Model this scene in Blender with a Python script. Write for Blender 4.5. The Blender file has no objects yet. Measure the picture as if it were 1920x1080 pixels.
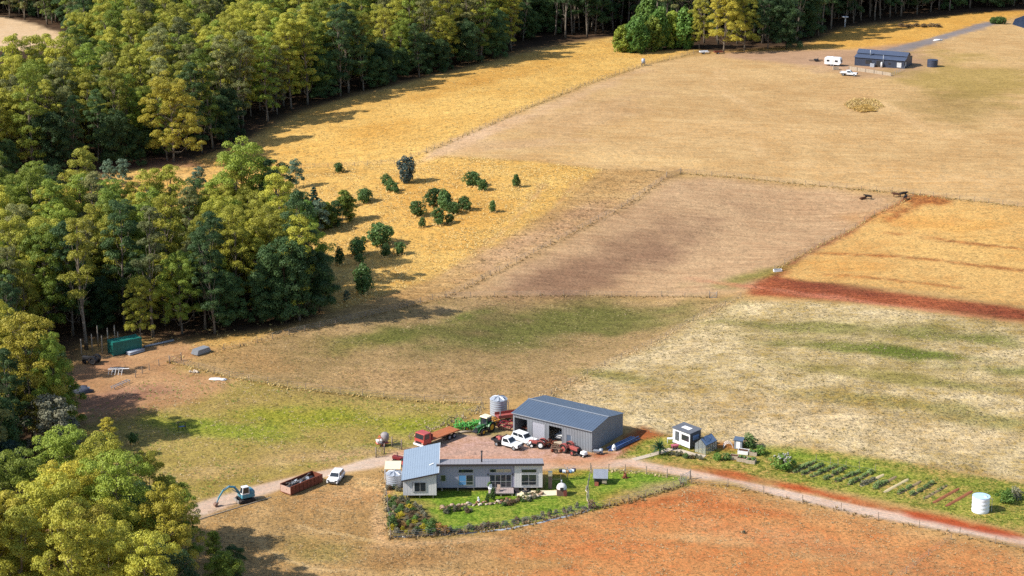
import bpy, bmesh, math, random
import numpy as np
from mathutils import Vector, Matrix, geometry
R = math.radians
sc = bpy.context.scene
COL = sc.collection
# ------------------------------------------------------------------ camera, sky, sun, exposure
CAMZ, PITCH, FPX = 118.0, 16.8, 3733.0
cam = bpy.data.cameras.new('camera'); cam.lens = FPX / 1920 * 36; cam.sensor_width = 36
cam.clip_start = 1; cam.clip_end = 6000
camo = bpy.data.objects.new('camera', cam); COL.objects.link(camo)
camo.location = (0, 0, CAMZ); camo.rotation_euler = (R(90 - PITCH), 0, 0)
sc.camera = camo
SUN_EL, SUN_AZ = 41.0, 17.0          # the light travels towards +x, turned SUN_AZ towards +y
w = bpy.data.worlds.new('World'); sc.world = w; w.use_nodes = True
nt = w.node_tree; bg = nt.nodes['Background']
sky = nt.nodes.new('ShaderNodeTexSky'); sky.sky_type = 'NISHITA'; sky.sun_disc = False
sky.sun_elevation = R(SUN_EL)
sdir = Vector((math.cos(R(SUN_AZ)) * math.cos(R(SUN_EL)), math.sin(R(SUN_AZ)) * math.cos(R(SUN_EL)), -math.sin(R(SUN_EL))))
# the sun stands towards -sdir; sun_rotation 0 is +y, growing clockwise
sky.sun_rotation = math.atan2(-sdir.x, -sdir.y)
nt.links.new(sky.outputs[0], bg.inputs[0]); bg.inputs[1].default_value = 0.125
sun = bpy.data.lights.new('sun', 'SUN'); sun.energy = 4.5; sun.angle = R(0.55); sun.color = (1, 0.95, 0.87)
suno = bpy.data.objects.new('sun', sun); COL.objects.link(suno)
suno.rotation_euler = sdir.to_track_quat('-Z', 'Y').to_euler(); suno.location = (-200, 0, 300)
vs = sc.view_settings; vs.view_transform = 'Standard'; vs.look = 'None'; vs.gamma = 1; vs.use_curve_mapping = False
vs.exposure = 0.68
sc.cycles.use_denoising = False
sc.cycles.max_bounces = 5; sc.cycles.diffuse_bounces = 2; sc.cycles.transparent_max_bounces = 6
sc.cycles.glossy_bounces = 2; sc.cycles.transmission_bounces = 3
# ------------------------------------------------------------------ terrain and pixel <-> ground
cp, sp = math.cos(R(PITCH)), math.sin(R(PITCH))
def ray(px, py):
    u = (px - 960) / FPX; v = (540 - py) / FPX
    return u, cp + v * sp, -sp + v * cp
def flat(px, py):
    dx, dy, dz = ray(px, py); t = -CAMZ / dz
    return dx * t, dy * t
def _seg(px0, py0, px1, py1): return np.array(flat(px0, py0)), np.array(flat(px1, py1))
RELIEF = [(*_seg(1090, 560, 1520, 405), -3.6, 20.0), (*_seg(980, 640, 1300, 590), -1.4, 16.0),
          (*_seg(1500, 700, 1950, 680), 1.5, 22.0), (*_seg(700, 360, 1000, 250), 3.0, 45.0),
          (*_seg(420, 330, 560, 440), -3.0, 30.0), (*_seg(1300, 200, 1900, 160), 2.5, 60.0)]
def hgt(x, y):
    x = np.asarray(x, float); y = np.asarray(y, float); z = np.zeros(np.broadcast(x, y).shape)
    for a, b, amp, sg in RELIEF:
        d = b - a; L2 = d @ d
        t = np.clip(((x - a[0]) * d[0] + (y - a[1]) * d[1]) / L2, 0, 1)
        q = (x - a[0] - t * d[0]) ** 2 + (y - a[1] - t * d[1]) ** 2
        z = z + amp * np.exp(-q / (2 * sg * sg))
    return z
def G(px, py):
    """The ground point seen at a pixel of the 1920x1080 photograph."""
    dx, dy, dz = ray(px, py); z = 0.0
    for _ in range(12):
        t = (z - CAMZ) / dz; z = float(hgt(dx * t, dy * t))
    t = (z - CAMZ) / dz
    return Vector((dx * t, dy * t, z))
def Z(x, y): return float(hgt(x, y))
def proj(x, y, z):
    zc = z - CAMZ; dep = y * cp - zc * sp; up = y * sp + zc * cp
    return 960 + FPX * x / dep, 540 - FPX * up / dep
def head(p, q):
    a, b = G(*p), G(*q); return math.atan2(b.y - a.y, b.x - a.x)
def S(r, g, b, k=1.5):
    f = lambda c: (c / 255 / 12.92 if c / 255 <= .04045 else ((c / 255 + .055) / 1.055) ** 2.4) / k
    return (f(r), f(g), f(b))
# ------------------------------------------------------------------ noise in numpy
_rs = np.random.RandomState(5); _LAT = _rs.rand(256, 256)
def vnoise(x, y, s, off=0):
    x = np.asarray(x) / s + 37.3 * off + 500; y = np.asarray(y) / s + 11.7 * off + 500
    i = np.floor(x).astype(int); j = np.floor(y).astype(int); fx = x - i; fy = y - j
    fx = fx * fx * (3 - 2 * fx); fy = fy * fy * (3 - 2 * fy)
    g = lambda a, b: _LAT[a % 256, b % 256]
    return (g(i, j) * (1 - fx) + g(i + 1, j) * fx) * (1 - fy) + (g(i, j + 1) * (1 - fx) + g(i + 1, j + 1) * fx) * fy
def fbm(x, y, s, off=0, n=4):
    r = 0; a = .5
    for k in range(n): r = r + a * vnoise(x, y, s / 2 ** k, off + k); a *= .5
    return r / (1 - .5 ** n)
# ------------------------------------------------------------------ node helper and materials
def newmat(name):
    m = bpy.data.materials.new(name); m.use_nodes = True
    return m, m.node_tree, m.node_tree.nodes['Principled BSDF']
MATS = {}
def M(name, col, rough=.6, metal=0, var=.18, scale=2.0, spec=.3, bump=0, dirt=None):
    """A surface with procedural grain; dirt = (colour, amount)."""
    if name in MATS: return MATS[name]
    m, t, p = newmat(name); N = t.nodes; L = t.links
    tc = N.new('ShaderNodeTexCoord'); no = N.new('ShaderNodeTexNoise')
    no.inputs['Scale'].default_value = scale; no.inputs['Detail'].default_value = 5; no.inputs['Roughness'].default_value = .65
    L.new(tc.outputs['Object'], no.inputs['Vector'])
    mr = N.new('ShaderNodeMapRange'); mr.inputs[1].default_value = .3; mr.inputs[2].default_value = .7
    mr.inputs[3].default_value = 1 - var; mr.inputs[4].default_value = 1 + var * .6
    L.new(no.outputs[0], mr.inputs[0])
    mx = N.new('ShaderNodeMix'); mx.data_type = 'RGBA'; mx.blend_type = 'MULTIPLY'; mx.inputs[0].default_value = 1
    mx.inputs[6].default_value = (*col, 1); L.new(mr.outputs[0], mx.inputs[7])
    out = mx.outputs[2]
    if dirt:
        n2 = N.new('ShaderNodeTexNoise'); n2.inputs['Scale'].default_value = scale * .6; n2.inputs['Detail'].default_value = 8
        L.new(tc.outputs['Object'], n2.inputs['Vector'])
        r2 = N.new('ShaderNodeMapRange'); r2.inputs[1].default_value = .45; r2.inputs[2].default_value = .7
        r2.inputs[4].default_value = dirt[1]; L.new(n2.outputs[0], r2.inputs[0])
        m2 = N.new('ShaderNodeMix'); m2.data_type = 'RGBA'; L.new(r2.outputs[0], m2.inputs[0]); L.new(out, m2.inputs[6])
        m2.inputs[7].default_value = (*dirt[0], 1); out = m2.outputs[2]
    L.new(out, p.inputs['Base Color']); p.inputs['Roughness'].default_value = rough; p.inputs['Metallic'].default_value = metal
    p.inputs['Specular IOR Level'].default_value = spec
    if bump:
        b = N.new('ShaderNodeBump'); b.inputs['Strength'].default_value = bump; b.inputs['Distance'].default_value = .05
        L.new(no.outputs[0], b.inputs['Height']); L.new(b.outputs[0], p.inputs['Normal'])
    MATS[name] = m; return m
def leafmat(name, col, col2, trans=.25, rough=.55):
    m, t, p = newmat(name); N = t.nodes; L = t.links
    oi = N.new('ShaderNodeObjectInfo'); at = N.new('ShaderNodeAttribute'); at.attribute_name = 'tint'
    mx = N.new('ShaderNodeMix'); mx.data_type = 'RGBA'; mx.inputs[6].default_value = (*col, 1); mx.inputs[7].default_value = (*col2, 1)
    ad = N.new('ShaderNodeMath'); ad.operation = 'MULTIPLY_ADD'; ad.inputs[1].default_value = .5; ad.use_clamp = True
    m5 = N.new('ShaderNodeMath'); m5.operation = 'MULTIPLY'; m5.inputs[1].default_value = .6
    L.new(oi.outputs['Random'], ad.inputs[0]); L.new(at.outputs['Fac'], m5.inputs[0]); L.new(m5.outputs[0], ad.inputs[2])
    L.new(ad.outputs[0], mx.inputs[0])
    hs = N.new('ShaderNodeHueSaturation'); L.new(mx.outputs[2], hs.inputs['Color'])
    mr = N.new('ShaderNodeMapRange'); mr.inputs[3].default_value = .7; mr.inputs[4].default_value = 1.3
    mm = N.new('ShaderNodeMath'); mm.operation = 'FRACT'; m7 = N.new('ShaderNodeMath'); m7.operation = 'MULTIPLY'; m7.inputs[1].default_value = 7.31
    L.new(oi.outputs['Random'], m7.inputs[0]); L.new(m7.outputs[0], mm.inputs[0]); L.new(mm.outputs[0], mr.inputs[0]); L.new(mr.outputs[0], hs.inputs['Value'])
    L.new(hs.outputs[0], p.inputs['Base Color']); p.inputs['Roughness'].default_value = rough; p.inputs['Specular IOR Level'].default_value = .25
    tr = N.new('ShaderNodeBsdfTranslucent'); L.new(hs.outputs[0], tr.inputs['Color'])
    ms = N.new('ShaderNodeMixShader'); ms.inputs[0].default_value = trans
    L.new(p.outputs[0], ms.inputs[1]); L.new(tr.outputs[0], ms.inputs[2])
    L.new(ms.outputs[0], N['Material Output'].inputs['Surface'])
    MATS[name] = m; return m
# ------------------------------------------------------------------ object helpers
def link(o): COL.objects.link(o); return o
def tag(o, label=None, cat=None, group=None, kind=None):
    if label: o['label'] = label
    if cat: o['category'] = cat
    if group: o['group'] = group
    if kind: o['kind'] = kind
    return o
def thing(name, label, cat, loc=(0, 0, 0), rotz=0, group=None):
    o = bpy.data.objects.new(name, None); o.empty_display_size = .3; link(o)
    o.location = loc; o.rotation_euler = (0, 0, rotz)
    return tag(o, label, cat, group)
def mesh_np(name, V, F, mat=None, smooth=False):
    V = np.asarray(V, np.float32); F = np.asarray(F, np.int32); k = F.shape[1]
    me = bpy.data.meshes.new(name); me.vertices.add(len(V)); me.vertices.foreach_set('co', V.ravel())
    me.loops.add(F.size); me.loops.foreach_set('vertex_index', F.ravel())
    me.polygons.add(len(F)); me.polygons.foreach_set('loop_start', np.arange(0, F.size, k, dtype=np.int32))
    me.polygons.foreach_set('loop_total', np.full(len(F), k, np.int32))
    if smooth: me.polygons.foreach_set('use_smooth', np.ones(len(F), bool))
    if mat: me.materials.append(mat)
    me.update(calc_edges=True); me.validate(); return me
class MB:
    """Collects simple shapes and links them as one mesh object."""
    def __init__(s): s.v = []; s.f = []; s.sm = []
    def add(s, vs, fs, smooth=False):
        n = len(s.v); s.v += [tuple(v) for v in vs]; s.f += [tuple(i + n for i in f) for f in fs]; s.sm += [smooth] * len(fs); return s
    def box(s, c, d, rz=0, rx=0, ry=0):
        m = Matrix.Rotation(rz, 3, 'Z') @ Matrix.Rotation(ry, 3, 'Y') @ Matrix.Rotation(rx, 3, 'X'); c = Vector(c)
        vs = [c + m @ Vector((sx * d[0] / 2, sy * d[1] / 2, sz * d[2] / 2)) for sz in (-1, 1) for sx, sy in ((-1, -1), (1, -1), (1, 1), (-1, 1))]
        return s.add(vs, [(3, 2, 1, 0), (4, 5, 6, 7), (0, 1, 5, 4), (1, 2, 6, 5), (2, 3, 7, 6), (3, 0, 4, 7)])
    def bx(s, x0, x1, y0, y1, z0, z1): return s.box(((x0 + x1) / 2, (y0 + y1) / 2, (z0 + z1) / 2), (x1 - x0, y1 - y0, z1 - z0))
    def hexa(s, pts):        # eight corners: four below, four above, both counter-clockwise
        return s.add(pts, [(3, 2, 1, 0), (4, 5, 6, 7), (0, 1, 5, 4), (1, 2, 6, 5), (2, 3, 7, 6), (3, 0, 4, 7)])
    def frus(s, b, t, z0, z1):
        q = lambda r, z: [(r[0], -r[2], z), (r[1], -r[2], z), (r[1], r[2], z), (r[0], r[2], z)]
        return s.hexa(q(b, z0) + q(t, z1))
    def tube(s, pts, r, n=6, cap=True):
        pts = [Vector(p) for p in pts]; rs = r if isinstance(r, (list, tuple)) else [r] * len(pts); vs = []; fs = []
        for i, p in enumerate(pts):
            d = (pts[min(i + 1, len(pts) - 1)] - pts[max(i - 1, 0)]).normalized()
            a = d.orthogonal().normalized() if i == 0 else (a - d * a.dot(d)).normalized()
            b = d.cross(a)
            vs += [p + (a * math.cos(k * 2 * math.pi / n) + b * math.sin(k * 2 * math.pi / n)) * rs[i] for k in range(n)]
        for i in range(len(pts) - 1):
            fs += [(i * n + k, i * n + (k + 1) % n, (i + 1) * n + (k + 1) % n, (i + 1) * n + k) for k in range(n)]
        s.add(vs, fs, n > 6)
        if cap:
            e = (len(pts) - 1) * n
            s.add(vs[:n], [tuple(range(n - 1, -1, -1))]); s.add(vs[e:e + n], [tuple(range(n))])
        return s
    def lathe(s, prof, n=24, smooth=True, c=(0, 0, 0)):
        vs = [(c[0] + r * math.cos(k * 2 * math.pi / n), c[1] + r * math.sin(k * 2 * math.pi / n), c[2] + z) for r, z in prof for k in range(n)]
        fs = [(i * n + k, i * n + (k + 1) % n, (i + 1) * n + (k + 1) % n, (i + 1) * n + k) for i in range(len(prof) - 1) for k in range(n)]
        return s.add(vs, fs, smooth)
    def prism(s, poly, y0, y1):       # outline in (x, z), extruded along y
        n = len(poly); vs = [(x, y0, z) for x, z in poly] + [(x, y1, z) for x, z in poly]
        fs = [tuple(range(n)), tuple(range(2 * n - 1, n - 1, -1))] + [((k + 1) % n, k, k + n, (k + 1) % n + n) for k in range(n)]
        return s.add(vs, fs)
    def prismx(s, poly, x0, x1):      # outline in (y, z), extruded along x
        n = len(poly); vs = [(x0, y, z) for y, z in poly] + [(x1, y, z) for y, z in poly]
        fs = [tuple(range(n - 1, -1, -1)), tuple(range(n, 2 * n))] + [(k, (k + 1) % n, (k + 1) % n + n, k + n) for k in range(n)]
        return s.add(vs, fs)
    def slab(s, quad, th):            # quad thickened downwards
        q = [Vector(p) for p in quad]; n = (q[1] - q[0]).cross(q[3] - q[0]).normalized()
        return s.hexa([p - n * th for p in q] + q)
    def pane(s, quad, u0, u1, v0, v1, off=.012, th=.03):
        q = [Vector(p) for p in quad]; n = (q[1] - q[0]).cross(q[3] - q[0]).normalized()
        P = lambda u, v: (q[0] * (1 - u) + q[1] * u) * (1 - v) + (q[3] * (1 - u) + q[2] * u) * v + n * off
        t = [P(u0, v0), P(u1, v0), P(u1, v1), P(u0, v1)]
        return s.hexa([p - n * th for p in t] + t)
    def blob(s, c, r, seed=0, jit=.2, n=8, m=5):
        rg = random.Random(seed); vs = []; fs = []; r = r if isinstance(r, (tuple, list)) else (r, r, r)
        for i in range(m + 1):
            th = math.pi * i / m
            for k in range(n):
                j = 1 + rg.uniform(-jit, jit); ph = 2 * math.pi * (k + .5 * (i % 2)) / n
                if i in (0, m): j = 1
                vs.append((c[0] + r[0] * j * math.sin(th) * math.cos(ph), c[1] + r[1] * j * math.sin(th) * math.sin(ph), c[2] + r[2] * j * math.cos(th)))
        for i in range(m): fs += [(i * n + k, (i + 1) * n + k, (i + 1) * n + (k + 1) % n, i * n + (k + 1) % n) for k in range(n)]
        return s.add(vs, fs, True)
    def mesh(s, name, mat=None):
        me = bpy.data.meshes.new(name); me.from_pydata(s.v, [], s.f)
        me.polygons.foreach_set('use_smooth', s.sm)
        if mat: me.materials.append(mat)
        bm = bmesh.new(); bm.from_mesh(me); bmesh.ops.remove_doubles(bm, verts=bm.verts, dist=1e-5); bmesh.ops.recalc_face_normals(bm, faces=bm.faces); bm.to_mesh(me); bm.free()
        me.update(); return me
    def build(s, name, mat, parent=None, bevel=0, label=None):
        o = link(bpy.data.objects.new(name, s.mesh(name, mat)))
        if parent: o.parent = parent
        if bevel:
            b = o.modifiers.new('bevel', 'BEVEL'); b.width = bevel; b.segments = 2; b.limit_method = 'ANGLE'
        if label: o['label'] = label
        return o
def inst(name, me, parent=None, loc=(0, 0, 0), rz=0, scale=None):
    o = link(bpy.data.objects.new(name, me)); o.parent = parent; o.location = loc; o.rotation_euler = (0, 0, rz)
    if scale is not None: o.scale = scale if isinstance(scale, (tuple, list)) else (scale,) * 3
    return o
# ------------------------------------------------------------------ the ground: fields that share their borders
def ground_mat():
    m, t, p = newmat('field_ground'); N = t.nodes; L = t.links
    at = lambda n: (lambda a: (setattr(a, 'attribute_name', n), a)[1])(N.new('ShaderNodeAttribute'))
    ca, cb, par = at('ca'), at('cb'), at('par')
    sep = N.new('ShaderNodeSeparateColor'); L.new(par.outputs['Color'], sep.inputs[0])
    geo = N.new('ShaderNodeNewGeometry')
    def noise(scale, det, rough, stretch=None, rot=0, dist=0):
        mp = N.new('ShaderNodeMapping'); L.new(geo.outputs['Position'], mp.inputs[0])
        if stretch: mp.inputs['Scale'].default_value = stretch; mp.inputs['Rotation'].default_value = (0, 0, rot)
        n = N.new('ShaderNodeTexNoise'); n.inputs['Scale'].default_value = scale; n.inputs['Detail'].default_value = det
        n.inputs['Roughness'].default_value = rough; n.inputs['Distortion'].default_value = dist; L.new(mp.outputs[0], n.inputs['Vector']); return n.outputs[0]
    def math_(op, a, b=None, clamp=False, c=None):
        n = N.new('ShaderNodeMath'); n.operation = op; n.use_clamp = clamp
        for i, v in enumerate((a, b, c)):
            if v is None: continue
            if isinstance(v, (int, float)): n.inputs[i].default_value = v
            else: L.new(v, n.inputs[i])
        return n.outputs[0]
    n1 = noise(.2, 8, .75); n2 = noise(.75, 6, .75, (1, .8, 1)); n3 = noise(2.1, 4, .75)
    st = noise(.5, 6, .7, (.16, 1.6, 1), R(38)); big = noise(.035, 3, .55)
    # the mix of the two tones: patches of two sizes, plus streaks where par.b asks for them
    t0 = math_('MULTIPLY_ADD', n2, .5, c=math_('MULTIPLY', n1, .5))
    t1 = math_('MULTIPLY_ADD', n3, .3, c=math_('MULTIPLY', t0, .7))
    mx = N.new('ShaderNodeMix'); L.new(sep.outputs['Blue'], mx.inputs[0]); L.new(t1, mx.inputs[2])
    L.new(math_('MULTIPLY_ADD', st, .45, c=math_('MULTIPLY', t1, .55)), mx.inputs[3])
    t2 = math_('ADD', mx.outputs[0], math_('MULTIPLY', math_('SUBTRACT', big, .5), .22))
    bias = math_('SUBTRACT', t2, sep.outputs['Green'])              # par.g: where the tones part
    fac = math_('MULTIPLY_ADD', bias, 8.5, True, .5)
    cm = N.new('ShaderNodeMix'); cm.data_type = 'RGBA'; L.new(fac, cm.inputs[0]); L.new(ca.outputs['Color'], cm.inputs[6]); L.new(cb.outputs['Color'], cm.inputs[7])
    # grain: tufts, crumbs and gaps; stronger where the growth is rough (par.r)
    g0 = math_('SUBTRACT', math_('MULTIPLY_ADD', n3, .6, c=math_('MULTIPLY', n2, .4)), .5)
    g1 = math_('MULTIPLY', g0, math_('MULTIPLY_ADD', sep.outputs['Red'], 5.5, c=1.6))
    g2 = math_('MINIMUM', math_('MAXIMUM', math_('ADD', g1, 1.0), .35), 1.7)
    mu = N.new('ShaderNodeMix'); mu.data_type = 'RGBA'; mu.blend_type = 'MULTIPLY'; mu.inputs[0].default_value = 1
    L.new(cm.outputs[2], mu.inputs[6]); L.new(g2, mu.inputs[7]); L.new(mu.outputs[2], p.inputs['Base Color'])
    p.inputs['Roughness'].default_value = .95; p.inputs['Specular IOR Level'].default_value = .08
    b = N.new('ShaderNodeBump'); b.inputs['Distance'].default_value = .5; L.new(sep.outputs['Red'], b.inputs['Strength'])
    L.new(math_('MULTIPLY_ADD', n2, .7, c=math_('MULTIPLY', n3, .3)), b.inputs['Height']); L.new(b.outputs[0], p.inputs['Normal'])
    return m
GMAT = ground_mat()
# region: name, outline in photograph pixels, two tones, bump, where the tones part, streaks, softness of its edge in metres
REG = [
 ('forest_floor', [(-900, -60), (2900, -60), (2900, 20), (1920, 22), (1700, 38), (1580, 52), (1500, 88), (1330, 98), (1160, 96), (1145, 70), (1060, 82), (960, 100), (850, 130), (700, 168), (560, 210), (470, 262), (385, 300), (250, 318), (100, 335), (-300, 350), (-900, 350)], S(92, 70, 52), S(60, 48, 36), .5, .5, 0, 5),
 ('pale_far_field', [(-120, 30), (0, 30), (60, 44), (130, 66), (130, 92), (-120, 100)], S(226, 196, 158), S(210, 176, 134), .2, .5, .3, 1),
 ('golden_field', [(100, 338), (270, 318), (380, 296), (470, 262), (560, 212), (700, 172), (850, 134), (950, 108), (1060, 84), (1150, 70), (1160, 97), (1310, 93), (1210, 120), (1020, 190), (800, 285), (840, 294), (1000, 302), (1130, 318), (1050, 385), (940, 455), (800, 528), (640, 582), (480, 640), (380, 690), (330, 690), (250, 640), (560, 560), (500, 470), (300, 400), (100, 380)], S(230, 188, 108), S(210, 162, 84), .7, .50, .2, 2),
 ('forest_floor', [(-900, 420), (60, 452), (200, 468), (440, 484), (510, 486), (555, 532), (618, 588), (560, 612), (470, 628), (330, 642), (200, 634), (145, 648), (104, 720), (100, 860), (80, 985), (200, 1000), (270, 1030), (350, 1085), (375, 1160), (365, 1300), (-900, 1300)], S(104, 80, 58), S(72, 56, 42), .7, .5, 0, 4),
 ('mown_strip', [(1132, 317), (1262, 322), (1170, 388), (1000, 474), (830, 556), (640, 606), (420, 655), (330, 690), (300, 680), (480, 638), (640, 580), (800, 527), (940, 454), (1050, 384)], S(212, 172, 114), S(178, 138, 86), .7, .5, .9, 2.0),
 ('upper_field', [(800, 286), (1020, 191), (1210, 121), (1360, 97), (1480, 95), (1560, 92), (1700, 80), (1850, 48), (1925, 28), (2300, 20), (2300, 420), (1920, 388), (1700, 362), (1560, 350), (1390, 333), (1262, 322), (1132, 317), (1000, 302), (840, 294)], S(214, 178, 124), S(190, 150, 98), .4, .5, .6, 1.5),
 ('golden_slope', [(1330, 99), (1500, 88), (1582, 54), (1700, 40), (1830, 24), (1925, 20), (1925, 28), (1850, 44), (1790, 56), (1650, 98), (1560, 92), (1480, 95)], S(224, 174, 90), S(200, 146, 66), .5, .52, .3, 2),
 ('bare_field', [(1256, 330), (1390, 338), (1560, 355), (1692, 367), (1640, 405), (1450, 510), (1395, 550), (1100, 553), (838, 558), (1000, 476), (1165, 392)], S(206, 170, 128), S(178, 141, 104), .42, .5, .75, 4),
 ('ploughed_field', [(1710, 369), (1920, 390), (2300, 430), (2300, 620), (1920, 572), (1480, 524), (1440, 522), (1500, 490), (1600, 430)], S(218, 176, 108), S(196, 146, 82), .6, .52, .3, 1.5),
 ('red_soil_strip', [(1396, 552), (1450, 506), (1640, 404), (1704, 369), (1710, 370), (1624, 416), (1505, 482), (1462, 520), (1600, 541), (1920, 581), (2300, 630), (2300, 654), (1920, 601), (1410, 556)], S(180, 102, 64), S(134, 68, 44), 1.0, .5, .6, 1.6),
 ('lower_field', [(838, 560), (1100, 556), (1385, 558), (1300, 602), (1160, 672), (1040, 736), (905, 756), (640, 732), (430, 706), (335, 682), (420, 658), (600, 612)], S(194, 160, 112), S(150, 124, 80), .8, .5, .35, 3),
 ('stubble_field', [(1390, 562), (1920, 609), (2300, 660), (2300, 980), (1920, 905), (1700, 868), (1500, 835), (1400, 838), (1240, 818), (1180, 800), (1035, 745), (1165, 672), (1306, 600)], S(233, 209, 162), S(164, 138, 80), 1.0, .505, .25, 2.5),
 ('green_field', [(120, 790), (300, 700), (335, 684), (430, 708), (640, 735), (905, 760), (880, 785), (850, 800), (770, 835), (715, 855), (640, 872), (500, 905), (360, 945), (200, 945), (60, 900)], S(186, 162, 94), S(154, 134, 66), .8, .5, .3, 2),
 ('track_clearing', [(130, 690), (200, 660), (330, 640), (400, 655), (330, 690), (440, 712), (420, 735), (300, 770), (150, 800), (110, 780)], S(206, 162, 116), S(170, 126, 86), .5, .5, .2, 3),
 ('dry_field', [(200, 950), (380, 962), (500, 932), (620, 905), (725, 888), (733, 1012), (780, 1014), (930, 995), (1100, 962), (1250, 930), (1290, 908), (1330, 908), (1490, 945), (1740, 1000), (1925, 1040), (2300, 1110), (2300, 1300), (-200, 1300), (-100, 1000)], S(208, 170, 116), S(166, 128, 78), .9, .5, .1, 2),
 ('red_field', [(1100, 968), (1180, 945), (1296, 912), (1340, 912), (1490, 948), (1740, 1004), (1900, 1045), (2300, 1125), (2300, 1300), (880, 1300), (860, 1090), (960, 1010)], S(208, 148, 92), S(188, 114, 64), .65, .52, .1, 6),
 ('gravel_yard', [(690, 862), (770, 838), (850, 804), (930, 786), (965, 800), (985, 826), (1110, 850), (1172, 838), (1215, 858), (1190, 868), (1050, 876), (820, 876), (735, 872)], S(204, 158, 128), S(190, 154, 140), .35, .5, .2, 1.2),
 ('garden_ground', [(1150, 862), (1165, 848), (1200, 822), (1250, 815), (1400, 836), (1500, 838), (1720, 872), (1925, 908), (2300, 985), (2300, 1080), (1925, 1000), (1750, 958), (1500, 908), (1300, 872), (1190, 858)], S(144, 150, 58), S(174, 142, 82), .85, .52, .1, 1.2),
 ('red_apron', [(1160, 850), (1172, 820), (1205, 800), (1248, 815), (1205, 828), (1165, 852), (1120, 862), (1105, 852)], S(178, 104, 58), S(150, 78, 42), .4, .5, 0, .8),
 ('gravel_road', [(352, 958), (372, 942), (470, 914), (560, 893), (640, 874), (700, 855), (760, 852), (770, 866), (735, 872), (650, 886), (560, 908), (480, 932), (385, 966), (340, 985)], S(220, 198, 176), S(202, 172, 146), .25, .5, .3, .6),
 ('gravel_road', [(990, 868), (1060, 870), (1180, 862), (1300, 880), (1500, 924), (1750, 975), (1925, 1008), (2300, 1075), (2300, 1092), (1925, 1022), (1750, 990), (1500, 942), (1380, 908), (1290, 894), (1180, 876), (1060, 880), (990, 878)], S(220, 196, 174), S(204, 168, 140), .25, .5, .3, .6),
 ('lawn', [(735, 905), (757, 912), (760, 930), (800, 925), (820, 918), (1018, 916), (1030, 885), (1050, 878), (1104, 884), (1200, 886), (1286, 895), (1296, 908), (1180, 943), (1100, 960), (940, 992), (800, 1005), (738, 1006), (726, 950)], S(116, 146, 44), S(156, 152, 66), .75, .54, .1, .5),
 ('flower_bed', [(722, 930), (760, 936), (800, 958), (818, 985), (808, 1003), (738, 1007), (727, 965)], S(146, 122, 82), S(112, 92, 58), .6, .5, 0, .5),
 ('barn_yard', [(1350, 98), (1480, 96), (1600, 92), (1700, 82), (1720, 92), (1760, 120), (1700, 146), (1600, 146), (1540, 122), (1450, 116), (1360, 108)], S(196, 158, 124), S(172, 136, 104), .2, .5, .4, 4),
 ('bitumen_drive', [(1640, 99), (1700, 83), (1780, 62), (1835, 45), (1870, 38), (1885, 41), (1850, 50), (1790, 68), (1710, 94), (1680, 102)], S(150, 142, 142), S(134, 124, 120), .1, .5, 0, .6),
]
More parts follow.
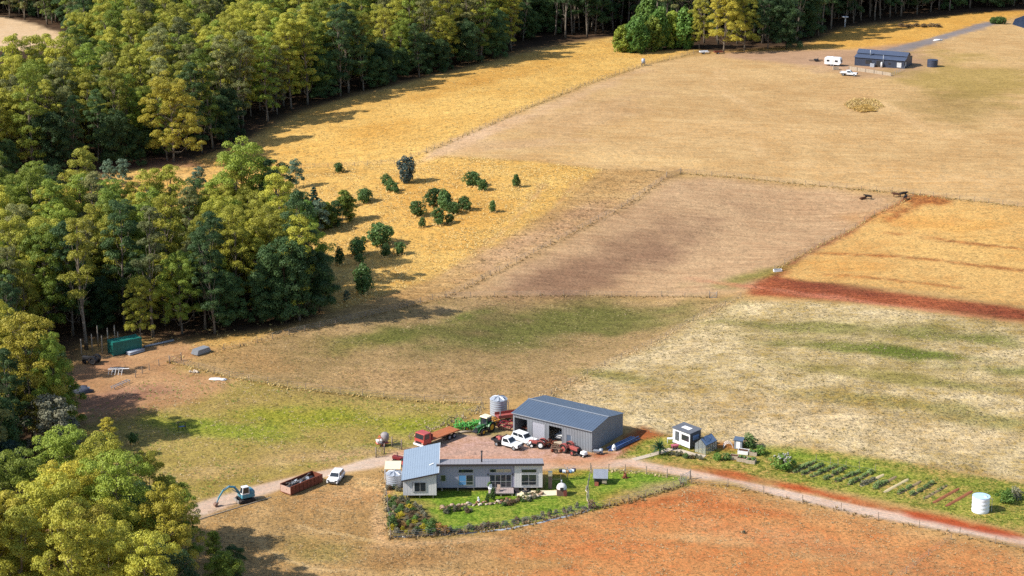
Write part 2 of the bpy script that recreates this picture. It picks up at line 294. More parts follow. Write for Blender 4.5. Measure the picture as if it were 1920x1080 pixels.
# soft patches of another growth or soil, and painted slope shade on the bare field: pixel ellipse (x, y, rx, ry, degrees), two tones, strength
PATCH = [
 (880, 592, 80, 10, -14, S(92, 118, 36), S(110, 120, 48), .9), (700, 638, 130, 22, -8, S(98, 110, 42), S(122, 116, 56), .85),
 (1000, 606, 300, 38, -5, S(116, 116, 56), S(100, 100, 48), .95), (900, 720, 200, 26, 3, S(186, 150, 104), S(160, 126, 82), .7),
 (480, 680, 110, 26, 8, S(190, 152, 98), S(168, 130, 84), .8), (1090, 520, 210, 26, -14, S(150, 114, 90), S(130, 96, 76), .5), (1120, 500, 250, 42, -20, S(158, 122, 94), S(136, 102, 78), .65),  # last two: browner soil plus slope shade painted into the bare field
 (1420, 515, 60, 9, -14, S(122, 122, 48), S(140, 130, 62), .8), (1000, 450, 190, 22, -26, S(202, 164, 130), S(180, 140, 108), .6),
 (1560, 625, 300, 30, 4, S(198, 176, 118), S(130, 120, 64), .5), (1600, 652, 150, 9, 4, S(150, 148, 66), S(104, 110, 46), .8), (1730, 664, 130, 10, 5, S(122, 134, 48), S(92, 106, 38), .85), (1830, 636, 150, 13, 4, S(140, 140, 60), S(100, 108, 44), .8), (1880, 694, 110, 11, 5, S(132, 136, 54), S(98, 106, 42), .8), (1480, 612, 140, 9, 3, S(146, 142, 70), S(108, 108, 50), .75), (1680, 706, 140, 8, 5, S(160, 152, 76), S(118, 114, 54), .7), (1540, 690, 150, 6, 4, S(170, 156, 84), S(126, 118, 58), .6), (1780, 720, 150, 8, 6, S(150, 144, 66), S(112, 110, 48), .7),
 (1660, 755, 150, 11, 5, S(140, 138, 54), S(150, 130, 64), .75), (1850, 790, 110, 12, 6, S(132, 134, 52), S(140, 122, 60), .7),
 (1150, 705, 70, 9, 8, S(140, 140, 58), S(130, 118, 60), .7), (1500, 790, 330, 40, 6, S(234, 206, 160), S(170, 138, 88), .6),
 (1290, 650, 70, 14, -20, S(230, 204, 160), S(170, 142, 92), .5), (1700, 700, 260, 14, 4, S(206, 180, 118), S(128, 112, 58), .5),
 (620, 785, 230, 20, 3, S(138, 146, 38), S(156, 148, 54), .9), (400, 802, 130, 16, 6, S(130, 150, 40), S(150, 150, 56), .85),
 (700, 838, 90, 6, -4, S(116, 144, 40), S(140, 146, 56), .6), (640, 742, 200, 10, 4, S(140, 118, 66), S(160, 136, 82), .7),
 (480, 870, 170, 20, -10, S(206, 176, 124), S(180, 148, 92), .75), (640, 850, 90, 10, -6, S(206, 170, 124), S(176, 140, 96), .7),
 (420, 760, 90, 16, -10, S(190, 160, 98), S(160, 134, 80), .6),
 (600, 1030, 70, 26, 4, S(136, 132, 62), S(160, 132, 76), .65), (640, 930, 110, 26, -6, S(216, 168, 116), S(186, 134, 84), .6),
 (480, 1000, 90, 30, -8, S(182, 150, 102), S(150, 122, 76), .5), (820, 1040, 120, 22, -4, S(186, 142, 94), S(158, 116, 72), .6),
 (690, 905, 26, 12, 0, S(232, 196, 134), S(214, 172, 116), .8), (712, 985, 12, 36, 0, S(232, 190, 140), S(214, 170, 120), .8),
 (830, 1016, 130, 5, -4, S(226, 186, 138), S(200, 158, 108), .7),
 (1260, 960, 130, 30, 6, S(208, 132, 76), S(188, 104, 58), .6), (1460, 1010, 170, 20, 8, S(216, 158, 108), S(188, 114, 68), .6),
 (1330, 1012, 100, 9, 6, S(214, 172, 120), S(190, 140, 88), .6), (1560, 1046, 130, 10, 9, S(206, 160, 108), S(180, 128, 78), .6), (1240, 940, 70, 7, -10, S(188, 104, 54), S(166, 82, 42), .6), (1420, 960, 80, 8, 8, S(196, 110, 58), S(172, 88, 46), .6), (980, 1060, 120, 14, -3, S(182, 146, 94), S(152, 122, 72), .6), (1180, 1040, 120, 24, 4, S(210, 138, 82), S(192, 110, 62), .5), (1700, 1060, 160, 20, 10, S(200, 148, 98), S(176, 114, 70), .6),
 (1370, 890, 90, 9, 10, S(186, 92, 46), S(160, 70, 36), .8), (1560, 930, 180, 8, 13.5, S(190, 84, 42), S(164, 66, 34), .95),
 (1800, 982, 150, 8, 12, S(186, 82, 42), S(160, 64, 34), .95), (1360, 908, 40, 8, 10, S(176, 140, 66), S(150, 130, 60), .6),
 (1355, 836, 40, 8, 4, S(190, 110, 62), S(160, 84, 46), .8), (1560, 868, 140, 12, 9, S(120, 146, 44), S(140, 144, 54), .8),
 (1850, 925, 90, 16, 8, S(112, 138, 42), S(132, 132, 52), .8), (1250, 870, 90, 5, 8, S(150, 146, 58), S(170, 130, 72), .7),
 (890, 850, 90, 10, -8, S(186, 158, 146), S(196, 156, 132), .7), (1000, 866, 200, 9, 0, S(212, 158, 122), S(200, 140, 104), .7),
 (1080, 870, 90, 14, 0, S(196, 140, 80), S(170, 112, 60), .4), (1060, 890, 40, 10, 0, S(200, 138, 66), S(176, 112, 54), .75),
 (860, 1000, 60, 8, -8, S(134, 120, 62), S(150, 124, 76), .6), (1080, 925, 40, 20, -20, S(150, 146, 62), S(160, 136, 70), .6),
 (1230, 915, 70, 9, -14, S(176, 150, 104), S(150, 130, 76), .8), (790, 945, 40, 7, 10, S(176, 148, 84), S(140, 130, 60), .7),
 (890, 257, 110, 8, -23, S(222, 186, 150), S(204, 166, 130), .8), (1060, 190, 120, 8, -22, S(216, 180, 138), S(198, 160, 118), .7), (1200, 300, 200, 9, 3, S(232, 196, 138), S(210, 168, 108), .6), (1560, 120, 60, 12, 0, S(196, 160, 130), S(180, 146, 116), .6), (1820, 150, 130, 40, 6, S(172, 146, 74), S(148, 128, 62), .7), (1790, 200, 120, 26, 6, S(164, 136, 78), S(140, 116, 64), .6),
 (1600, 180, 50, 14, 0, S(204, 158, 104), S(180, 138, 90), .5), (1400, 250, 300, 22, 2, S(226, 188, 134), S(202, 160, 104), .5),
 (1100, 220, 120, 30, -18, S(204, 166, 122), S(180, 142, 100), .5), (960, 270, 170, 10, -4, S(208, 172, 130), S(190, 152, 110), .6),
 (1720, 330, 220, 14, 5, S(228, 192, 140), S(204, 160, 102), .6), (1660, 571, 260, 4, 7.5, S(206, 138, 106), S(186, 112, 84), .8), (1560, 540, 120, 8, 6, S(150, 82, 54), S(120, 62, 42), .7), (1820, 585, 120, 7, 7, S(158, 92, 60), S(130, 70, 48), .6), (1850, 460, 120, 60, 6, S(222, 178, 104), S(202, 150, 78), .5),
 (1750, 420, 160, 14, 5, S(214, 156, 76), S(188, 122, 56), .5), (1600, 500, 90, 10, 3, S(222, 168, 90), S(196, 134, 62), .4),
 (700, 250, 170, 20, -16, S(232, 180, 92), S(206, 150, 66), .4), (900, 150, 140, 14, -12, S(206, 150, 66), S(184, 126, 50), .5),
 (1080, 105, 90, 12, -12, S(232, 184, 98), S(206, 154, 72), .5), (650, 320, 90, 8, -6, S(176, 134, 70), S(160, 120, 60), .4),
 (850, 380, 130, 60, 0, S(222, 164, 74), S(196, 136, 56), .4), (320, 325, 90, 12, -3, S(226, 184, 118), S(206, 160, 96), .7),
 (150, 330, 90, 14, 0, S(176, 128, 104), S(146, 104, 82), .8), (250, 305, 120, 10, 0, S(160, 112, 92), S(120, 84, 66), .8),
 (200, 690, 60, 20, -10, S(180, 128, 96), S(150, 104, 78), .6), (240, 745, 110, 20, -10, S(176, 128, 112), S(150, 106, 90), .6),
]
FURROW = [([(1745, 377), (1700, 392), (1662, 414)], 2.2), ([(1660, 437), (1700, 440), (1800, 455), (1925, 468)], 1.5), ([(1530, 477), (1560, 475), (1700, 482), (1850, 500), (1925, 508)], 1.7),
          ([(1560, 515), (1700, 528), (1800, 540)], 1.5), ([(1715, 372), (1745, 374), (1760, 378)], 4)]
def strip(name, line, w_, a, b, off=0.0):
    W_ = [Vector(flat(*p)) for p in line]; L_, R_ = [], []
    for i, p in enumerate(W_):
        d = (W_[min(i + 1, len(W_) - 1)] - W_[max(i - 1, 0)]).normalized(); n = Vector((-d.y, d.x)); L_.append(p + n * (off + w_ / 2)); R_.append(p + n * (off - w_ / 2))
    REG.append((name, [proj(q.x, q.y, 0) for q in L_ + R_[::-1]], a, b, .3, .5, 0, .25))
for ln in ([(1328, 144), (1336, 158), (1370, 180), (1402, 202), (1440, 216), (1520, 226)], [(1410, 238), (1420, 262), (1427, 292)], [(1360, 150), (1345, 140), (1352, 128)], [(1640, 190), (1668, 200), (1700, 222), (1742, 244), (1800, 258)]):
    for of in (-.9, .9): strip('wheel_track', ln, .45, S(226, 190, 138), S(206, 166, 114), of)
strip('wheel_track', [(486, 1008), (492, 1026), (530, 1047), (578, 1063), (619, 1070), (660, 1069)], .35, S(226, 192, 140), S(210, 176, 120))
strip('wheel_track', [(560, 985), (600, 996), (650, 1003), (690, 1012), (722, 1020)], .5, S(226, 192, 140), S(210, 176, 120))
for ln in ([(1020, 345), (960, 420), (830, 520)], [(1090, 330), (1000, 440), (860, 540)]): strip('wheel_track', ln, .6, S(214, 174, 120), S(180, 138, 90))
for of in (-.8, .8):
    strip('wheel_rut', [(1060, 874), (1180, 869), (1295, 886), (1420, 914), (1540, 940), (1650, 962), (1780, 988), (1925, 1014)], .55, S(226, 196, 174), S(206, 170, 144), of)
    strip('wheel_rut', [(380, 955), (470, 923), (560, 900), (640, 880), (720, 864)], .5, S(226, 200, 180), S(204, 172, 148), of)
def inpoly(X, Y, P):
    P = np.asarray(P); r = np.zeros(X.shape, bool); n = len(P)
    for i in range(n):
        (x0, y0), (x1, y1) = P[i], P[(i + 1) % n]
        c = (y0 > Y) != (y1 > Y)
        if y0 != y1: r ^= c & (X < (x1 - x0) * (Y - y0) / (y1 - y0) + x0)
    return r
def dpoly(X, Y, P, closed=True):
    P = np.asarray(P, float); d = np.full(X.shape, 1e9); n = len(P)
    for i in range(n if closed else n - 1):
        a = P[i]; e = P[(i + 1) % n] - a; L2 = e @ e + 1e-9
        t = np.clip(((X - a[0]) * e[0] + (Y - a[1]) * e[1]) / L2, 0, 1)
        d = np.minimum(d, (X - a[0] - t * e[0]) ** 2 + (Y - a[1] - t * e[1]) ** 2)
    return np.sqrt(d)
def smooth(x): x = np.clip(x, 0, 1); return x * x * (3 - 2 * x)
def wiggle(poly):
    out = []
    for i in range(len(poly)):
        a = Vector(poly[i]); b = Vector(poly[(i + 1) % len(poly)]); n = max(1, min(60, int((b - a).length / 2.5)))
        for k in range(n): out.append(a.lerp(b, k / n))
    A = np.array([(p.x, p.y) for p in out])
    return np.stack([A[:, 0] + (fbm(A[:, 0], A[:, 1], 6, 3) - .5) * 1.1, A[:, 1] + (fbm(A[:, 0], A[:, 1], 6, 9) - .5) * 1.6], 1)
def build_ground():
    polys = [wiggle([tuple(G(*p)[:2]) for p in r[1]]) for r in REG]
    pts = []
    y = 225.0
    rg = random.Random(3)
    while y < 800:
        s = 1.15 + (y - 225) / 575 * 2.2; hw = .257 * y + 22 + y * .02; n = int(2 * hw / s)
        for k in range(n + 1): pts.append((-hw + 2 * hw * k / n + rg.uniform(-.2, .2) * s, y + rg.uniform(-.2, .2) * s))
        y += s
    for yy in list(range(-300, 200, 60)) + list(range(830, 3600, 120)):
        for xx in range(-1800, 1801, 90): pts.append((xx + rg.uniform(-5, 5), yy + rg.uniform(-5, 5)))
    for yy in range(210, 830, 40):
        for xx in range(-1800, 1801, 60):
            if abs(xx) > .257 * yy + 40 + yy * .02: pts.append((xx + rg.uniform(-5, 5), yy + rg.uniform(-5, 5)))
    edges = []
    for P in polys:
        n0 = len(pts); pts += [tuple(p) for p in P]; m = len(P)
        edges += [(n0 + i, n0 + (i + 1) % m) for i in range(m)]
    ov, oe, of, *_ = geometry.delaunay_2d_cdt([Vector(p) for p in pts], edges, [], 0, 1e-4)
    XY = np.array([(v.x, v.y) for v in ov]); F = np.array([tuple(f) for f in of])
    X, Y = XY[:, 0], XY[:, 1]; Zv = hgt(X, Y)
    ca = np.tile(S(200, 162, 104), (len(X), 1)); cb = np.tile(S(164, 128, 78), (len(X), 1)); par = np.tile((.5, .5, .2), (len(X), 1))
    nz = fbm(X, Y, 9, 21) - .5
    cx, cy = X[F].mean(1), Y[F].mean(1); ids = np.full(len(F), -1)
    for k, (r, P) in enumerate(zip(REG, polys)):
        ins = inpoly(X, Y, P); d = dpoly(X, Y, P); sd = np.where(ins, d, -d); sf = r[7]
        wv = smooth((sd + nz * sf * 1.2) / (2 * sf) + .5)[:, None]
        ca = ca * (1 - wv) + np.array(r[2]) * wv; cb = cb * (1 - wv) + np.array(r[3]) * wv; par = par * (1 - wv) + np.array(r[4:7]) * wv
        ids[inpoly(cx, cy, P)] = k
    U, V_ = proj(X, Y, Zv); ok = Y > 150
    n_a = (fbm(X, Y, 14, 40) - .5) * 1.5; n_b = (fbm(X, Y, 4, 60) - .5) * 1.0
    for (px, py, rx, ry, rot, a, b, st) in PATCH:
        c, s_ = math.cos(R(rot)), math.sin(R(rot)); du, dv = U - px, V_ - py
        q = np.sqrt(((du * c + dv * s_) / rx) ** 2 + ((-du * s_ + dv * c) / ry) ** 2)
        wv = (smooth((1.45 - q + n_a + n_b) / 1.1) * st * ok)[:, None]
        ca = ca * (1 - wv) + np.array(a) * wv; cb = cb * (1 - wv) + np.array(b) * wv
    for line, wd in FURROW:
        d = dpoly(X, Y, [tuple(G(*p)[:2]) for p in line], False)
        wv = (smooth((wd - d) / 1.6 + n_b) * .85)[:, None]
        ca = ca * (1 - wv) + np.array(S(150, 84, 46)) * wv; cb = cb * (1 - wv) + np.array(S(176, 112, 56)) * wv
    names = {}
    for k, r in enumerate(REG): names.setdefault(r[0], []).append(k)
    names = {'ground': [-1], **names}
    for nm, ks in names.items():
        f = F[np.isin(ids, ks)]
        if not len(f): continue
        uq, inv = np.unique(f, return_inverse=True); f = inv.reshape(f.shape)
        me = mesh_np(nm, np.stack([X[uq], Y[uq], Zv[uq]], 1), f, GMAT, True)
        for an, arr in (('ca', ca), ('cb', cb), ('par', par)):
            at = me.attributes.new(an, 'FLOAT_COLOR', 'POINT'); at.data.foreach_set('color', np.concatenate([arr[uq], np.ones((len(uq), 1))], 1).astype(np.float32).ravel())
        tag(link(bpy.data.objects.new(nm, me)), kind='structure')
build_ground()
RP = {}
for r in REG: RP.setdefault(r[0], [tuple(G(*p)[:2]) for p in r[1]])
# ------------------------------------------------------------------ trees
BARK = M('pale_bark', S(150, 138, 122), .9, scale=1.5, var=.4, spec=.1, dirt=(S(96, 80, 66), .8))
DARKBARK = M('dark_bark', S(96, 80, 66), .9, scale=2, var=.4, spec=.1)
def leaf_cards(rng, cen, rad, per, size, up=-.35, flat_=1.0, jit=.55):
    """Leaf-sized cards spread over and through clumps; returns vertices, quads and a tint for every clump."""
    C, Rr = np.asarray(cen, float), np.asarray(rad, float); n = len(C) * per
    d = rng.normal(size=(n, 3)); d /= np.linalg.norm(d, axis=1)[:, None]
    lo = d[:, 2] < up; d[lo, 2] *= -1
    idx = np.repeat(np.arange(len(C)), per)
    rr = Rr[idx] * (rng.uniform(.45, 1.06, n) ** .5)[:, None] if Rr.ndim == 2 else (Rr[idx] * rng.uniform(.45, 1.06, n) ** .5)[:, None] * np.array([1, 1, flat_])
    p = C[idx] + d * rr
    nn = d + rng.normal(size=(n, 3)) * jit; nn /= np.linalg.norm(nn, axis=1)[:, None]
    a = np.cross(nn, rng.normal(size=(n, 3))); a /= np.linalg.norm(a, axis=1)[:, None] + 1e-9; b = np.cross(nn, a)
    s = size * rng.uniform(.6, 1.3, n)[:, None]; a = a * s; b = b * s * rng.uniform(.45, .8, n)[:, None]
    V = np.stack([p - a, p + b * .9 + nn * s * .1, p + a, p - b * .9], 1).reshape(-1, 3)
    F = np.arange(4 * n).reshape(n, 4)
    tint = np.repeat(np.clip(rng.uniform(0, 1, len(C))[idx] * .8 + rng.uniform(0, .3, n), 0, 1), 4)
    return V, F, tint
def crown_mesh(name, parts, mat):
    Vs, Fs, Ts = [], [], []; o = 0
    for V, F, T in parts: Vs.append(V); Fs.append(F + o); Ts.append(T); o += len(V)
    me = mesh_np(name, np.concatenate(Vs), np.concatenate(Fs), mat); T = np.concatenate(Ts)
    a = me.attributes.new('tint', 'FLOAT', 'POINT')
    if len(a.data) == len(T): a.data.foreach_set('value', T.astype(np.float32))
    return me
def gum(seed, H, Rc, base=.35, nb=9, pp=8, per=70, card=.42, pr=1.25, mat=None, top=1.0, flat_=.72, bark=None, narrow=.5, bare=3):
    """A gum: leaning trunk, limbs that fork, and a crown of separate domed clumps with gaps."""
    rng = np.random.RandomState(seed); rg = random.Random(seed); tr = MB()
    lean = Vector((rg.uniform(-.07, .07), rg.uniform(-.07, .07), 1)) * H
    pt = lambda t: Vector((lean.x * t + .012 * H * math.sin(5 * t + seed), lean.y * t + .01 * H * math.cos(4 * t + seed), H * t))
    r0 = .0085 * H + .05
    tr.tube([pt(t) for t in (0, .1, .3, .5, .7, .9)], [r0 * 1.35, r0, r0 * .85, r0 * .66, r0 * .42, r0 * .15], 7)
    cen, rad = [], []
    for i in range(nb):
        t = base + (1 - base) * ((i + .6) / nb) ** .85; an = i * 2.4 + rg.uniform(-.5, .5)
        env = Rc * (math.sin(math.pi * min(1, (t - base) / (1 - base) * .82 + .18)) ** narrow) * rg.uniform(.55, 1)
        if i == nb - 1: env *= .25
        zc = t * H * .93; c = pt(t * .9) + Vector((math.cos(an) * env * .75, math.sin(an) * env * .75, 0)); c.z = zc
        s = pt(max(.12, t - .22)); tr.tube([s, s.lerp(c, .5) + Vector((0, 0, -.04 * H)), c], [r0 * .4, r0 * .26, r0 * .1], 5)
        bs = Rc * .36 * rg.uniform(.75, 1.25) * top
        for k in range(pp):
            d = Vector((rg.gauss(0, 1), rg.gauss(0, 1), abs(rg.gauss(0, .8)) * .9 - .1)).normalized(); q = c + Vector((d.x * bs, d.y * bs, d.z * bs * .75))
            cen.append(q); rad.append(pr * rg.uniform(.7, 1.25))
            if k % 3 == 0: tr.tube([c, q], [r0 * .12, r0 * .04], 4)
    for _ in range(bare):                                     # bare grey twigs poking out of the crown
        t = rg.uniform(base * .6, .8); an = rg.uniform(0, 6.28); s = pt(t); e = s + Vector((math.cos(an) * Rc * .6, math.sin(an) * Rc * .6, rg.uniform(.02, .12) * H))
        tr.tube([s, s.lerp(e, .6) + Vector((0, 0, .3)), e], [r0 * .34, r0 * .2, r0 * .07], 4)
    return tr.mesh('trunk', bark or BARK), crown_mesh('crown', [leaf_cards(rng, cen, rad, per, card, flat_=flat_, jit=.42)], mat), H
def bushy(seed, H, Rc, mat, base=.08, n=26, per=90, card=.3, pr=.36, power=1.0, bark=None):
    """A dense shrub or young tree: clumps over an uneven egg on a short stem."""
    rng = np.random.RandomState(seed); rg = random.Random(seed); tr = MB(); cen, rad = [], []
    tr.tube([(0, 0, 0), (.02 * H, 0, H * .3), (0, .02 * H, H * .75)], [.02 * H + .03, .016 * H + .02, .01], 6)
    ax = rg.uniform(.85, 1.2)
    for i in range(n):
        u = (i + .5) / n; an = i * 2.39996 + rg.uniform(-.4, .4); zz = base + (1 - base) * (u * .9 + .04)
        e = (math.sin(math.pi * (u ** power * .9 + .08)) ** .6) * Rc * rg.uniform(.4, .92)
        c = Vector((math.cos(an) * e * ax, math.sin(an) * e / ax, zz * H * rg.uniform(.86, 1.0))); cen.append(c); rad.append(Rc * pr * rg.uniform(.5, 1.3))
        if i % 3 == 0: tr.tube([(0, 0, max(.05, c.z * .5)), c], [.012 * H + .01, .006], 4)
    return tr.mesh('trunk', bark or DARKBARK), crown_mesh('crown', [leaf_cards(rng, cen, rad, per, card, up=-.9)], mat), H
def conifer(seed, H, Rc, mat):
    rng = np.random.RandomState(seed); rg = random.Random(seed); tr = MB(); cen, rad = [], []
    tr.tube([(0, 0, 0), (0, 0, H * .5), (0, 0, H * .98)], [.3, .18, .03], 7)
    for i in range(14):
        z = H * (.12 + .86 * i / 14); rr = Rc * (1 - i / 14) ** .8 * rg.uniform(.85, 1.1); m = max(3, int(9 * (1 - i / 16)))
        for k in range(m):
            an = k * 6.283 / m + i; e = Vector((math.cos(an) * rr, math.sin(an) * rr, z - rr * .2))
            tr.tube([(0, 0, z), e], [.06, .02], 4)
            for q in (.45, .8, 1.0): cen.append(Vector((0, 0, z)).lerp(e, q)); rad.append(.55 + .5 * (1 - i / 14))
    return tr.mesh('trunk', DARKBARK), crown_mesh('crown', [leaf_cards(rng, cen, rad, 28, .34, up=-.6, flat_=.45)], mat), H
L_OLIVE = leafmat('olive_gum_leaf', (.235, .255, .035), (.440, .405, .050))
L_GREEN = leafmat('green_gum_leaf', (.130, .200, .029), (.275, .325, .042))
L_GREY = leafmat('grey_gum_leaf', (.130, .160, .055), (.260, .250, .080))
L_DARK = leafmat('blackwood_leaf', (.036, .078, .028), (.080, .135, .038))
L_BLUE = leafmat('wattle_leaf', (.110, .170, .105), (.170, .240, .150))
L_CON = leafmat('conifer_needle', (.018, .055, .036), (.028, .075, .045))
L_BUSH = leafmat('shrub_leaf', (.060, .115, .032), (.115, .190, .050))
L_BRIGHT = leafmat('bright_leaf', (.085, .185, .032), (.150, .250, .045))
L_YELLOW = leafmat('yellow_gum_leaf', (.320, .285, .036), (.480, .400, .048))
PB = [gum(11 + i, 23, 6.6, .16, 20, 8, 230, .145, 1.2, L_OLIVE, bare=5, narrow=.38) for i in range(3)]     # broad, domed
PT = [gum(31 + i, 27, 3.9, .14, 19, 6, 190, .145, 1.02, L_GREEN, narrow=.4, bare=6) for i in range(4)]       # tall, narrow
PS = [gum(51 + i, 28, 2.7, .40, 11, 6, 170, .145, .95, L_GREY, bare=8) for i in range(3)]                    # slender, long bare trunk
PD = [gum(71 + i, 14, 4.8, .02, 19, 8, 170, .16, 1.15, L_DARK, flat_=.9, bark=DARKBARK, bare=0, narrow=.3) for i in range(3)]   # low dense
PW = [gum(81 + i, 10, 3.2, .15, 12, 7, 60, .22, .8, L_BLUE, flat_=.9) for i in range(2)]
PR = [bushy(91 + i, 12, 4.6, L_BRIGHT, .05, 40, 130, .38, .30) for i in range(2)]
PC = conifer(5, 17, 4.2, L_CON)
PL = gum(7, 22, 8.0, .12, 24, 8, 220, .145, 1.2, L_YELLOW, bare=8, narrow=.6)
BU = [bushy(101 + i, 3.6, 1.75, L_BUSH, .1, 24, 110, .17, .36) for i in range(4)]
BE = [bushy(111 + i, 5.2, 1.7, L_BUSH, .12, 26, 110, .18, .38) for i in range(2)]                         # egg on a stem
def plant(name, proto, loc, label, cat, group=None, s=1.0, rz=0.0, sz=None, mat=None):
    t = thing(name, label, cat, loc, rz, group); t.scale = (s, s, (sz or s))
    a = inst('trunk', proto[0], t); b = inst('crown', proto[1], t)
    mat = mat or (proto[3] if len(proto) > 3 else None)
    if mat:
        b.material_slots[0].link = 'OBJECT'; b.material_slots[0].material = mat
    return t
# forests: outline of the tree bases in photograph pixels, spacing, prototypes with weights, height factor
F_UP = [(-60, 345), (60, 328), (200, 314), (300, 306), (385, 286), (455, 250), (530, 218), (640, 184), (760, 152), (925, 112), (960, 98), (1010, 60), (1000, -70), (-140, -70), (-140, 10), (60, 30), (150, 62), (150, 215), (-60, 232)]
F_MID = [(-90, 450), (60, 462), (200, 478), (330, 484), (440, 492), (500, 492), (545, 530), (612, 584), (560, 604), (470, 620), (330, 636), (270, 632), (200, 622), (140, 632), (70, 646), (32, 690), (30, 780), (40, 880), (-90, 950)]
F_LOW = [(105, 1045), (180, 1030), (250, 1050), (310, 1090), (345, 1150), (345, 1290), (-160, 1290), (-120, 1130), (30, 1100)]
F_TOP = [(1010, -70), (1010, 60), (1060, 74), (1140, 66), (1180, 50), (1330, 84), (1500, 82), (1575, 48), (1700, 30), (1830, 16), (1990, 12), (1990, -70)]
F_FAR = [(-140, 28), (60, 40), (130, 58), (150, 30), (150, -40), (-140, -60)]
def scatter(poly, sp, seed, grow=0):
    W_ = np.array([tuple(G(*p)[:2]) for p in poly]); rg = np.random.RandomState(seed); lo, hi = W_.min(0), W_.max(0)
    n = int((hi[0] - lo[0]) * (hi[1] - lo[1]) / sp ** 2 * 4); P = lo + rg.rand(n, 2) * (hi - lo); P = P[inpoly(P[:, 0], P[:, 1], W_)]
    keep = []; grid = {}
    for p in P:
        i, j = int(p[0] // sp), int(p[1] // sp)
        if any((p[0] - q[0]) ** 2 + (p[1] - q[1]) ** 2 < sp * sp for a in (-1, 0, 1) for b in (-1, 0, 1) for q in grid.get((i + a, j + b), ())): continue
        grid.setdefault((i, j), []).append(p); keep.append(p)
    d = dpoly(np.array([k[0] for k in keep]), np.array([k[1] for k in keep]), W_)
    return [(k[0], k[1], dd) for k, dd in zip(keep, d)]
def V_(key, plist, mat): return [(p[0], p[1], p[2], mat) for p in plist]
K = {'broad olive': PB, 'broad green': V_('bg', PB, L_GREEN), 'tall green': PT, 'tall olive': V_('to', PT, L_OLIVE), 'tall grey': V_('tg', PT, L_GREY), 'slender': PS,
     'dark low': PD, 'blue': PW, 'yellow': V_('by', PB, L_YELLOW), 'bright': PR, 'slender dark': V_('sd', PS, L_DARK), 'tall dark': V_('td', PT, L_DARK), 'blue tall': V_('bt', PT, L_BLUE), 'dark broad': V_('db', PB, L_DARK)}
cand = []      # x, y, kind, variant, scale, rotation, zone
def fill(poly, sp, seed, zone, mix, hs=(.8, 1.15), edge=None):
    rg = random.Random(seed)
    for x, y, d in scatter(poly, sp, seed):
        m = edge if edge and d < 6 and rg.random() < .75 else mix
        k = rg.choices([a for a, _ in m], [b for _, b in m])[0]
        cand.append([x, y, k, rg.randrange(len(K[k])), rg.uniform(*hs), rg.uniform(0, 6.28), zone])
fill(F_UP, 4.6, 1, 'hill', [('tall green', 4), ('tall olive', 7), ('broad olive', 3), ('tall grey', 3), ('dark low', 1), ('broad green', 2)], (.62, 1.08), [('tall green', 2), ('tall dark', 4), ('dark low', 7), ('tall grey', 1)])
fill(F_MID, 3.9, 2, 'gully', [('tall green', 4), ('tall olive', 5), ('broad olive', 4), ('broad green', 2), ('tall grey', 2), ('slender', 1), ('dark low', 1)], (.58, .98), [('dark low', 5), ('tall dark', 3), ('tall olive', 1), ('broad green', 1)])
fill(F_LOW, 5.4, 3, 'corner', [('broad olive', 5), ('yellow', 4), ('broad green', 1), ('tall olive', 2)], (.72, 1.0), [('broad green', 2), ('dark low', 2), ('broad olive', 3)])
fill(F_TOP, 4.6, 4, 'top', [('slender dark', 3), ('tall dark', 3), ('slender', 3), ('dark broad', 3)], (.85, 1.2), [('slender dark', 3), ('slender', 2), ('tall dark', 3), ('dark low', 3)])
fill(F_FAR, 6, 6, 'far', [('tall grey', 2), ('tall dark', 3), ('slender', 1)], (.8, 1.1))
# which of them show most: front to back over a coarse picture grid
cand.sort(key=lambda c: c[1]); cover = np.zeros((150, 260), bool)
for c in cand:
    p = K[c[2]][c[3]]; H = p[2] * c[4]; z = Z(c[0], c[1]); u, v = proj(c[0], c[1], z + H * .62); sc_ = FPX / math.hypot(c[1], CAMZ)
    rx, ry = 3.6 * sc_ / 8, H * .4 * sc_ / 8; u /= 8; v = v / 8 + 8
    i0, i1, j0, j1 = int(max(0, v - ry)), int(min(149, v + ry)) + 1, int(max(0, u - rx)), int(min(259, u + rx)) + 1
    if i1 <= i0 or j1 <= j0 or u - rx > 241 or v - ry > 144: c.append(0); continue
    ii, jj = np.mgrid[i0:i1, j0:j1]; m = ((ii - v) / ry) ** 2 + ((jj - u) / rx) ** 2 < 1
    m &= (ii >= 8) & (ii < 143) & (jj < 240); sub = cover[i0:i1, j0:j1]; c.append(int((m & ~sub).sum())); sub |= m
cand.sort(key=lambda c: -c[7])
ZONE = {'hill': 'hillside forest', 'gully': 'middle wood', 'corner': 'roadside clump', 'top': 'barn forest', 'far': 'farthest forest'}
LOOK = {'broad olive': 'broad olive gum', 'broad green': 'broad green gum', 'tall green': 'narrow green gum', 'tall olive': 'narrow olive gum', 'tall grey': 'thin greyish gum', 'slender': 'bare trunked gum', 'dark low': 'low dark blackwood', 'yellow': 'broad yellowish gum',
        'slender dark': 'dark stemmed gum', 'tall dark': 'narrow dark gum', 'blue': 'blue green wattle', 'dark broad': 'broad dark gum'}
NAME = {'dark low': 'blackwood_tree'}
N_IND = 290
ind = cand[:N_IND]; LIM = {}
for z in ZONE:
    q = [c for c in ind if c[6] == z]
    if q: LIM[z] = (np.quantile([c[1] for c in q], [.33, .66]), np.quantile([proj(c[0], c[1], 15)[0] for c in q], [.2, .4, .6, .8]))
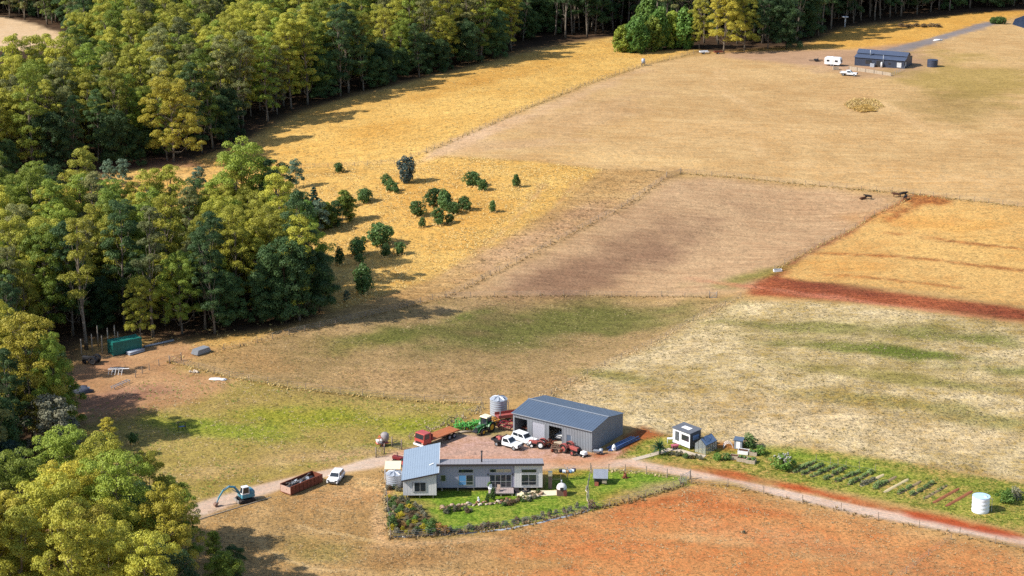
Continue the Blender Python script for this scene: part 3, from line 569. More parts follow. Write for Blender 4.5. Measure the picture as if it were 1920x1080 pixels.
for c in ind:
    x, y, k, v, s, rz, zone, _ = c
    dq, lq = LIM[zone]; where = ('front', 'middle', 'back')[int(np.searchsorted(dq, y))]; side = ('far left', 'left', 'centre', 'right', 'far right')[int(np.searchsorted(lq, proj(x, y, 15)[0]))]
    plant(NAME.get(k, 'gum_tree'), K[k][v], (x, y, Z(x, y) - .1), f'{LOOK[k]}, {where} {side} of the {ZONE[zone]}', 'tree', f'{LOOK[k]}s of the {ZONE[zone]}', s, rz)
def forest_stuff(name, rest):
    """The trees past the first three hundred: one object that sets copies on points."""
    rest = [c[:3] + [c[3] % 2] + c[4:] for c in rest]; keys = sorted({(c[2], c[3]) for c in rest}); pc = bpy.data.collections.new('forest_sources')
    for i, (k, v) in enumerate(keys):
        tr, cr, H, *mm = K[k][v]; bm = bmesh.new(); me = bpy.data.meshes.new('t')
        bm.from_mesh(tr); n = len(bm.faces); bm.from_mesh(cr)
        bm.faces.ensure_lookup_table()
        for f in bm.faces[n:]: f.material_index = 1
        bm.to_mesh(me); bm.free(); me.materials.append(tr.materials[0]); me.materials.append(mm[0] if mm else cr.materials[0])
        o = bpy.data.objects.new('s%03d' % i, me); pc.objects.link(o)
    P = np.array([(c[0], c[1], Z(c[0], c[1]) - .1) for c in rest])
    me = bpy.data.meshes.new(name); me.vertices.add(len(P)); me.vertices.foreach_set('co', P.astype(np.float32).ravel())
    for an, ty, vals in (('sc', 'FLOAT', [c[4] for c in rest]), ('rz', 'FLOAT', [c[5] for c in rest]), ('ix', 'INT', [keys.index((c[2], c[3])) for c in rest])):
        a = me.attributes.new(an, ty, 'POINT'); a.data.foreach_set('value', vals)
    o = link(bpy.data.objects.new(name, me)); ng = bpy.data.node_groups.new(name, 'GeometryNodeTree')
    ng.interface.new_socket('Geometry', in_out='INPUT', socket_type='NodeSocketGeometry'); ng.interface.new_socket('Geometry', in_out='OUTPUT', socket_type='NodeSocketGeometry')
    N = ng.nodes; L = ng.links; gi = N.new('NodeGroupInput'); go = N.new('NodeGroupOutput'); ip = N.new('GeometryNodeInstanceOnPoints'); ci = N.new('GeometryNodeCollectionInfo')
    ci.inputs['Collection'].default_value = pc; ci.inputs['Separate Children'].default_value = True; ci.inputs['Reset Children'].default_value = True
    def na(n, ty): a = N.new('GeometryNodeInputNamedAttribute'); a.data_type = ty; a.inputs['Name'].default_value = n; return a.outputs['Attribute']
    L.new(gi.outputs[0], ip.inputs['Points']); L.new(ci.outputs[0], ip.inputs['Instance']); ip.inputs['Pick Instance'].default_value = True
    L.new(na('ix', 'INT'), ip.inputs['Instance Index']); cx = N.new('ShaderNodeCombineXYZ'); L.new(na('rz', 'FLOAT'), cx.inputs[2]); L.new(cx.outputs[0], ip.inputs['Rotation'])
    L.new(na('sc', 'FLOAT'), ip.inputs['Scale']); L.new(ip.outputs[0], go.inputs[0])
    md = o.modifiers.new('forest', 'NODES'); md.node_group = ng
    return tag(o, 'rest of the gum forest behind and between the nearer trees', 'forest', kind='stuff')
forest_stuff('forest', cand[N_IND:])
print('trees', len(cand))
# ------------------------------------------------------------------ shared paints
STEEL = M('galvanised_steel', S(176, 182, 190), .45, .3, .12, 3)
SHEDW = M('shed_wall_sheet', (.235, .25, .275), .5, .1, .08, .6, dirt=((.17, .15, .14), .3))
SHEDR = M('shed_roof_sheet', (.10, .135, .19), .4, .2, .08, .5)
WHITE = M('white_paint', (.72, .73, .74), .35, 0, .06, 3, .5, dirt=((.5, .42, .34), .25))
CREAM = M('cream_sheet', (.72, .62, .42), .5, 0, .08, 2)
GLASS = M('dark_glass', (.022, .028, .035), .08, 0, .2, 1, .8)
GLASSB = M('pale_blind_glass', (.45, .36, .26), .2, 0, .1, 2, .6)
GLASSC = M('blue_blind_glass', (.10, .26, .50), .15, 0, .1, 2, .6)
BLACK = M('black_rubber', (.018, .018, .019), .8, 0, .3, 6, .2, dirt=((.12, .08, .06), .5))
DARKM = M('dark_metal', (.035, .035, .04), .5, .3, .3, 4)
WOOD = M('weathered_post', (.25, .20, .155), .9, 0, .35, 5, .1)
TIMBER = M('pale_timber', (.38, .31, .23), .85, 0, .3, 5, .1)
RUST = M('rusty_red_steel', (.21, .062, .035), .75, .1, .3, 3, .2, dirt=((.12, .05, .03), .7))
ORANGE = M('orange_deck', (.36, .115, .045), .7, 0, .2, 2, .2, dirt=((.26, .13, .07), .6))
REDP = M('red_cab_paint', (.40, .055, .045), .35, 0, .15, 3, .5, dirt=((.3, .13, .09), .3))
FADED = M('faded_red_paint', (.34, .075, .065), .6, 0, .25, 4, .3, dirt=((.22, .11, .08), .6))
GREENP = M('green_tractor_paint', (.028, .135, .035), .35, 0, .15, 3, .5)
GREENB = M('bright_green_frame', (.09, .36, .06), .5, 0, .25, 3, .4)
YELLOWP = M('yellow_rim_paint', (.55, .33, .03), .45, 0, .12, 3, .4)
TEAL = M('teal_excavator_paint', (.055, .22, .30), .45, 0, .2, 3, .4, dirt=((.25, .2, .16), .35))
CONTG = M('green_container_paint', (.012, .14, .115), .5, 0, .15, 2, .4)
NAVY = M('dark_barn_sheet', (.045, .055, .085), .5, .1, .12, .6)
CONC = M('pale_concrete', (.46, .38, .29), .9, 0, .2, 2, .1)
STONE = M('warm_rock', (.32, .22, .15), .9, 0, .4, 2, .1, bump=.4)
STONE2 = M('pale_rock', (.46, .38, .30), .9, 0, .35, 2, .1, bump=.4)
SOIL = M('bed_soil', (.10, .05, .03), .95, 0, .4, 5, .05)
BLUEP = M('blue_pipe', (.055, .10, .24), .45, 0, .2, 2, .4)
MODES = M('middle_wall_lavender', (.32, .31, .385), .55, 0, .05, 1, .3)  # darker lavender tone for the long middle wall
PALEW = M('pale_grey_cladding', (.58, .565, .56), .55, 0, .05, 1, .3)
ROOFP = M('pale_blue_roof', (.25, .31, .38), .4, .15, .05, .7, .4)
ROOFG = M('grey_roof', (.29, .275, .29), .5, .1, .06, .7, .3)
TRIM = M('dark_trim', (.05, .04, .042), .5, 0, .1, 4)
FRAME = M('window_frame', (.40, .40, .40), .45, .2, .05, 4)
HIDEB = M('black_hide', (.018, .015, .014), .7, 0, .3, 3, .2)
HIDER = M('brown_hide', (.09, .04, .022), .7, 0, .3, 3, .2)
WHITEP = M('white_poly', (.75, .78, .84), .45, 0, .04, 2, .4)
GREYT = M('grey_tank_steel', (.34, .37, .42), .45, .2, .08, 2, .4)
SHINE = M('sky_reflection_blue', (.13, .19, .30), .12, .1, .1, 1, .7)  # blue base colour paints the sky's reflection into the panes
PINK = M('faded_pink', (.40, .10, .13), .6, 0, .2, 3)
GLEAF = M('garden_leaf', (.06, .12, .03), .7, 0, .3, 5)
# ------------------------------------------------------------------ things that repeat
def at(px, py): return G(px, py)
def T(name, label, cat, px, py, rz=0, group=None):
    return thing(name, label, cat, G(px, py), rz, group)
WHEELS = {}
def wheel(par, x, y, r, w, rim, lug=False, z=None):
    key = (r, w, rim.name, lug)
    if key not in WHEELS:
        a = MB(); n = 20; prof = [(r * .58, -w / 2), (r * .9, -w / 2), (r, -w * .32), (r, w * .32), (r * .9, w / 2), (r * .58, w / 2), (r * .58, -w / 2)]
        a.lathe(prof, n)
        if lug:
            for k in range(n): an = k * 2 * math.pi / n; a.box((math.cos(an) * r, math.sin(an) * r, (k % 2 - .5) * w * .45), (.07, .06, w * .5), an)
        b = MB(); b.lathe([(.001, -w * .3), (r * .2, -w * .42), (r * .3, -w * .3), (r * .56, -w * .4), (r * .6, -w * .4), (r * .6, w * .4), (r * .56, w * .4), (r * .3, w * .3), (r * .2, w * .42), (.001, w * .3)], 16)
        WHEELS[key] = (a.mesh('wheel', BLACK), b.mesh('rim', rim))
    o = inst('wheel', WHEELS[key][0], par, (x, y, r if z is None else z)); o.rotation_euler = (R(90), 0, 0)
    return inst('rim', WHEELS[key][1], o)
def face(b, t, z0, z1, side):
    q = lambda r, z: [Vector((r[0], -r[2], z)), Vector((r[1], -r[2], z)), Vector((r[1], r[2], z)), Vector((r[0], r[2], z))]
    B, U = q(b, z0), q(t, z1); i, j = {'R': (0, 1), 'F': (1, 2), 'L': (2, 3), 'B': (3, 0)}[side]
    return [B[i], B[j], U[j], U[i]]
def car(name, label, loc, rz, L=4.2, W=1.78, paint=WHITE, cat='car', cab=(-1.9, 1.0), top=(-1.6, .35), zb=.92, zt=1.5, hood=.95):
    t = thing(name, label, cat, loc, rz); h = W / 2; b = MB()
    b.frus((-L / 2, L / 2, h * .97), (-L / 2, L / 2, h), .32, .62); b.frus((-L / 2, L / 2, h), (-L / 2 + .08, L / 2 - .12, h * .94), .622, zb)
    b.build('body', paint, t, .05)
    cb, ct = (cab[0], cab[1], h * .92), (top[0], top[1], h * .76)
    MB().frus(cb, ct, zb + .002, zt).build('cabin', paint, t, .04)
    for s, nm in (('F', 'windscreen'), ('B', 'rear_window')): MB().pane(face(cb, ct, zb, zt, s), .06, .94, .12, .9).build(nm, GLASS, t)
    for s in 'LR':
        for u0, u1 in ((.06, .48), (.52, .93)): MB().pane(face(cb, ct, zb, zt, s), u0, u1, .14, .88).build('side_window', GLASS, t)
    for sx in (L / 2 - .75, -L / 2 + .75):
        for sy in (-1, 1): wheel(t, sx, sy * (h - .1), .33, .22, STEEL)
    for sy in (-1, 1):
        MB().box((L / 2 - .03, sy * h * .68, .74), (.1, .34, .16)).build('headlight', GLASS, t)
        MB().box((-L / 2 + .02, sy * h * .8, .78), (.08, .2, .22)).build('tail_light', REDP, t)
        MB().box((cab[1] - .35, sy * (h + .08), 1.0), (.1, .18, .14)).build('mirror', paint, t)
    MB().box((L / 2 + .01, 0, .5), (.06, W * .7, .2)).build('grille', DARKM, t)
    return t
def ute(label, loc, rz, paint=WHITE, tray='dark', load=True, name='utility_truck', group=None):
    t = thing(name, label, 'ute', loc, rz, group); h = .88; b = MB()
    b.frus((.1, 2.45, h), (.1, 2.4, h * .95), .5, 1.02); b.frus((-.75, .98, h), (-.75, .98, h * .97), .5, 1.05); b.build('body', paint, t, .05)
    cb, ct = (-.75, 1.0, h * .95), (-.65, .35, h * .8); MB().frus(cb, ct, 1.052, 1.75).build('cabin', paint, t, .04)
    MB().pane(face(cb, ct, 1.05, 1.75, 'F'), .06, .94, .1, .9).build('windscreen', GLASS, t); MB().pane(face(cb, ct, 1.05, 1.75, 'B'), .15, .85, .3, .85).build('rear_window', GLASS, t)
    for s in 'LR': MB().pane(face(cb, ct, 1.05, 1.75, s), .12, .88, .1, .85).build('side_window', GLASS, t)
    tm = DARKM if tray == 'dark' else WHITE; b = MB(); b.bx(-2.75, -.85, -.95, .95, .86, .96)
    for y in (-.95, .95): b.bx(-2.75, -.85, y - .03, y + .03, .96, 1.22)
    b.bx(-2.78, -2.72, -.95, .95, .96, 1.22); b.build('tray', tm, t)
    b = MB(); b.bx(-.9, -.82, -.9, -.82, .96, 1.8); b.bx(-.9, -.82, .82, .9, .96, 1.8); b.bx(-.9, -.82, -.9, .9, 1.72, 1.8)
    for k in range(5): b.bx(-.88, -.84, -.6 + .3 * k - .015, -.6 + .3 * k + .015, .96, 1.72)
    b.build('headboard', tm, t)
    if load:
        b = MB(); b.blob((-1.4, -.3, 1.2), (.4, .35, .3), 3, .3); b.blob((-2.1, .25, 1.16), (.45, .5, .26), 4, .3); b.box((-1.3, .45, 1.2), (.6, .5, .45), .3); b.build('load', FADED, t)
    b = MB(); b.tube([(2.5, -.75, .55), (2.58, -.75, 1.05), (2.58, .75, 1.05), (2.5, .75, .55)], .05); b.tube([(2.56, -.8, .72), (2.56, .8, .72)], .05); b.build('bull_bar', DARKM, t)
    MB().bx(-2.6, 2.3, -.4, .4, .42, .56).build('chassis', DARKM, t)
    for sx in (1.65, -1.75):
        for sy in (-1, 1): wheel(t, sx, sy * .78, .39, .24, STEEL)
    for sy in (-1, 1): MB().box((2.44, sy * .6, .84), (.06, .3, .18)).build('headlight', GLASS, t)
    return t
def tractor(label, loc, rz, paint, rim, cab=None, s=1.0, name='tractor'):
    t = thing(name, label, 'tractor', loc, rz); t.scale = (s, s, s)
    b = MB(); b.frus((.1, 2.0, .36), (.1, 1.95, .32), .85, 1.42); b.build('hood', paint, t, .06)
    b = MB(); b.bx(-1.0, 1.9, -.24, .24, .55, .85); b.bx(1.1, 1.3, -.75, .75, .42, .58); b.build('chassis', DARKM, t)
    MB().tube([(1.0, .2, 1.4), (1.0, .2, 2.15)], .05).build('exhaust_pipe', DARKM, t)
    MB().box((2.0, 0, 1.1), (.06, .5, .45)).build('grille', DARKM, t)
    for sy in (-1, 1):
        wheel(t, -.75, sy * .82, .85, .5, rim, True); wheel(t, 1.2, sy * .78, .5, .32, rim, True)
        b = MB()
        for k in range(6):
            a0, a1 = R(20 + 25 * k), R(45 + 25 * k); p = lambda a, r: (-.75 + r * math.cos(a), .85 + r * math.sin(a))
            (x0, z0), (x1, z1) = p(a0, .95), p(a1, .95); b.slab([(x0, sy * .8 - .3, z0), (x0, sy * .8 + .3, z0), (x1, sy * .8 + .3, z1), (x1, sy * .8 - .3, z1)], .05)
        b.build('fender', paint, t)
    if cab:
        b = MB(); P = [(-1.05, -.7), (.1, -.7), (.1, .7), (-1.05, .7)]
        for x, y in P: b.tube([(x, y, 1.0), (x * .95, y * .92, 2.55)], .05, 5)
        b.build('cab_frame', paint, t); g = MB(); g.frus((-1.0, .08, .68), (-.96, .06, .63), 1.25, 2.5).build('cab_glass', GLASS, t)
        MB().frus((-1.2, .3, .8), (-1.1, .2, .72), 2.52, 2.72).build('cab_roof', cab, t, .05)
        MB().bx(1.95, 2.5, -.5, .5, .55, .85).build('front_weight', DARKM, t, .04)
        b = MB()
        for y in (-.55, .55): b.tube([(.4, y, 1.2), (1.5, y * 1.05, 1.15), (2.4, y * 1.05, .5)], .07, 5)
        b.build('loader_arm', paint, t)
    else:
        b = MB(); b.box((-.6, 0, 1.12), (.45, .5, .1)); b.box((-.82, 0, 1.35), (.08, .5, .4)); b.build('seat', DARKM, t)
        b = MB(); b.tube([(.1, 0, 1.3), (-.15, 0, 1.55)], .03, 5); b.lathe([(.2, -.02), (.24, 0), (.2, .02)], 12, c=(-.16, 0, 1.56)); b.build('steering_wheel', DARKM, t)
    return t
def harrow(name, label, loc, rz, paint, n=6, L=2.6, W=2.2, cat='farm implement', tines=True):
    """A drawn implement: frame bars, a row of discs and a drawbar."""
    t = thing(name, label, cat, loc, rz); b = MB()
    for y in (-W / 2, 0, W / 2): b.box((0, y, .75), (L, .1, .12))
    for x in (-L / 2, 0, L / 2): b.box((x, 0, .75), (.1, W, .11))
    b.box((L * .75, 0, .7), (L * .55, .12, .12)); b.tube([(0, 0, .75), (0, 0, 1.35), (L * .5, 0, .8)], .06, 5)
    b.build('frame', paint, t)
    me = MB().lathe([(.001, .04), (.2, .02), (.32, -.05), (.33, -.05), (.2, .045), (.001, .065)], 14).mesh('disc', RUST)
    for r in (-.35, .4):
        for k in range(n): o = inst('disc', me, t, (r * L, -W / 2 + W * (k + .5) / n, .33)); o.rotation_euler = (R(90), 0, R(18))
    b = MB()
    for k in range(n): b.tube([(-.35 * L, -W / 2 + W * (k + .5) / n, .33), (-.3 * L, -W / 2 + W * (k + .5) / n, .72)], .035, 5)
    for k in range(n): b.tube([(.4 * L, -W / 2 + W * (k + .5) / n, .33), (.42 * L, -W / 2 + W * (k + .5) / n, .72)], .035, 5)
    b.build('tine', paint, t)
    for sy in (-1, 1): wheel(t, -.1, sy * (W / 2 + .18), .36, .2, paint)
    return t
def tank(name, label, px, py, r, h, mat, ribs=0, cone=.35, cat='water tank', folds=False, hatch=True, lidm=None):
    t = T(name, label, cat, px, py); prof = [(r, 0)]
    if ribs:
        for k in range(ribs):
            z = h * (k + .5) / ribs; dz = h / ribs * .5
            prof += [(r, z - dz * .7), (r + .035, z - dz * .3), (r + .035, z + dz * .3), (r, z + dz * .7)]
    prof += [(r, h)]; MB().lathe(prof, 32).build('wall', mat, t)
    b = MB(); n = 32; vs = [(0, 0, h + cone)]; fs = []
    for k in range(n):
        f = (1 if k % 4 else .0) * (-.0) ; rr = r + .06; a = 2 * math.pi * k / n
        dz = (.16 if (k % 4) in (0,) else -.05) if folds else 0
        vs += [(math.cos(a) * r * .55, math.sin(a) * r * .55, h + cone * .6 + dz), (math.cos(a) * rr, math.sin(a) * rr, h + .02 + dz * .6)]
    for k in range(n):
        i, j = 1 + 2 * k, 1 + 2 * ((k + 1) % n); fs += [(0, i, j), (i, i + 1, j + 1, j)]
    b.add(vs, fs, not folds); b.build('lid', lidm or mat, t)
    if hatch: MB().lathe([(.28, h + cone * .55 - .1), (.28, h + cone * .75), (.001, h + cone * .78)], 12, c=(r * .45, -r * .3, 0)).build('hatch', mat, t)
    MB().tube([(r * .9, -r * .45, h - .2), (r + .25, -r * .45, h - .2), (r + .25, -r * .45, .1)], .05, 6).build('pipe', STEEL, t)
    return t
POSTS = {}
def fence(label, pts, gap=4.0, ph=1.25, pr=.055, wires=4, mat=WOOD, jit=.25, name='wire_fence', cat='fence'):
    W_ = [G(*p) for p in pts]; t = thing(name, label, cat, W_[0]); o0 = Vector(W_[0]); rg = random.Random(len(label))
    key = (pr, ph, mat.name)
    if key not in POSTS: POSTS[key] = MB().tube([(0, 0, -.3), (0, 0, ph)], [pr, pr * .92], 6).mesh('post', mat)
    P = []
    for a, b in zip(W_, W_[1:]):
        n = max(1, round((b - a).length / gap))
        for k in range(n): P.append(a.lerp(b, k / n))
    P.append(W_[-1]); P = [Vector((p.x + rg.uniform(-.1, .1), p.y + rg.uniform(-.1, .1), Z(p.x, p.y))) for p in P]
    for i, p in enumerate(P):
        o = inst('post', POSTS[key], t, p - o0, 0, (1, 1, rg.uniform(1 - jit, 1 + jit * .3))); o.rotation_euler = (rg.uniform(-.05, .05), rg.uniform(-.05, .05), 0)
    b = MB()
    for wv in range(wires):
        z = ph * (.25 + .68 * wv / max(1, wires - 1)); b.tube([p - o0 + Vector((0, 0, z)) for p in P], .012, 3, False)
    if wires: b.build('wire', STEEL, t)
    return t, P
def gate(label, p, q, h=1.15, mat=STEEL, name='farm_gate'):
    a, b = G(*p), G(*q); t = thing(name, label, 'gate', a, math.atan2(b.y - a.y, b.x - a.x)); L = (b.xy - a.xy).length; g = MB()
    g.tube([(.1, 0, .15), (.1, 0, h), (L - .1, 0, h), (L - .1, 0, .15), (.1, 0, .15)], .035, 6)
    for k in range(1, 4): g.tube([(.1, 0, .15 + (h - .15) * k / 4), (L - .1, 0, .15 + (h - .15) * k / 4)], .02, 5)
    g.tube([(.1, 0, .15), (L - .1, 0, h)], .025, 5); g.build('rail_frame', mat, t)
    me = MB().tube([(0, 0, -.2), (0, 0, h + .35)], .1, 7).mesh('post', WOOD)
    inst('post', me, t); inst('post', me, t, (L, 0, 0)); return t
def frame_of(p, q, r):
    """Origin, heading, length and depth of a rectangle seen at three ground pixels: left front, right front, right back."""
    a, b, c = G(*p), G(*q), G(*r); rz = math.atan2(b.y - a.y, b.x - a.x); n = Vector((-math.sin(rz), math.cos(rz)))
    return a, rz, (b.xy - a.xy).length, abs((c.xy - b.xy).dot(n))
# ------------------------------------------------------------------ the farmhouse
hp, hz, HL, _ = frame_of((819, 921.5), (1017, 920), (1017, 905))
house = thing('farmhouse', 'long pale grey modular farmhouse with a tall blue grey roofed wing and lawn in front', 'house', hp, hz)
FL = .62
def ribs(mb, x0, x1, y, zf, gap=.42, th=.008):
    k = x0 + gap / 2
    while k < x1:
        mb.bx(k - .015, k + .015, y - th, y, FL + .02, zf(k)); k += gap
zf_main = lambda x: FL + 3.78
D = 5.3
def skillion(x0, x1, y0, y1, zf, zb):
    return MB().prismx([(y0, FL), (y1, FL), (y1, zb), (y0, zf)], x0, x1)
skillion(.06, 11.9, .0, D, FL + 3.78, FL + 2.36).build('wall', MODES, house)
skillion(11.903, HL, -.18, D, FL + 3.82, FL + 2.36).build('wall', PALEW, house, label='lighter grey end wall')
b = MB(); ribs(b, .1, 11.9, 0, zf_main); b.build('cladding_seam', MODES, house)
b = MB(); ribs(b, 11.95, HL, -.18, zf_main); b.build('cladding_seam', PALEW, house)
rf = MB().slab([(.0, -.55, FL + 4.0 + .03), (HL + .2, -.55, FL + 4.0 + .03), (HL + .2, D + .3, FL + 2.5 - .03), (.0, D + .3, FL + 2.5 - .03)], .1).build('roof', ROOFG, house, label='low grey roof')
b = MB()
for k in range(28): x = .3 + k * (HL - .3) / 27; b.hexa([(x - .02, -.55, FL + 4.03), (x + .02, -.55, FL + 4.03), (x + .02, D + .3, FL + 2.47), (x - .02, D + .3, FL + 2.47), (x - .02, -.55, FL + 4.045), (x + .02, -.55, FL + 4.045), (x + .02, D + .3, FL + 2.487), (x - .02, D + .3, FL + 2.487)])
b.build('roof_seam', ROOFG, rf)
MB().bx(.0, HL + .22, -.62, -.552, FL + 3.72, FL + 4.06).build('fascia', TRIM, house)
MB().tube([(6.9, 2.0, FL + 3.0), (6.9, 2.2, FL + 5.0)], .12, 10).build('chimney', DARKM, house)
MB().lathe([(.17, 0), (.17, .14), (.001, .2)], 10, c=(6.9, 2.2, FL + 5.0)).build('chimney_cap', DARKM, house)
# the tall wing
WX0, WX1, WY0, WY1 = -5.05, .0, -2.95, 9.0
wz = lambda x: FL + 2.42 + (x - WX0) / (WX1 - WX0) * 1.08
MB().prism([(WX0, FL), (WX1, FL), (WX1, wz(WX1)), (WX0, wz(WX0))], WY0, WY1).build('wall', PALEW, house, label='gable wall of the tall wing')
b = MB(); ribs(b, WX0 + .05, WX1, WY0, lambda x: wz(x) - .02, .4); b.build('cladding_seam', PALEW, house)
wr = lambda x: FL + 2.62 + (x - WX0) / (WX1 - WX0) * 1.08
xa, xb = WX0 - .22, WX1 + .38
rf = MB().slab([(xa, WY0 - .35, wr(xa)), (xb, WY0 - .35, wr(xb)), (xb, WY1 + .3, wr(xb)), (xa, WY1 + .3, wr(xa))], .12).build('roof', ROOFP, house, label='pale blue grey sloping roof')
b = MB()
for k in range(16):
    x = xa + .1 + k * (xb - xa - .2) / 15; b.hexa([(x - .02, WY0 - .35, wr(x)), (x + .02, WY0 - .35, wr(x + .02)), (x + .02, WY1 + .3, wr(x + .02)), (x - .02, WY1 + .3, wr(x)), (x - .02, WY0 - .35, wr(x) + .016), (x + .02, WY0 - .35, wr(x) + .016), (x + .02, WY1 + .3, wr(x) + .016), (x - .02, WY1 + .3, wr(x) + .016)])
b.build('roof_seam', ROOFP, rf)
MB().slab([(xa, WY0 - .40, wr(xa) - .02), (xb, WY0 - .40, wr(xb) - .02), (xb, WY0 - .352, wr(xb) - .02), (xa, WY0 - .352, wr(xa) - .02)], .2).build('fascia', TRIM, house)
MB().bx(xb + .003, xb + .06, WY0 - .35, WY1 + .3, wr(xb) - .12, wr(xb) + .03).build('barge_board', WHITE, house)
MB().box((-.75, .6, wr(-.75) + .09), (.75, .2, .12), .5, 0, -.2).build('roof_vent', WHITE, house)
def window(x0, x1, z0, z1, y, mull=(), trans=None, glass=GLASS, name='window', glasses=None):
    f = MB(); e = .07
    f.bx(x0 - e, x1 + e, y - .07, y - .0, z1, z1 + e); f.bx(x0 - e, x1 + e, y - .07, y, z0 - e, z0); f.bx(x0 - e, x0, y - .07, y, z0, z1); f.bx(x1, x1 + e, y - .07, y, z0, z1)
    for m in mull: f.bx(m - .03, m + .03, y - .065, y, z0, z1)
    if trans: f.bx(x0, x1, y - .06, y, trans - .025, trans + .025)
    o = f.build(name, FRAME, house); xs = [x0, *mull, x1]
    for i, (u, v) in enumerate(zip(xs, xs[1:])):
        MB().bx(u + .031, v - .031, y - .045, y - .03, z0 + .004, z1 - .004).build('pane', (glasses or {}).get(i, glass), o)
    return o
yw = WY0 - .022
window(WX0 + 1.5, WX0 + 3.45, FL + .64, FL + 2.08, yw, (WX0 + 1.75, WX0 + 2.6), None)
MB().bx(WX0 + 1.55, WX0 + 1.72, yw - .1, yw - .075, FL + .64, FL + 2.08).build('shutter', PALEW, house)
ym = -.022
window(.65, 1.36, FL + 1.12, FL + 2.05, ym); window(3.37, 5.55, FL + .46, FL + 2.05, ym, (4.5,), FL + .98, glasses={0: GLASSC})
window(3.37, 5.55, FL + 2.5, FL + 2.97, ym); window(8.15, 11.37, FL + 2.53, FL + 2.99, ym, (9.1, 10.2), None, glasses={1: GLASSB, 2: GLASSB})
window(8.15, 11.37, FL + .06, FL + 2.04, ym, (8.95, 9.8, 10.6), FL + 1.0, name='sliding_door'); yr = -.202
window(13.0, 15.22, FL + .45, FL + 2.12, yr, (14.08,), FL + .98); window(13.0, 15.22, FL + 2.48, FL + 2.98, yr)
for x in (7.85, 11.65): MB().bx(x - .07, x + .07, -.16, -.022, FL + 2.0, FL + 2.3).build('wall_lamp', DARKM, house)
me = MB().bx(-.09, .09, -.09, .09, -.3, FL).mesh('stilt', TIMBER)
for x in (WX0 + .5, WX0 + 2.5, WX1 - .5):
    for y in (WY0 + .4, WY0 + 3, WY0 + 6, WY1 - .5): inst('stilt', me, house, (x, y, 0))
for k in range(7):
    for y in (.35, D / 2, D - .4): inst('stilt', me, house, (.8 + k * (HL - 1.6) / 6, y, 0))
MB().bx(.2, HL - .2, .9, .95, 0, FL - .02).build('base_board', TRIM, house); MB().bx(WX0 + .2, WX1 - .1, WY0 + 1.9, WY0 + 1.95, 0, FL - .02).build('base_board', TRIM, house)
dk = MB().bx(7.9, 11.75, -2.15, -.03, FL - .22, FL - .1).build('deck', M('deck_timber', (.36, .29, .27), .8, 0, .2, 4), house)
b = MB()
for k in range(15): b.bx(7.92 + k * .256, 7.92 + k * .256 + .23, -2.17, -.04, FL - .098, FL - .06)
b.build('deck_board', M('deck_timber', (.36, .29, .27)), dk)
for x in (8.1, 9.8, 11.5): inst('stilt', me, house, (x, -2.0, 0), 0, (1, 1, .6))
b = MB()
for k in range(3): b.bx(11.76, 11.76 + .8, -.5 - .32 * k, -.2 - .32 * k, 0, FL - .12 - .16 * k)
b.build('step', TRIM, house)
# garden chairs on the deck
def chair(label, x, y, rz, mat, name='deck_chair'):
    p = hp + Matrix.Rotation(hz, 3, 'Z') @ Vector((x, y, FL - .058)); t = thing(name, label, 'chair', p, rz + hz)
    MB().box((0, 0, .42), (.5, .5, .05)).build('seat', mat, t); MB().box((-.24, 0, .72), (.05, .5, .55), 0, 0, -.15).build('backrest', mat, t)
    lg = MB().bx(-.025, .025, -.025, .025, 0, .4).mesh('leg', mat)
    for sx in (-.2, .2):
        for sy in (-.2, .2): inst('leg', lg, t, (sx, sy, 0))
chair('white garden chair at the left end of the timber deck', 8.35, -1.3, R(-60), WHITE)
chair('pale chair near the middle of the deck, right of the white chair', 9.4, -1.4, R(-110), M('wicker', (.35, .25, .2)))
pp = hp + Matrix.Rotation(hz, 3, 'Z') @ Vector((8.1, -.7, FL - .058))
t = thing('potted_plant', 'leafy potted plant on the deck beside the glass door', 'plant', pp); MB().lathe([(.001, 0), (.2, 0), (.26, .4), (.001, .38)], 12).build('pot', WHITE, t)
b = MB(); [b.blob((random.Random(k).uniform(-.2, .2), random.Random(k + 9).uniform(-.2, .2), .55 + .13 * k), .26 - .02 * k, k, .4, 7, 5) for k in range(6)]; b.build('leaves', GLEAF, t)
# ------------------------------------------------------------------ the machinery shed
sp_, sz, SL, SD = frame_of((962, 813.5), (1110, 848.5), (1172, 820.5))
SD *= 1.14
shed = thing('machinery_shed', 'large grey steel machinery shed with blue grey gable roof and open bays', 'shed', sp_, sz)
EH, RH = 3.75, 4.62
bays = [(.02, .185, 3.0), (.245, .405, 2.95), (.46, .625, 2.95), (.685, .735, 2.1)]
b = MB(); xs = 0
for u0, u1, h in bays:
    b.bx(xs, u0 * SL, 0, .12, 0, EH); b.bx(u0 * SL, u1 * SL, 0, .12, h, EH); xs = u1 * SL
b.bx(xs, SL, 0, .12, 0, EH); b.build('wall', SHEDW, shed, label='front wall with door openings')
gb = [(.12, 0), (SD - .12, 0), (SD - .12, EH), (SD / 2, RH - .02), (.12, EH)]
MB().prismx(gb, 0, .12).build('wall', SHEDW, shed); MB().prismx(gb, SL - .12, SL).build('wall', SHEDW, shed, label='right gable wall')
MB().bx(0, SL, SD - .12, SD, 0, EH).build('wall', SHEDW, shed)
b = MB(); k = .15
while k < SL:
    u = k / SL; hh = next((h for u0, u1, h in bays if u0 - .004 < u < u1 + .004), 0); b.bx(k - .055, k + .055, -.045, -.001, hh + .02, EH - .03); k += .3
b.build('wall_rib', SHEDW, shed)
b = MB(); k = .15
while k < SD:
    b.bx(SL + .001, SL + .045, k - .05, k + .05, .02, EH + (RH - EH) * (1 - abs(k - SD / 2) / (SD / 2)) - .06); k += .3
b.build('wall_rib', SHEDW, shed)
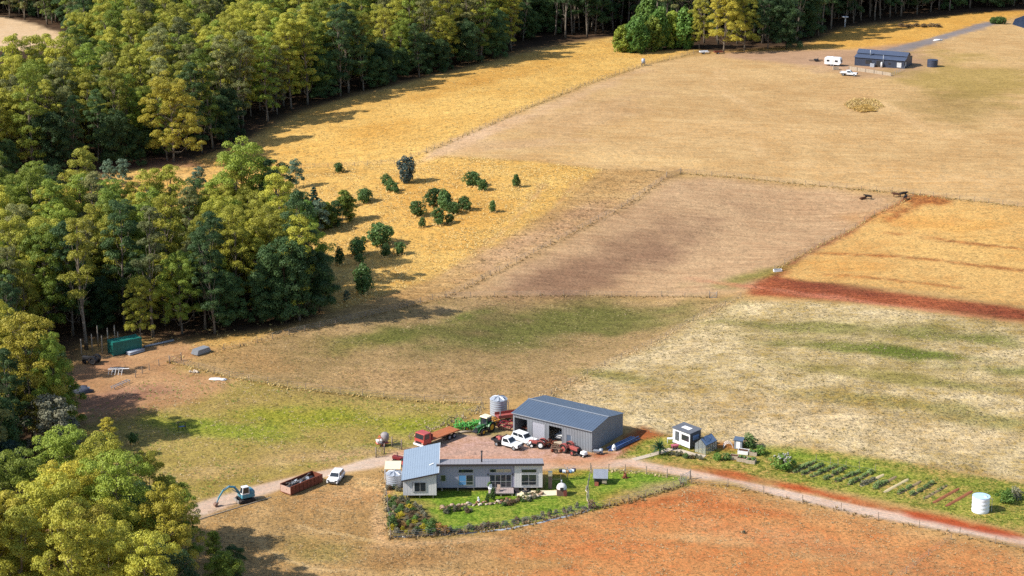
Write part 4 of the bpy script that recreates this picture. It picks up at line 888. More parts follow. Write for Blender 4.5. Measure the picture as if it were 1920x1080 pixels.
for s, nm in ((0, 'front roof slope'), (1, 'rear roof slope')):
    y0, y1 = ((-.25, SD / 2) if s == 0 else (SD + .25, SD / 2)); q = [(-.15, y0, EH + .03), (SL + .15, y0, EH + .03), (SL + .15, y1, RH + .06), (-.15, y1, RH + .06)]
    rf = MB().slab(q if s == 0 else q[::-1], .07).build('roof', SHEDR, shed, label=nm); b = MB()
    for k in range(30):
        x = (k + .5) * SL / 30
        qq = [(x - .03, y0, EH + .031), (x + .03, y0, EH + .031), (x + .03, y1, RH + .061), (x - .03, y1, RH + .061)]
        b.hexa(qq + [(a_, b_, c_ + .022) for a_, b_, c_ in qq])
    b.build('roof_rib', SHEDR, rf)
b = MB(); b.bx(-.17, SL + .17, SD / 2 - .16, SD / 2 + .16, RH + .09, RH + .13); b.build('ridge_cap', STEEL, shed)
b = MB(); b.bx(-.15, SL + .15, -.36, -.25, EH - .06, EH + .06); b.build('gutter', STEEL, shed)
u0, u1, h = bays[1]; rd = MB().bx(u0 * SL + .02, u1 * SL - .02, .04, .09, .02, h - .01).build('roller_door', M('roller_sheet', (.36, .36, .40), .5, .1, .05), shed)
b = MB()
for k in range(22): b.bx(u0 * SL + .03, u1 * SL - .03, .012, .041, .06 + k * .13, .11 + k * .13)
b.build('slat', M('roller_sheet', ()), rd)
u0, u1, h = bays[3]; MB().bx(u0 * SL + .02, u1 * SL - .02, .03, .08, .02, h - .01).build('side_door', SHEDR, shed)
b = MB()
for u0, u1, h in bays[:3]: b.bx(u0 * SL - .1, u0 * SL, -.06, -.002, 0, h + .1); b.bx(u1 * SL, u1 * SL + .1, -.06, -.002, 0, h + .1)
b.build('door_frame', STEEL, shed)
MB().bx(.13, SL - .13, .13, SD - .13, .01, .06).build('slab_floor', CONC, shed)
SM = Matrix.Translation(sp_) @ Matrix.Rotation(sz, 4, 'Z')
def sh(x, y, z=0): v = SM @ Vector((x, y, 0)); v.z = Z(v.x, v.y) + z; return v
def trailer(label, loc, rz, mat, L=3.6, W=1.9, h=.75, sides=.35, name='farm_trailer'):
    t = thing(name, label, 'trailer', loc, rz); MB().bx(-L / 2, L / 2, -W / 2, W / 2, h, h + .09).build('deck', mat, t)
    if sides:
        b = MB(); b.bx(-L / 2, L / 2, -W / 2, -W / 2 + .05, h + .09, h + .09 + sides); b.bx(-L / 2, L / 2, W / 2 - .05, W / 2, h + .09, h + .09 + sides); b.bx(-L / 2, -L / 2 + .05, -W / 2, W / 2, h + .09, h + .09 + sides); b.build('side_board', mat, t)
    b = MB(); b.tube([(L / 2, -.5, h - .05), (L / 2 + 1.1, 0, h - .25), (L / 2, .5, h - .05)], .05, 5); b.bx(-L / 2 + .1, L / 2, -.4, .4, h - .14, h - .005); b.build('drawbar', DARKM, t)
    for sy in (-1, 1): wheel(t, -.2, sy * (W / 2 - .05), .34, .22, STEEL, z=.34)
    return t
trailer('red flat trailer parked inside the left open bay of the machinery shed', sh(SL * .11, 3.2, .06), sz + R(-90), RUST, sides=0)
t = ute('white ute in the dark inside the third bay of the machinery shed', sh(SL * .54, 3.4, .06), sz - R(90), WHITE, 'dark', False)
# ------------------------------------------------------------------ tanks
tank('water_tank', 'grey ribbed steel water tank with folded lid at the left end of the machinery shed', 935, 776, 1.45, 2.75, GREYT, 7, .5, folds=True)
tank('water_tank', 'small grey water tank with crumpled lid beside the farmhouse wing', 740, 911, 1.3, 2.1, GREYT, 6, .35, folds=True)
tank('water_tank', 'smooth white water tank standing alone beside the vegetable rows', 1838, 958, 1.27, 2.4, WHITEP, 4, .12, lidm=M('pale_blue_lid', (.42, .58, .74), .4))
tank('water_tank', 'dark navy water tank right of the far barn', 1748, 125, 1.65, 2.2, NAVY, 5, .25, hatch=False)
# cream roofed lean-to behind the house tank
t = T('lean_to', 'small open lean-to with a flat cream roof and white posts behind the house tank', 'shelter', 737, 897)
MB().slab([(-1.25, -1.3, 2.1), (1.25, -1.3, 2.1), (1.25, 1.5, 2.35), (-1.25, 1.5, 2.35)], .07).build('roof', CREAM, t)
me = MB().bx(-.05, .05, -.05, .05, 0, 2.04).mesh('post', WHITE)
for x in (-1.2, 1.2):
    for y in (-1.2, 1.4): inst('post', me, t, (x, y, 0))
# ------------------------------------------------------------------ vehicles and machines in the yard
tk = thing('flatbed_truck', 'red cab flatbed truck with a long orange deck on the gravel yard', 'truck', G(817, 829), head((852, 816), (786, 841)))
b = MB(); b.frus((2.0, 3.9, 1.1), (2.05, 3.6, 1.05), .75, 2.55); b.build('cab', REDP, tk, .08)
cb, ct = (2.0, 3.9, 1.1), (2.05, 3.6, 1.05); MB().pane(face(cb, ct, .75, 2.55, 'F'), .06, .94, .48, .92).build('windscreen', GLASS, tk)
for s in 'LR': MB().pane(face(cb, ct, .75, 2.55, s), (.3 if s == 'R' else .08), (.92 if s == 'R' else .7), .5, .9).build('side_window', GLASS, tk)
MB().bx(3.88, 4.02, -1.12, 1.12, .5, .8).build('bumper', WHITE, tk); MB().bx(3.86, 3.93, -.6, .6, .86, 1.2).build('grille', DARKM, tk)
for y in (-.85, .85): MB().bx(3.87, 3.97, y - .15, y + .15, .88, 1.1).build('headlight', GLASSB, tk)
dk = MB().bx(-4.4, 1.85, -1.2, 1.2, 1.12, 1.26).build('deck', ORANGE, tk); b = MB()
for k in range(12): b.bx(-4.38 + k * .52, -4.38 + k * .52 + .49, -1.17, 1.17, 1.262, 1.285)
b.build('deck_plank', ORANGE, dk); MB().bx(1.75, 1.84, -1.15, 1.15, 1.29, 2.2).build('headboard', REDP, tk)
MB().bx(-4.2, 3.6, -.42, .42, .7, 1.1).build('chassis', DARKM, tk)
for x, ys in ((2.9, (-.95, .95)), (-2.2, (-.95, .95)), (-3.3, (-.95, .95))):
    for y in ys: wheel(tk, x, y, .48, .3, STEEL)
tractor('green tractor with yellow wheels and a cream cab roof beside the green heap', G(908, 810), head((918, 803), (895, 813)), GREENP, YELLOWP, CREAM, 1.02)
tractor('dark red tractor half hidden behind the farmhouse wing', G(756, 872), R(150), M('dark_red', (.16, .018, .02), .5), REDP, None, .95)
ute('white single cab ute with a dark loaded tray on the gravel yard', G(953, 838), head((938, 835), (967, 842.5)))
car('station_wagon', 'white wagon parked close behind the loaded ute', G(984, 829.5), head((970, 824), (998, 834)), 4.6, 1.85, WHITE, 'car', (-2.2, .8), (-2.0, .2), .98, 1.6)
tractor('small old red tractor with pale wheels in front of the roller door', G(1009, 838.5), head((1018, 838), (1000, 836)), FADED, WHITE, None, .78)
harrow('disc_harrow', 'rusty brown disc harrow right of the small red tractor', G(1027, 836), R(20), RUST, 5, 1.6, 1.3)
harrow('cultivator', 'brown cultivator with pale wheels at the edge of the gravel', G(1045, 846), R(-10), M('brown_iron', (.2, .13, .09), .8), 5, 1.9, 1.6)
tractor('old faded red tractor left of the white bonneted mower', G(1069, 849), head((1060, 846), (1080, 853)), FADED, FADED, None, .9)
t = T('ride_on_mower', 'white and black ride-on mower at the near corner of the machinery shed', 'mower', 1090, 854, head((1080, 850), (1098, 857)))
b = MB(); b.frus((.1, 1.1, .42), (.15, 1.0, .36), .4, .85); b.build('bonnet', WHITE, t, .06); MB().bx(-.9, 1.0, -.3, .3, .25, .42).build('chassis', DARKM, t); MB().frus((-.5, .4, .6), (-.4, .3, .55), .12, .24).build('mower_deck', DARKM, t)
b = MB(); b.box((-.45, 0, .68), (.42, .46, .1)); b.box((-.66, 0, .92), (.08, .44, .4)); b.build('seat', BLACK, t); b = MB(); b.tube([(.1, 0, .8), (-.12, 0, 1.05)], .025, 5); b.lathe([(.15, -.015), (.18, 0), (.15, .015)], 10, c=(-.13, 0, 1.06)); b.build('steering_wheel', DARKM, t)
for sy in (-1, 1): wheel(t, .85, sy * .42, .2, .16, WHITE); wheel(t, -.55, sy * .45, .28, .24, WHITE)
t = T('wheelbarrow', 'grey steel wheelbarrow by the right front corner of the shed', 'wheelbarrow', 1119, 852, R(-15))
MB().frus((-.45, .35, .28), (-.6, .55, .42), .35, .7).build('tray', STEEL, t); b = MB(); [b.tube([(.6, 0, .2), (-.3, y, .36), (-1.1, y * 1.2, .6)], .025, 5) for y in (-.22, .22)]; [b.tube([(-.35, y, .35), (-.4, y, 0)], .02, 5) for y in (-.22, .22)]; b.build('handle', WOOD, t); wheel(t, .65, 0, .2, .1, STEEL)
t = T('oil_drum', 'blue grey drum standing right of the wheelbarrow', 'drum', 1127, 851); MB().lathe([(.001, 0), (.29, 0), (.29, .28), (.31, .3), (.29, .32), (.29, .58), (.31, .6), (.29, .62), (.29, .88), (.001, .88)], 16).build('shell', GREYT, t)
b = MB(); rg = random.Random(8); base = G(1168, 834); dr = (G(1188, 823) - G(1150, 841)); dr.z = 0; dr.normalize(); pr_ = Vector((-dr.y, dr.x, 0))
t = thing('pipe_bundle', 'bundle of blue pipes lying along the shaded end of the machinery shed', 'pipes', base); pm = None
for k in range(11):
    o = pr_ * ((k % 5) * .3 - .6); z = .12 + (k // 5) * .2; MB().tube([o - dr * (3.4 + rg.uniform(-.6, .4)) + Vector((0, 0, z)), o + dr * (3.2 + rg.uniform(-.5, .6)) + Vector((0, 0, z + rg.uniform(0, .1)))], .11, 8).build('pipe', BLUEP, t)
t = T('propane_tank', 'small white gas bottle near the blue pipes', 'gas bottle', 1151, 845); MB().lathe([(.001, 0), (.3, .05), (.34, .2), (.34, .7), (.2, .95), (.08, 1.0), (.08, 1.12), (.001, 1.12)], 14).build('bottle', WHITE, t)
# red implements and the orange one by the tank
harrow('disc_plough', 'dark red disc plough against the left end of the machinery shed', G(950, 803), R(70), M('dark_red_iron', (.22, .02, .03), .6), 6, 2.6, 2.4)
trailer('red tipping trailer beside the grey tank and the shed', G(950, 788), R(200), FADED, 3.6, 2.0, .8, .45)
harrow('seed_drill', 'orange and yellow implement below the grey tank', G(925, 795), R(40), M('orange_iron', (.42, .2, .03), .6), 4, 1.7, 1.5)
t = T('post_driver', 'grey steel post driver standing in front of the grey tank', 'farm implement', 938, 792); b = MB(); b.tube([(0, 0, 0), (0, 0, 2.2)], .08, 6); b.box((0, 0, .15), (.9, .5, .25)); b.tube([(-.4, 0, .2), (0, 0, 1.6)], .04, 5); b.build('mast', STEEL, t)
# the bright green heap: a folded hay tedder of bent bars
t = T('hay_tedder', 'bright green tangled hay machine folded beside the green tractor', 'farm implement', 878, 803, R(15)); rg = random.Random(2); b = MB()
for k in range(7): b.tube([(-2.4 + .8 * k, -1, .25), (-2.2 + .75 * k, 0, 1.0 + .3 * math.sin(k)), (-2.0 + .8 * k, 1, .3)], .08, 6)
b.tube([(-2.6, 0, .9), (2.6, 0, 1.0)], .1, 6); b.build('frame', GREENB, t)
for k in range(9):
    cx, cy = rg.uniform(-2.2, 2.3), rg.uniform(-.9, .9); a = MB(); c0 = Vector((cx, cy, rg.uniform(.6, 1.2))); ax = Vector((rg.gauss(0, .5), rg.gauss(0, .5), 1)).normalized(); e = ax.orthogonal().normalized(); f = ax.cross(e)
    a.tube([c0 + (e * math.cos(i * .628) + f * math.sin(i * .628)) * .62 for i in range(11)], .05, 5)
    for i in range(8): d = e * math.cos(i * .785) + f * math.sin(i * .785); a.tube([c0, c0 + d * .8], .04, 4)
    a.build('tine_wheel', GREENB, t)
b = MB(); [b.tube([(rg.uniform(-2.4, 2.4), rg.uniform(-1, 1), .15), (rg.uniform(-2.4, 2.4), rg.uniform(-1, 1), rg.uniform(.5, 1.3))], .05, 4) for _ in range(40)]; b.build('tine', GREENB, t)
for sy in (-1, 1): wheel(t, -.5, sy * 1.1, .36, .2, YELLOWP)
t = T('rake_wheel', 'dark spoked iron wheel leaning on the fence left of the green heap', 'wheel', 847, 800, R(10)); b = MB(); c0 = Vector((0, 0, .85)); E = Vector((1, 0, 0)); Fv = Vector((0, .25, .97))
b.tube([c0 + (E * math.cos(i * .314) + Fv * math.sin(i * .314)) * .8 for i in range(21)], .06, 6); b.build('rim', DARKM, t); b = MB(); [b.tube([c0, c0 + (E * math.cos(i * .785) + Fv * math.sin(i * .785)) * .8], .03, 4) for i in range(8)]; b.build('spoke', DARKM, t)
b = T('log', 'grey weathered log lying at the rear end of the truck deck', 'log', 872, 812); MB().tube([(-1.1, -.2, .2), (0, .1, .22), (1.2, .2, .2)], [.17, .2, .13], 7).build('log_body', TIMBER, b)
# the red and grey mixer by the gate
t = T('feed_mixer', 'red and grey feed mixer on wheels by the gate left of the truck', 'farm machine', 718, 836, R(20))
MB().lathe([(.2, .75), (.62, 1.0), (.68, 1.5), (.66, 2.0), (.4, 2.25), (.001, 2.3)], 16, c=(.35, 0, 0)).build('drum', M('grey_drum', (.28, .25, .25), .6), t); b = MB(); b.bx(-1.1, .9, -.5, .5, .5, .62); [b.tube([(-.9, y, .6), (-.5, y, 1.7), (.3, y, 1.2)], .07, 5) for y in (-.4, .4)]; b.tube([(-.5, -.4, 1.7), (-.5, .4, 1.7)], .07, 5); b.build('frame', M('bright_red', (.5, .08, .05), .5), t)
MB().frus((-1.0, -.3, .42), (-1.1, -.2, .5), .62, 1.1).build('hopper', WHITE, t); b = MB(); b.tube([(.9, 0, .5), (1.9, .1, .35), (2.4, .1, .5)], .06, 5); b.build('drawbar', DARKM, t)
for sy in (-1, 1): wheel(t, -.1, sy * .62, .36, .2, REDP)
gate('rusty pipe gate standing by itself at the mouth of the track left of the house', (705, 858), (721, 851), 1.4, WOOD)
gate('bent pipe gate frame right of the red and grey mixer', (735, 838), (753, 843), 1.4, DARKM)
# excavator
ex = thing('excavator', 'teal and white excavator with its arm reaching down left on the gravel road', 'excavator', G(460, 939), head((463, 938), (408, 950)))
for sy in (-1, 1):
    b = MB(); b.prism([(-1.0, .0), (1.0, .0), (1.25, .2), (1.25, .4), (1.0, .58), (-1.0, .58), (-1.25, .4), (-1.25, .2)], sy * .85 - .22, sy * .85 + .22); tr = b.build('track', BLACK, ex, .04)
    b = MB(); [b.box((-1.0 + .2 * k, sy * .85, .6), (.09, .46, .05)) for k in range(11)]; b.build('track_pad', DARKM, tr)
MB().bx(-.8, .9, -.6, .6, .35, .75).build('undercarriage', DARKM, ex); MB().bx(1.35, 1.5, -.95, .95, .1, .55).build('dozer_blade', M('worn_steel', (.36, .33, .3), .5, .4), ex)
MB().frus((-1.25, .9, .95), (-1.2, .85, .92), .78, 1.35).build('upper_body', TEAL, ex, .06); MB().frus((-1.3, -.45, .9), (-1.2, -.5, .8), 1.352, 1.85).build('engine_cover', TEAL, ex, .08)
cb, ct = (-.4, .85, .46), (-.35, .65, .42); b = MB(); q = lambda r, z: [(r[0], r[2] * -1, z), (r[1], r[2] * -1, z), (r[1], r[2], z), (r[0], r[2], z)]
b.frus(cb, ct, 1.355, 2.55); co = b.build('cab', WHITE, ex, .05); co.location.y = .42
for s in 'FLRB': o = MB().pane(face(cb, ct, 1.355, 2.55, s), .1, .9, .18, .9).build('cab_window', GLASS, co)
B1 = [(.8, -.25, 1.3), (1.6, -.25, 2.5), (2.5, -.25, 2.75), (3.5, -.25, 2.2)]; MB().tube(B1, [.2, .2, .18, .14], 6).build('boom', TEAL, ex)
MB().tube([(3.35, -.25, 2.4), (4.1, -.25, 1.4), (4.5, -.25, .6)], [.15, .13, .09], 6).build('stick', TEAL, ex)
b = MB(); b.tube([(1.0, -.25, 1.4), (2.0, -.25, 2.2)], .07, 6); b.tube([(2.3, -.25, 2.95), (3.4, -.25, 2.5)], .06, 6); b.build('hydraulic_ram', STEEL, ex)
MB().prism([(4.3, .65), (4.75, .6), (5.0, .3), (4.85, .02), (4.35, .05), (4.55, .3)], -.6, .1).build('bucket', M('bucket_steel', (.2, .12, .09), .6, .3), ex)
# skip trailer with scrap
sa, sb = G(545, 930), G(605, 905); rz = math.atan2(sb.y - sa.y, sb.x - sa.x); Ls = (sb.xy - sa.xy).length; cs = (sa + sb) / 2 + Vector((-math.sin(rz), math.cos(rz), 0)) * 1.1; cs.z = Z(cs.x, cs.y)
sk = thing('skip_bin', 'long rusty red steel bin full of dark scrap beside the gravel road', 'skip', cs, rz); b = MB(); hL = Ls / 2
for y in (-1.1, 1.1): b.bx(-hL, hL, y - .04, y + .04, .15, 1.4)
b.bx(hL - .05, hL, -1.06, 1.06, .15, 1.4); b.bx(-hL, hL, -1.06, 1.06, .15, .25); b.build('wall', RUST, sk); MB().bx(-hL, -hL + .06, -1.06, 1.06, .26, 1.32).build('tail_gate', M('faded_pink_steel', (.45, .3, .24), .7), sk)
b = MB(); [b.bx(-hL + .3 + k * .8, -hL + .4 + k * .8, s_ * 1.14 - (.06 if s_ < 0 else 0), s_ * 1.14 + (.06 if s_ > 0 else 0), .16, 1.38) for k in range(int(Ls / .8)) for s_ in (-1, 1)]; b.build('wall_rib', RUST, sk); b = MB(); [b.bx(-hL, hL, y - .07, y + .07, 1.401, 1.47) for y in (-1.1, 1.1)]; b.build('top_rail', RUST, sk)
for i in range(4):
    for sy in (-1, 1): wheel(sk, -hL + 1 + i * .5 if i < 2 else hL - 2.2 + i * .5 - 1, sy * .7, .28, .2, STEEL)
sc_t = thing('scrap_heap', 'heap of dark scrap metal and timber filling the red bin', 'scrap', cs + Vector((0, 0, .26)), rz); rg = random.Random(12)
MB().blob((0, 0, .25), (hL - .2, .95, .75), 3, .25, 14, 8).build('rubble', DARKM, sc_t)
b = MB(); [b.tube([Vector((rg.uniform(-hL + .4, hL - .6), rg.uniform(-.8, .8), .6)), Vector((rg.uniform(-hL + .4, hL - .6), rg.uniform(-.8, .8), rg.uniform(.8, 1.35)))], rg.uniform(.04, .1), 4) for _ in range(26)]; b.build('rod', M('rod_iron', (.12, .1, .09), .6), sc_t)
b = MB(); [b.box((rg.uniform(-hL + .5, hL - .5), rg.uniform(-.6, .6), rg.uniform(.85, 1.1)), (rg.uniform(.4, 1.2), rg.uniform(.3, .7), .05), rg.uniform(0, 3), rg.uniform(-.5, .5), rg.uniform(-.4, .4)) for _ in range(9)]; b.build('sheet', STEEL, sc_t)
car('parked_car', 'clean white car parked beside the red scrap bin', G(630, 901), R(-103), 4.1, 1.8)
t = T('irrigation_pipe', 'thin pale pipe lying along the lower side of the gravel road', 'pipe', 440, 952); a_, c_ = G(372, 975) - t.location, G(508, 933) - t.location
MB().tube([a_ + Vector((0, 0, .08)), a_.lerp(c_, .4) + Vector((.1, .1, .08)), c_ + Vector((0, 0, .08))], .08, 6).build('tube', TIMBER, t)
# ------------------------------------------------------------------ lawn and garden in front of the house
hw = lambda x, y, z=0: hp + Matrix.Rotation(hz, 3, 'Z') @ Vector((x, y, z))
pv = [G(968, 921), G(1050, 920), G(1060, 928), G(1000, 931), G(966, 930)]
t = MB(); c0 = sum(pv, Vector()) / 5
t.add([p + Vector((0, 0, -.05)) for p in pv] + [p + Vector((0, 0, .07)) for p in pv], [(4, 3, 2, 1, 0), (5, 6, 7, 8, 9)] + [(i, (i + 1) % 5, (i + 1) % 5 + 5, i + 5) for i in range(5)])
tag(t.build('patio', M('cream_paving', (.62, .5, .33), .85, 0, .1, 2)), kind='structure') if False else tag(t.build('patio', CREAM), kind='structure')
t = T('pizza_oven', 'white domed outdoor oven on a brown brick base at the end of the patio', 'oven', 1053, 927); MB().bx(-.75, .75, -.7, .7, 0, 1.0).build('base', M('brown_brick', (.17, .1, .075), .9), t); MB().lathe([(.78, 0), (.76, .3), (.6, .62), (.3, .82), (.001, .88)], 20, c=(0, 0, 1.0)).build('dome', M('render_white', (.62, .6, .57), .8), t)
MB().tube([(0, .2, 1.7), (0, .2, 2.3)], .1, 8).build('flue', STEEL, t); MB().bx(-.25, .25, -.82, -.7, 1.0, 1.4).build('oven_door', DARKM, t); MB().box((.55, -.75, .45), (.5, .06, .9), .2).build('side_panel', FADED, t)
t = T('chimney_column', 'tall brown brick column with a cream cap right of the house end', 'column', 1031.5, 915.5); MB().bx(-.28, .28, -.28, .28, 0, 2.1).build('shaft', M('column_brick', (.17, .12, .1), .9), t); MB().bx(-.32, .32, -.32, .32, 2.101, 2.75).build('cap', CREAM, t)
t = T('pergola_frame', 'thin pale rail frame between the brick column and the oven', 'frame', 1044, 912); b = MB(); b.tube([(-.9, 0, 1.2), (.6, 0, 1.2)], .04, 5); b.tube([(.6, 0, 0), (.6, 0, 1.9)], .05, 5); b.tube([(-.9, 0, 0), (-.9, 0, 1.2)], .04, 5); b.build('rail', TIMBER, t)
t = T('fire_pit', 'round dark fire bowl on the cream patio', 'fire pit', 985, 922); MB().lathe([(.5, .0), (.6, .35), (.52, .35), (.42, .1), (.001, .08)], 16).build('bowl', DARKM, t); b = MB(); [b.tube([(rgx, -.3, .3), (-rgx, .35, .5)], .05, 5) for rgx in (-.3, .0, .3)]; b.build('firewood', WOOD, t)
t = T('clothes_line', 'rotary clothes line hung with dark and blue laundry on the lawn', 'clothes line', 1064, 897); MB().tube([(0, 0, 0), (0, 0, 1.9)], .05, 6).build('pole', STEEL, t)
b = MB(); [b.tube([(0, 0, 1.55), (1.35 * math.cos(a), 1.35 * math.sin(a), 1.85)], .025, 4) for a in (.4, 1.97, 3.54, 5.11)]
for rr in (.5, .9, 1.3): b.tube([(rr * math.cos(.4 + k * 1.5708), rr * math.sin(.4 + k * 1.5708), 1.55 + .3 * rr / 1.35) for k in range(5)], .012, 3)
b.build('arm', STEEL, t); rg = random.Random(4)
LAUN = [((.02, .025, .05), 'navy', -1.05, -.5), ((.5, .55, .62), 'white', -.55, -.75), ((.42, .25, .14), 'tan', -.1, -.85), ((.25, .38, .6), 'light blue', .35, -.7), ((.55, .6, .7), 'pale blue', .75, -.5), ((.03, .035, .07), 'dark blue', 1.0, -.1)]
for i, (c_, nm, x, y) in enumerate(LAUN):
    L_ = thing('laundry', nm + ' cloth hanging on the rotary clothes line', 'laundry', t.location + Vector((x, y, 1.15)), rg.uniform(-.5, .5))
    b = MB(); n = 6; vs = [((k / n - .5) * .6, .05 * math.sin(k * 2 + i), z) for z in (0, .6) for k in range(n + 1)]; vs += [(a_, b_ + .02, c2) for a_, b_, c2 in vs]; m = n + 1
    fs = [(k, k + 1, k + 1 + m, k + m) for k in range(n)] + [(k + 2 * m, k + 3 * m, k + 3 * m + 1, k + 2 * m + 1) for k in range(n)] + [(0, m, 3 * m, 2 * m), (n, 2 * m + n, 3 * m + n, m + n)] + [(k + m, k + 1 + m, k + 1 + 3 * m, k + 3 * m) for k in range(n)] + [(k, k + 2 * m, k + 1 + 2 * m, k + 1) for k in range(n)]
    b.add(vs, fs, True); b.build('cloth', M('laundry_' + nm.replace(' ', '_'), c_, .9), L_)
# chook house
t = T('hen_house', 'small hen house with a pale corrugated roof inside the garden run', 'hen house', 1126, 906, R(-4)); MB().bx(-1.0, 1.0, -.6, .9, .45, 1.1).build('wall', M('hen_wall', (.12, .11, .1), .8), t)
rq = [(-1.15, -.95, 1.15), (1.15, -.95, 1.15), (1.15, 1.2, 1.85), (-1.15, 1.2, 1.85)]; rf = MB().slab(rq, .05).build('roof', M('corrugated', (.42, .44, .48), .45, .2, .1, 2), t); b = MB()
for k in range(13): x = -1.08 + k * .18; q = [(x - .04, -.95, 1.151), (x + .04, -.95, 1.151), (x + .04, 1.2, 1.851), (x - .04, 1.2, 1.851)]; b.hexa(q + [(a_, b_, c2 + .05) for a_, b_, c2 in q])
b.build('roof_rib', STEEL, rf); MB().bx(-.95, .2, -.63, -.602, .5, 1.0).build('door', DARKM, t); MB().bx(.25, .95, -.75, -.605, .3, .8).build('nest_box', TIMBER, t)
me = MB().bx(-.05, .05, -.05, .05, 0, .45).mesh('leg', WOOD); [inst('leg', me, t, (x, y, 0)) for x in (-.9, .9) for y in (-.5, .8)]; MB().slab([(-.9, -1.3, .05), (-.3, -1.3, .05), (-.3, -.6, .48), (-.9, -.6, .48)], .04).build('ramp', RUST, t)
t = T('tree_stump', 'reddish stump of roots inside the hen run', 'stump', 1172, 896); b = MB(); b.tube([(0, 0, 0), (0, 0, .7)], [.35, .22], 8); [b.tube([(0, 0, .2), (.6 * math.cos(k), .6 * math.sin(k), .05)], [.12, .04], 5) for k in range(7)]; [b.tube([(0, 0, .6), (.4 * math.cos(k * 2), .4 * math.sin(k * 2), 1.1)], [.08, .03], 5) for k in range(4)]; b.build('stump_body', RUST, t)
# rockery wall
rw = T('rockery', 'curved low wall of warm brown rocks across the lawn', 'rock wall', 925, 944); rg = random.Random(21)
rl = [(826, 957), (845, 951), (868, 949), (892, 947), (915, 945), (940, 943), (962, 940), (985, 936), (1003, 932), (1020, 928)]; ro = [G(*p) for p in rl]
for i in range(len(ro) - 1):
    for k in range(10):
        p = ro[i].lerp(ro[i + 1], k / 10) - rw.location; s_ = rg.uniform(.13, .29); up = rg.choice((0, 0, .28)); MB().blob((p.x + rg.uniform(-.1, .1), p.y + rg.uniform(-.35, .35), s_ * .5 + up), (s_ * rg.uniform(.9, 1.5), s_ * rg.uniform(.8, 1.2), s_ * .8), rg.random(), .25, 7, 4).build('rock', rg.choice((STONE, STONE, STONE2, STONE2, M('red_rock', (.24, .12, .07), .9, 0, .35, 2, .1, bump=.4))), rw)
# ------------------------------------------------------------------ cabin, greenhouse, vegetable garden
cpn, cz, CL, CD = frame_of((1261, 831), (1293, 843.5), (1313, 836)); CH = 2.75
cab = thing('garden_cabin', 'white tiny cabin with shade-coloured right wall and two windows beside the greenhouse', 'cabin', cpn, cz)
MB().bx(0, CL, 0, CD, .25, CH).build('wall', WHITE, cab); MB().bx(CL + .002, CL + .03, 0, CD, .25, CH).build('wall', M('shade_dark_sheet', (.06, .06, .065), .6), cab, label='end wall coloured dark as its shade')  # thin dark sheet paints the shade on the right wall
MB().slab([(-.15, -.2, CH + .06), (CL + .15, -.2, CH + .06), (CL + .15, CD + .2, CH + .26), (-.15, CD + .2, CH + .26)], .09).build('roof', M('cabin_roof', (.11, .115, .13), .5), cab); MB().slab([(CL * .3, CD * .3, CH + .2), (CL * .75, CD * .3, CH + .2), (CL * .75, CD * .65, CH + .25), (CL * .3, CD * .65, CH + .25)], .05).build('skylight', WHITE, cab)
w0 = MB().bx(CL * .15, CL * .37, -.05, -.003, .8, 2.35).build('louvre_window', GLASS, cab); b = MB(); [b.box((CL * .26, -.07, .9 + k * .22), (CL * .21, .03, .09), 0, .5) for k in range(7)]; b.build('slat', STEEL, w0)
w0 = MB().bx(CL * .52, CL * .94, -.05, -.003, 1.25, 2.2).build('window', TRIM, cab); MB().bx(CL * .54, CL * .92, -.06, -.052, 1.3, 2.15).build('pane', GLASS, w0)
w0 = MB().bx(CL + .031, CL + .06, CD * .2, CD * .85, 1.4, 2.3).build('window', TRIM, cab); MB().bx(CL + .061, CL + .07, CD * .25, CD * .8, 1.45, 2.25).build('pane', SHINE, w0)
me = MB().bx(-.1, .1, -.1, .1, -.2, .25).mesh('stilt', WOOD); [inst('stilt', me, cab, (x, y, 0)) for x in (.2, CL - .2) for y in (.2, CD - .2)]
gp, gz, GL, GD = frame_of((1302.5, 847.5), (1320.5, 852.5), (1344.5, 846.5)); GD *= 1.35; GL *= 1.15; gh = thing('greenhouse', 'glass greenhouse with sky reflection painted blue on its roof beside the white cabin', 'greenhouse', gp, gz); EHg, RHg = 1.5, 2.5
fr = MB()
for x in (0, GL):
    for k in range(6): y = GD * k / 5; fr.bx(x - .03, x + .03, y - .03, y + .03, 0, EHg)
    fr.bx(x - .03, x + .03, 0, GD, EHg, EHg + .06)
for k in range(6):
    y = GD * k / 5; fr.tube([(0, y, EHg + .03), (GL / 2, y, RHg), (GL, y, EHg + .03)], .03, 4)
for y in (0, GD):
    for x in (GL * .33, GL * .66): fr.tube([(x, y, 0), (x, y, EHg + .6)], .025, 4)
fr.tube([(GL / 2, 0, RHg), (GL / 2, GD, RHg)], .035, 4); fr.build('frame', DARKM, gh)
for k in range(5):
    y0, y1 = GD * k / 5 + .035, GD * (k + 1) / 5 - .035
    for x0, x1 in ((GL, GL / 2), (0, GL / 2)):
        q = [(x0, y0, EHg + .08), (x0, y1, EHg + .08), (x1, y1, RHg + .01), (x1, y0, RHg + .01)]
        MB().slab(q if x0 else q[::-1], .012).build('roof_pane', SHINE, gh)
WGL, _t, _p = newmat('thin_greenhouse_glass'); _p.inputs['Base Color'].default_value = (.75, .8, .8, 1); _p.inputs['Roughness'].default_value = .05; _p.inputs['Alpha'].default_value = .12
for k in range(5):
    y0, y1 = GD * k / 5 + .035, GD * (k + 1) / 5 - .035
    for x in (0, GL): MB().bx(x - .008, x + .008, y0, y1, .05, EHg - .01).build('wall_pane', WGL, gh)
for y in (0, GD): MB().prism([(.04, .05), (GL - .04, .05), (GL - .04, EHg), (GL / 2, RHg - .05), (.04, EHg)], y - .006, y + .006).build('gable_pane', WGL, gh)
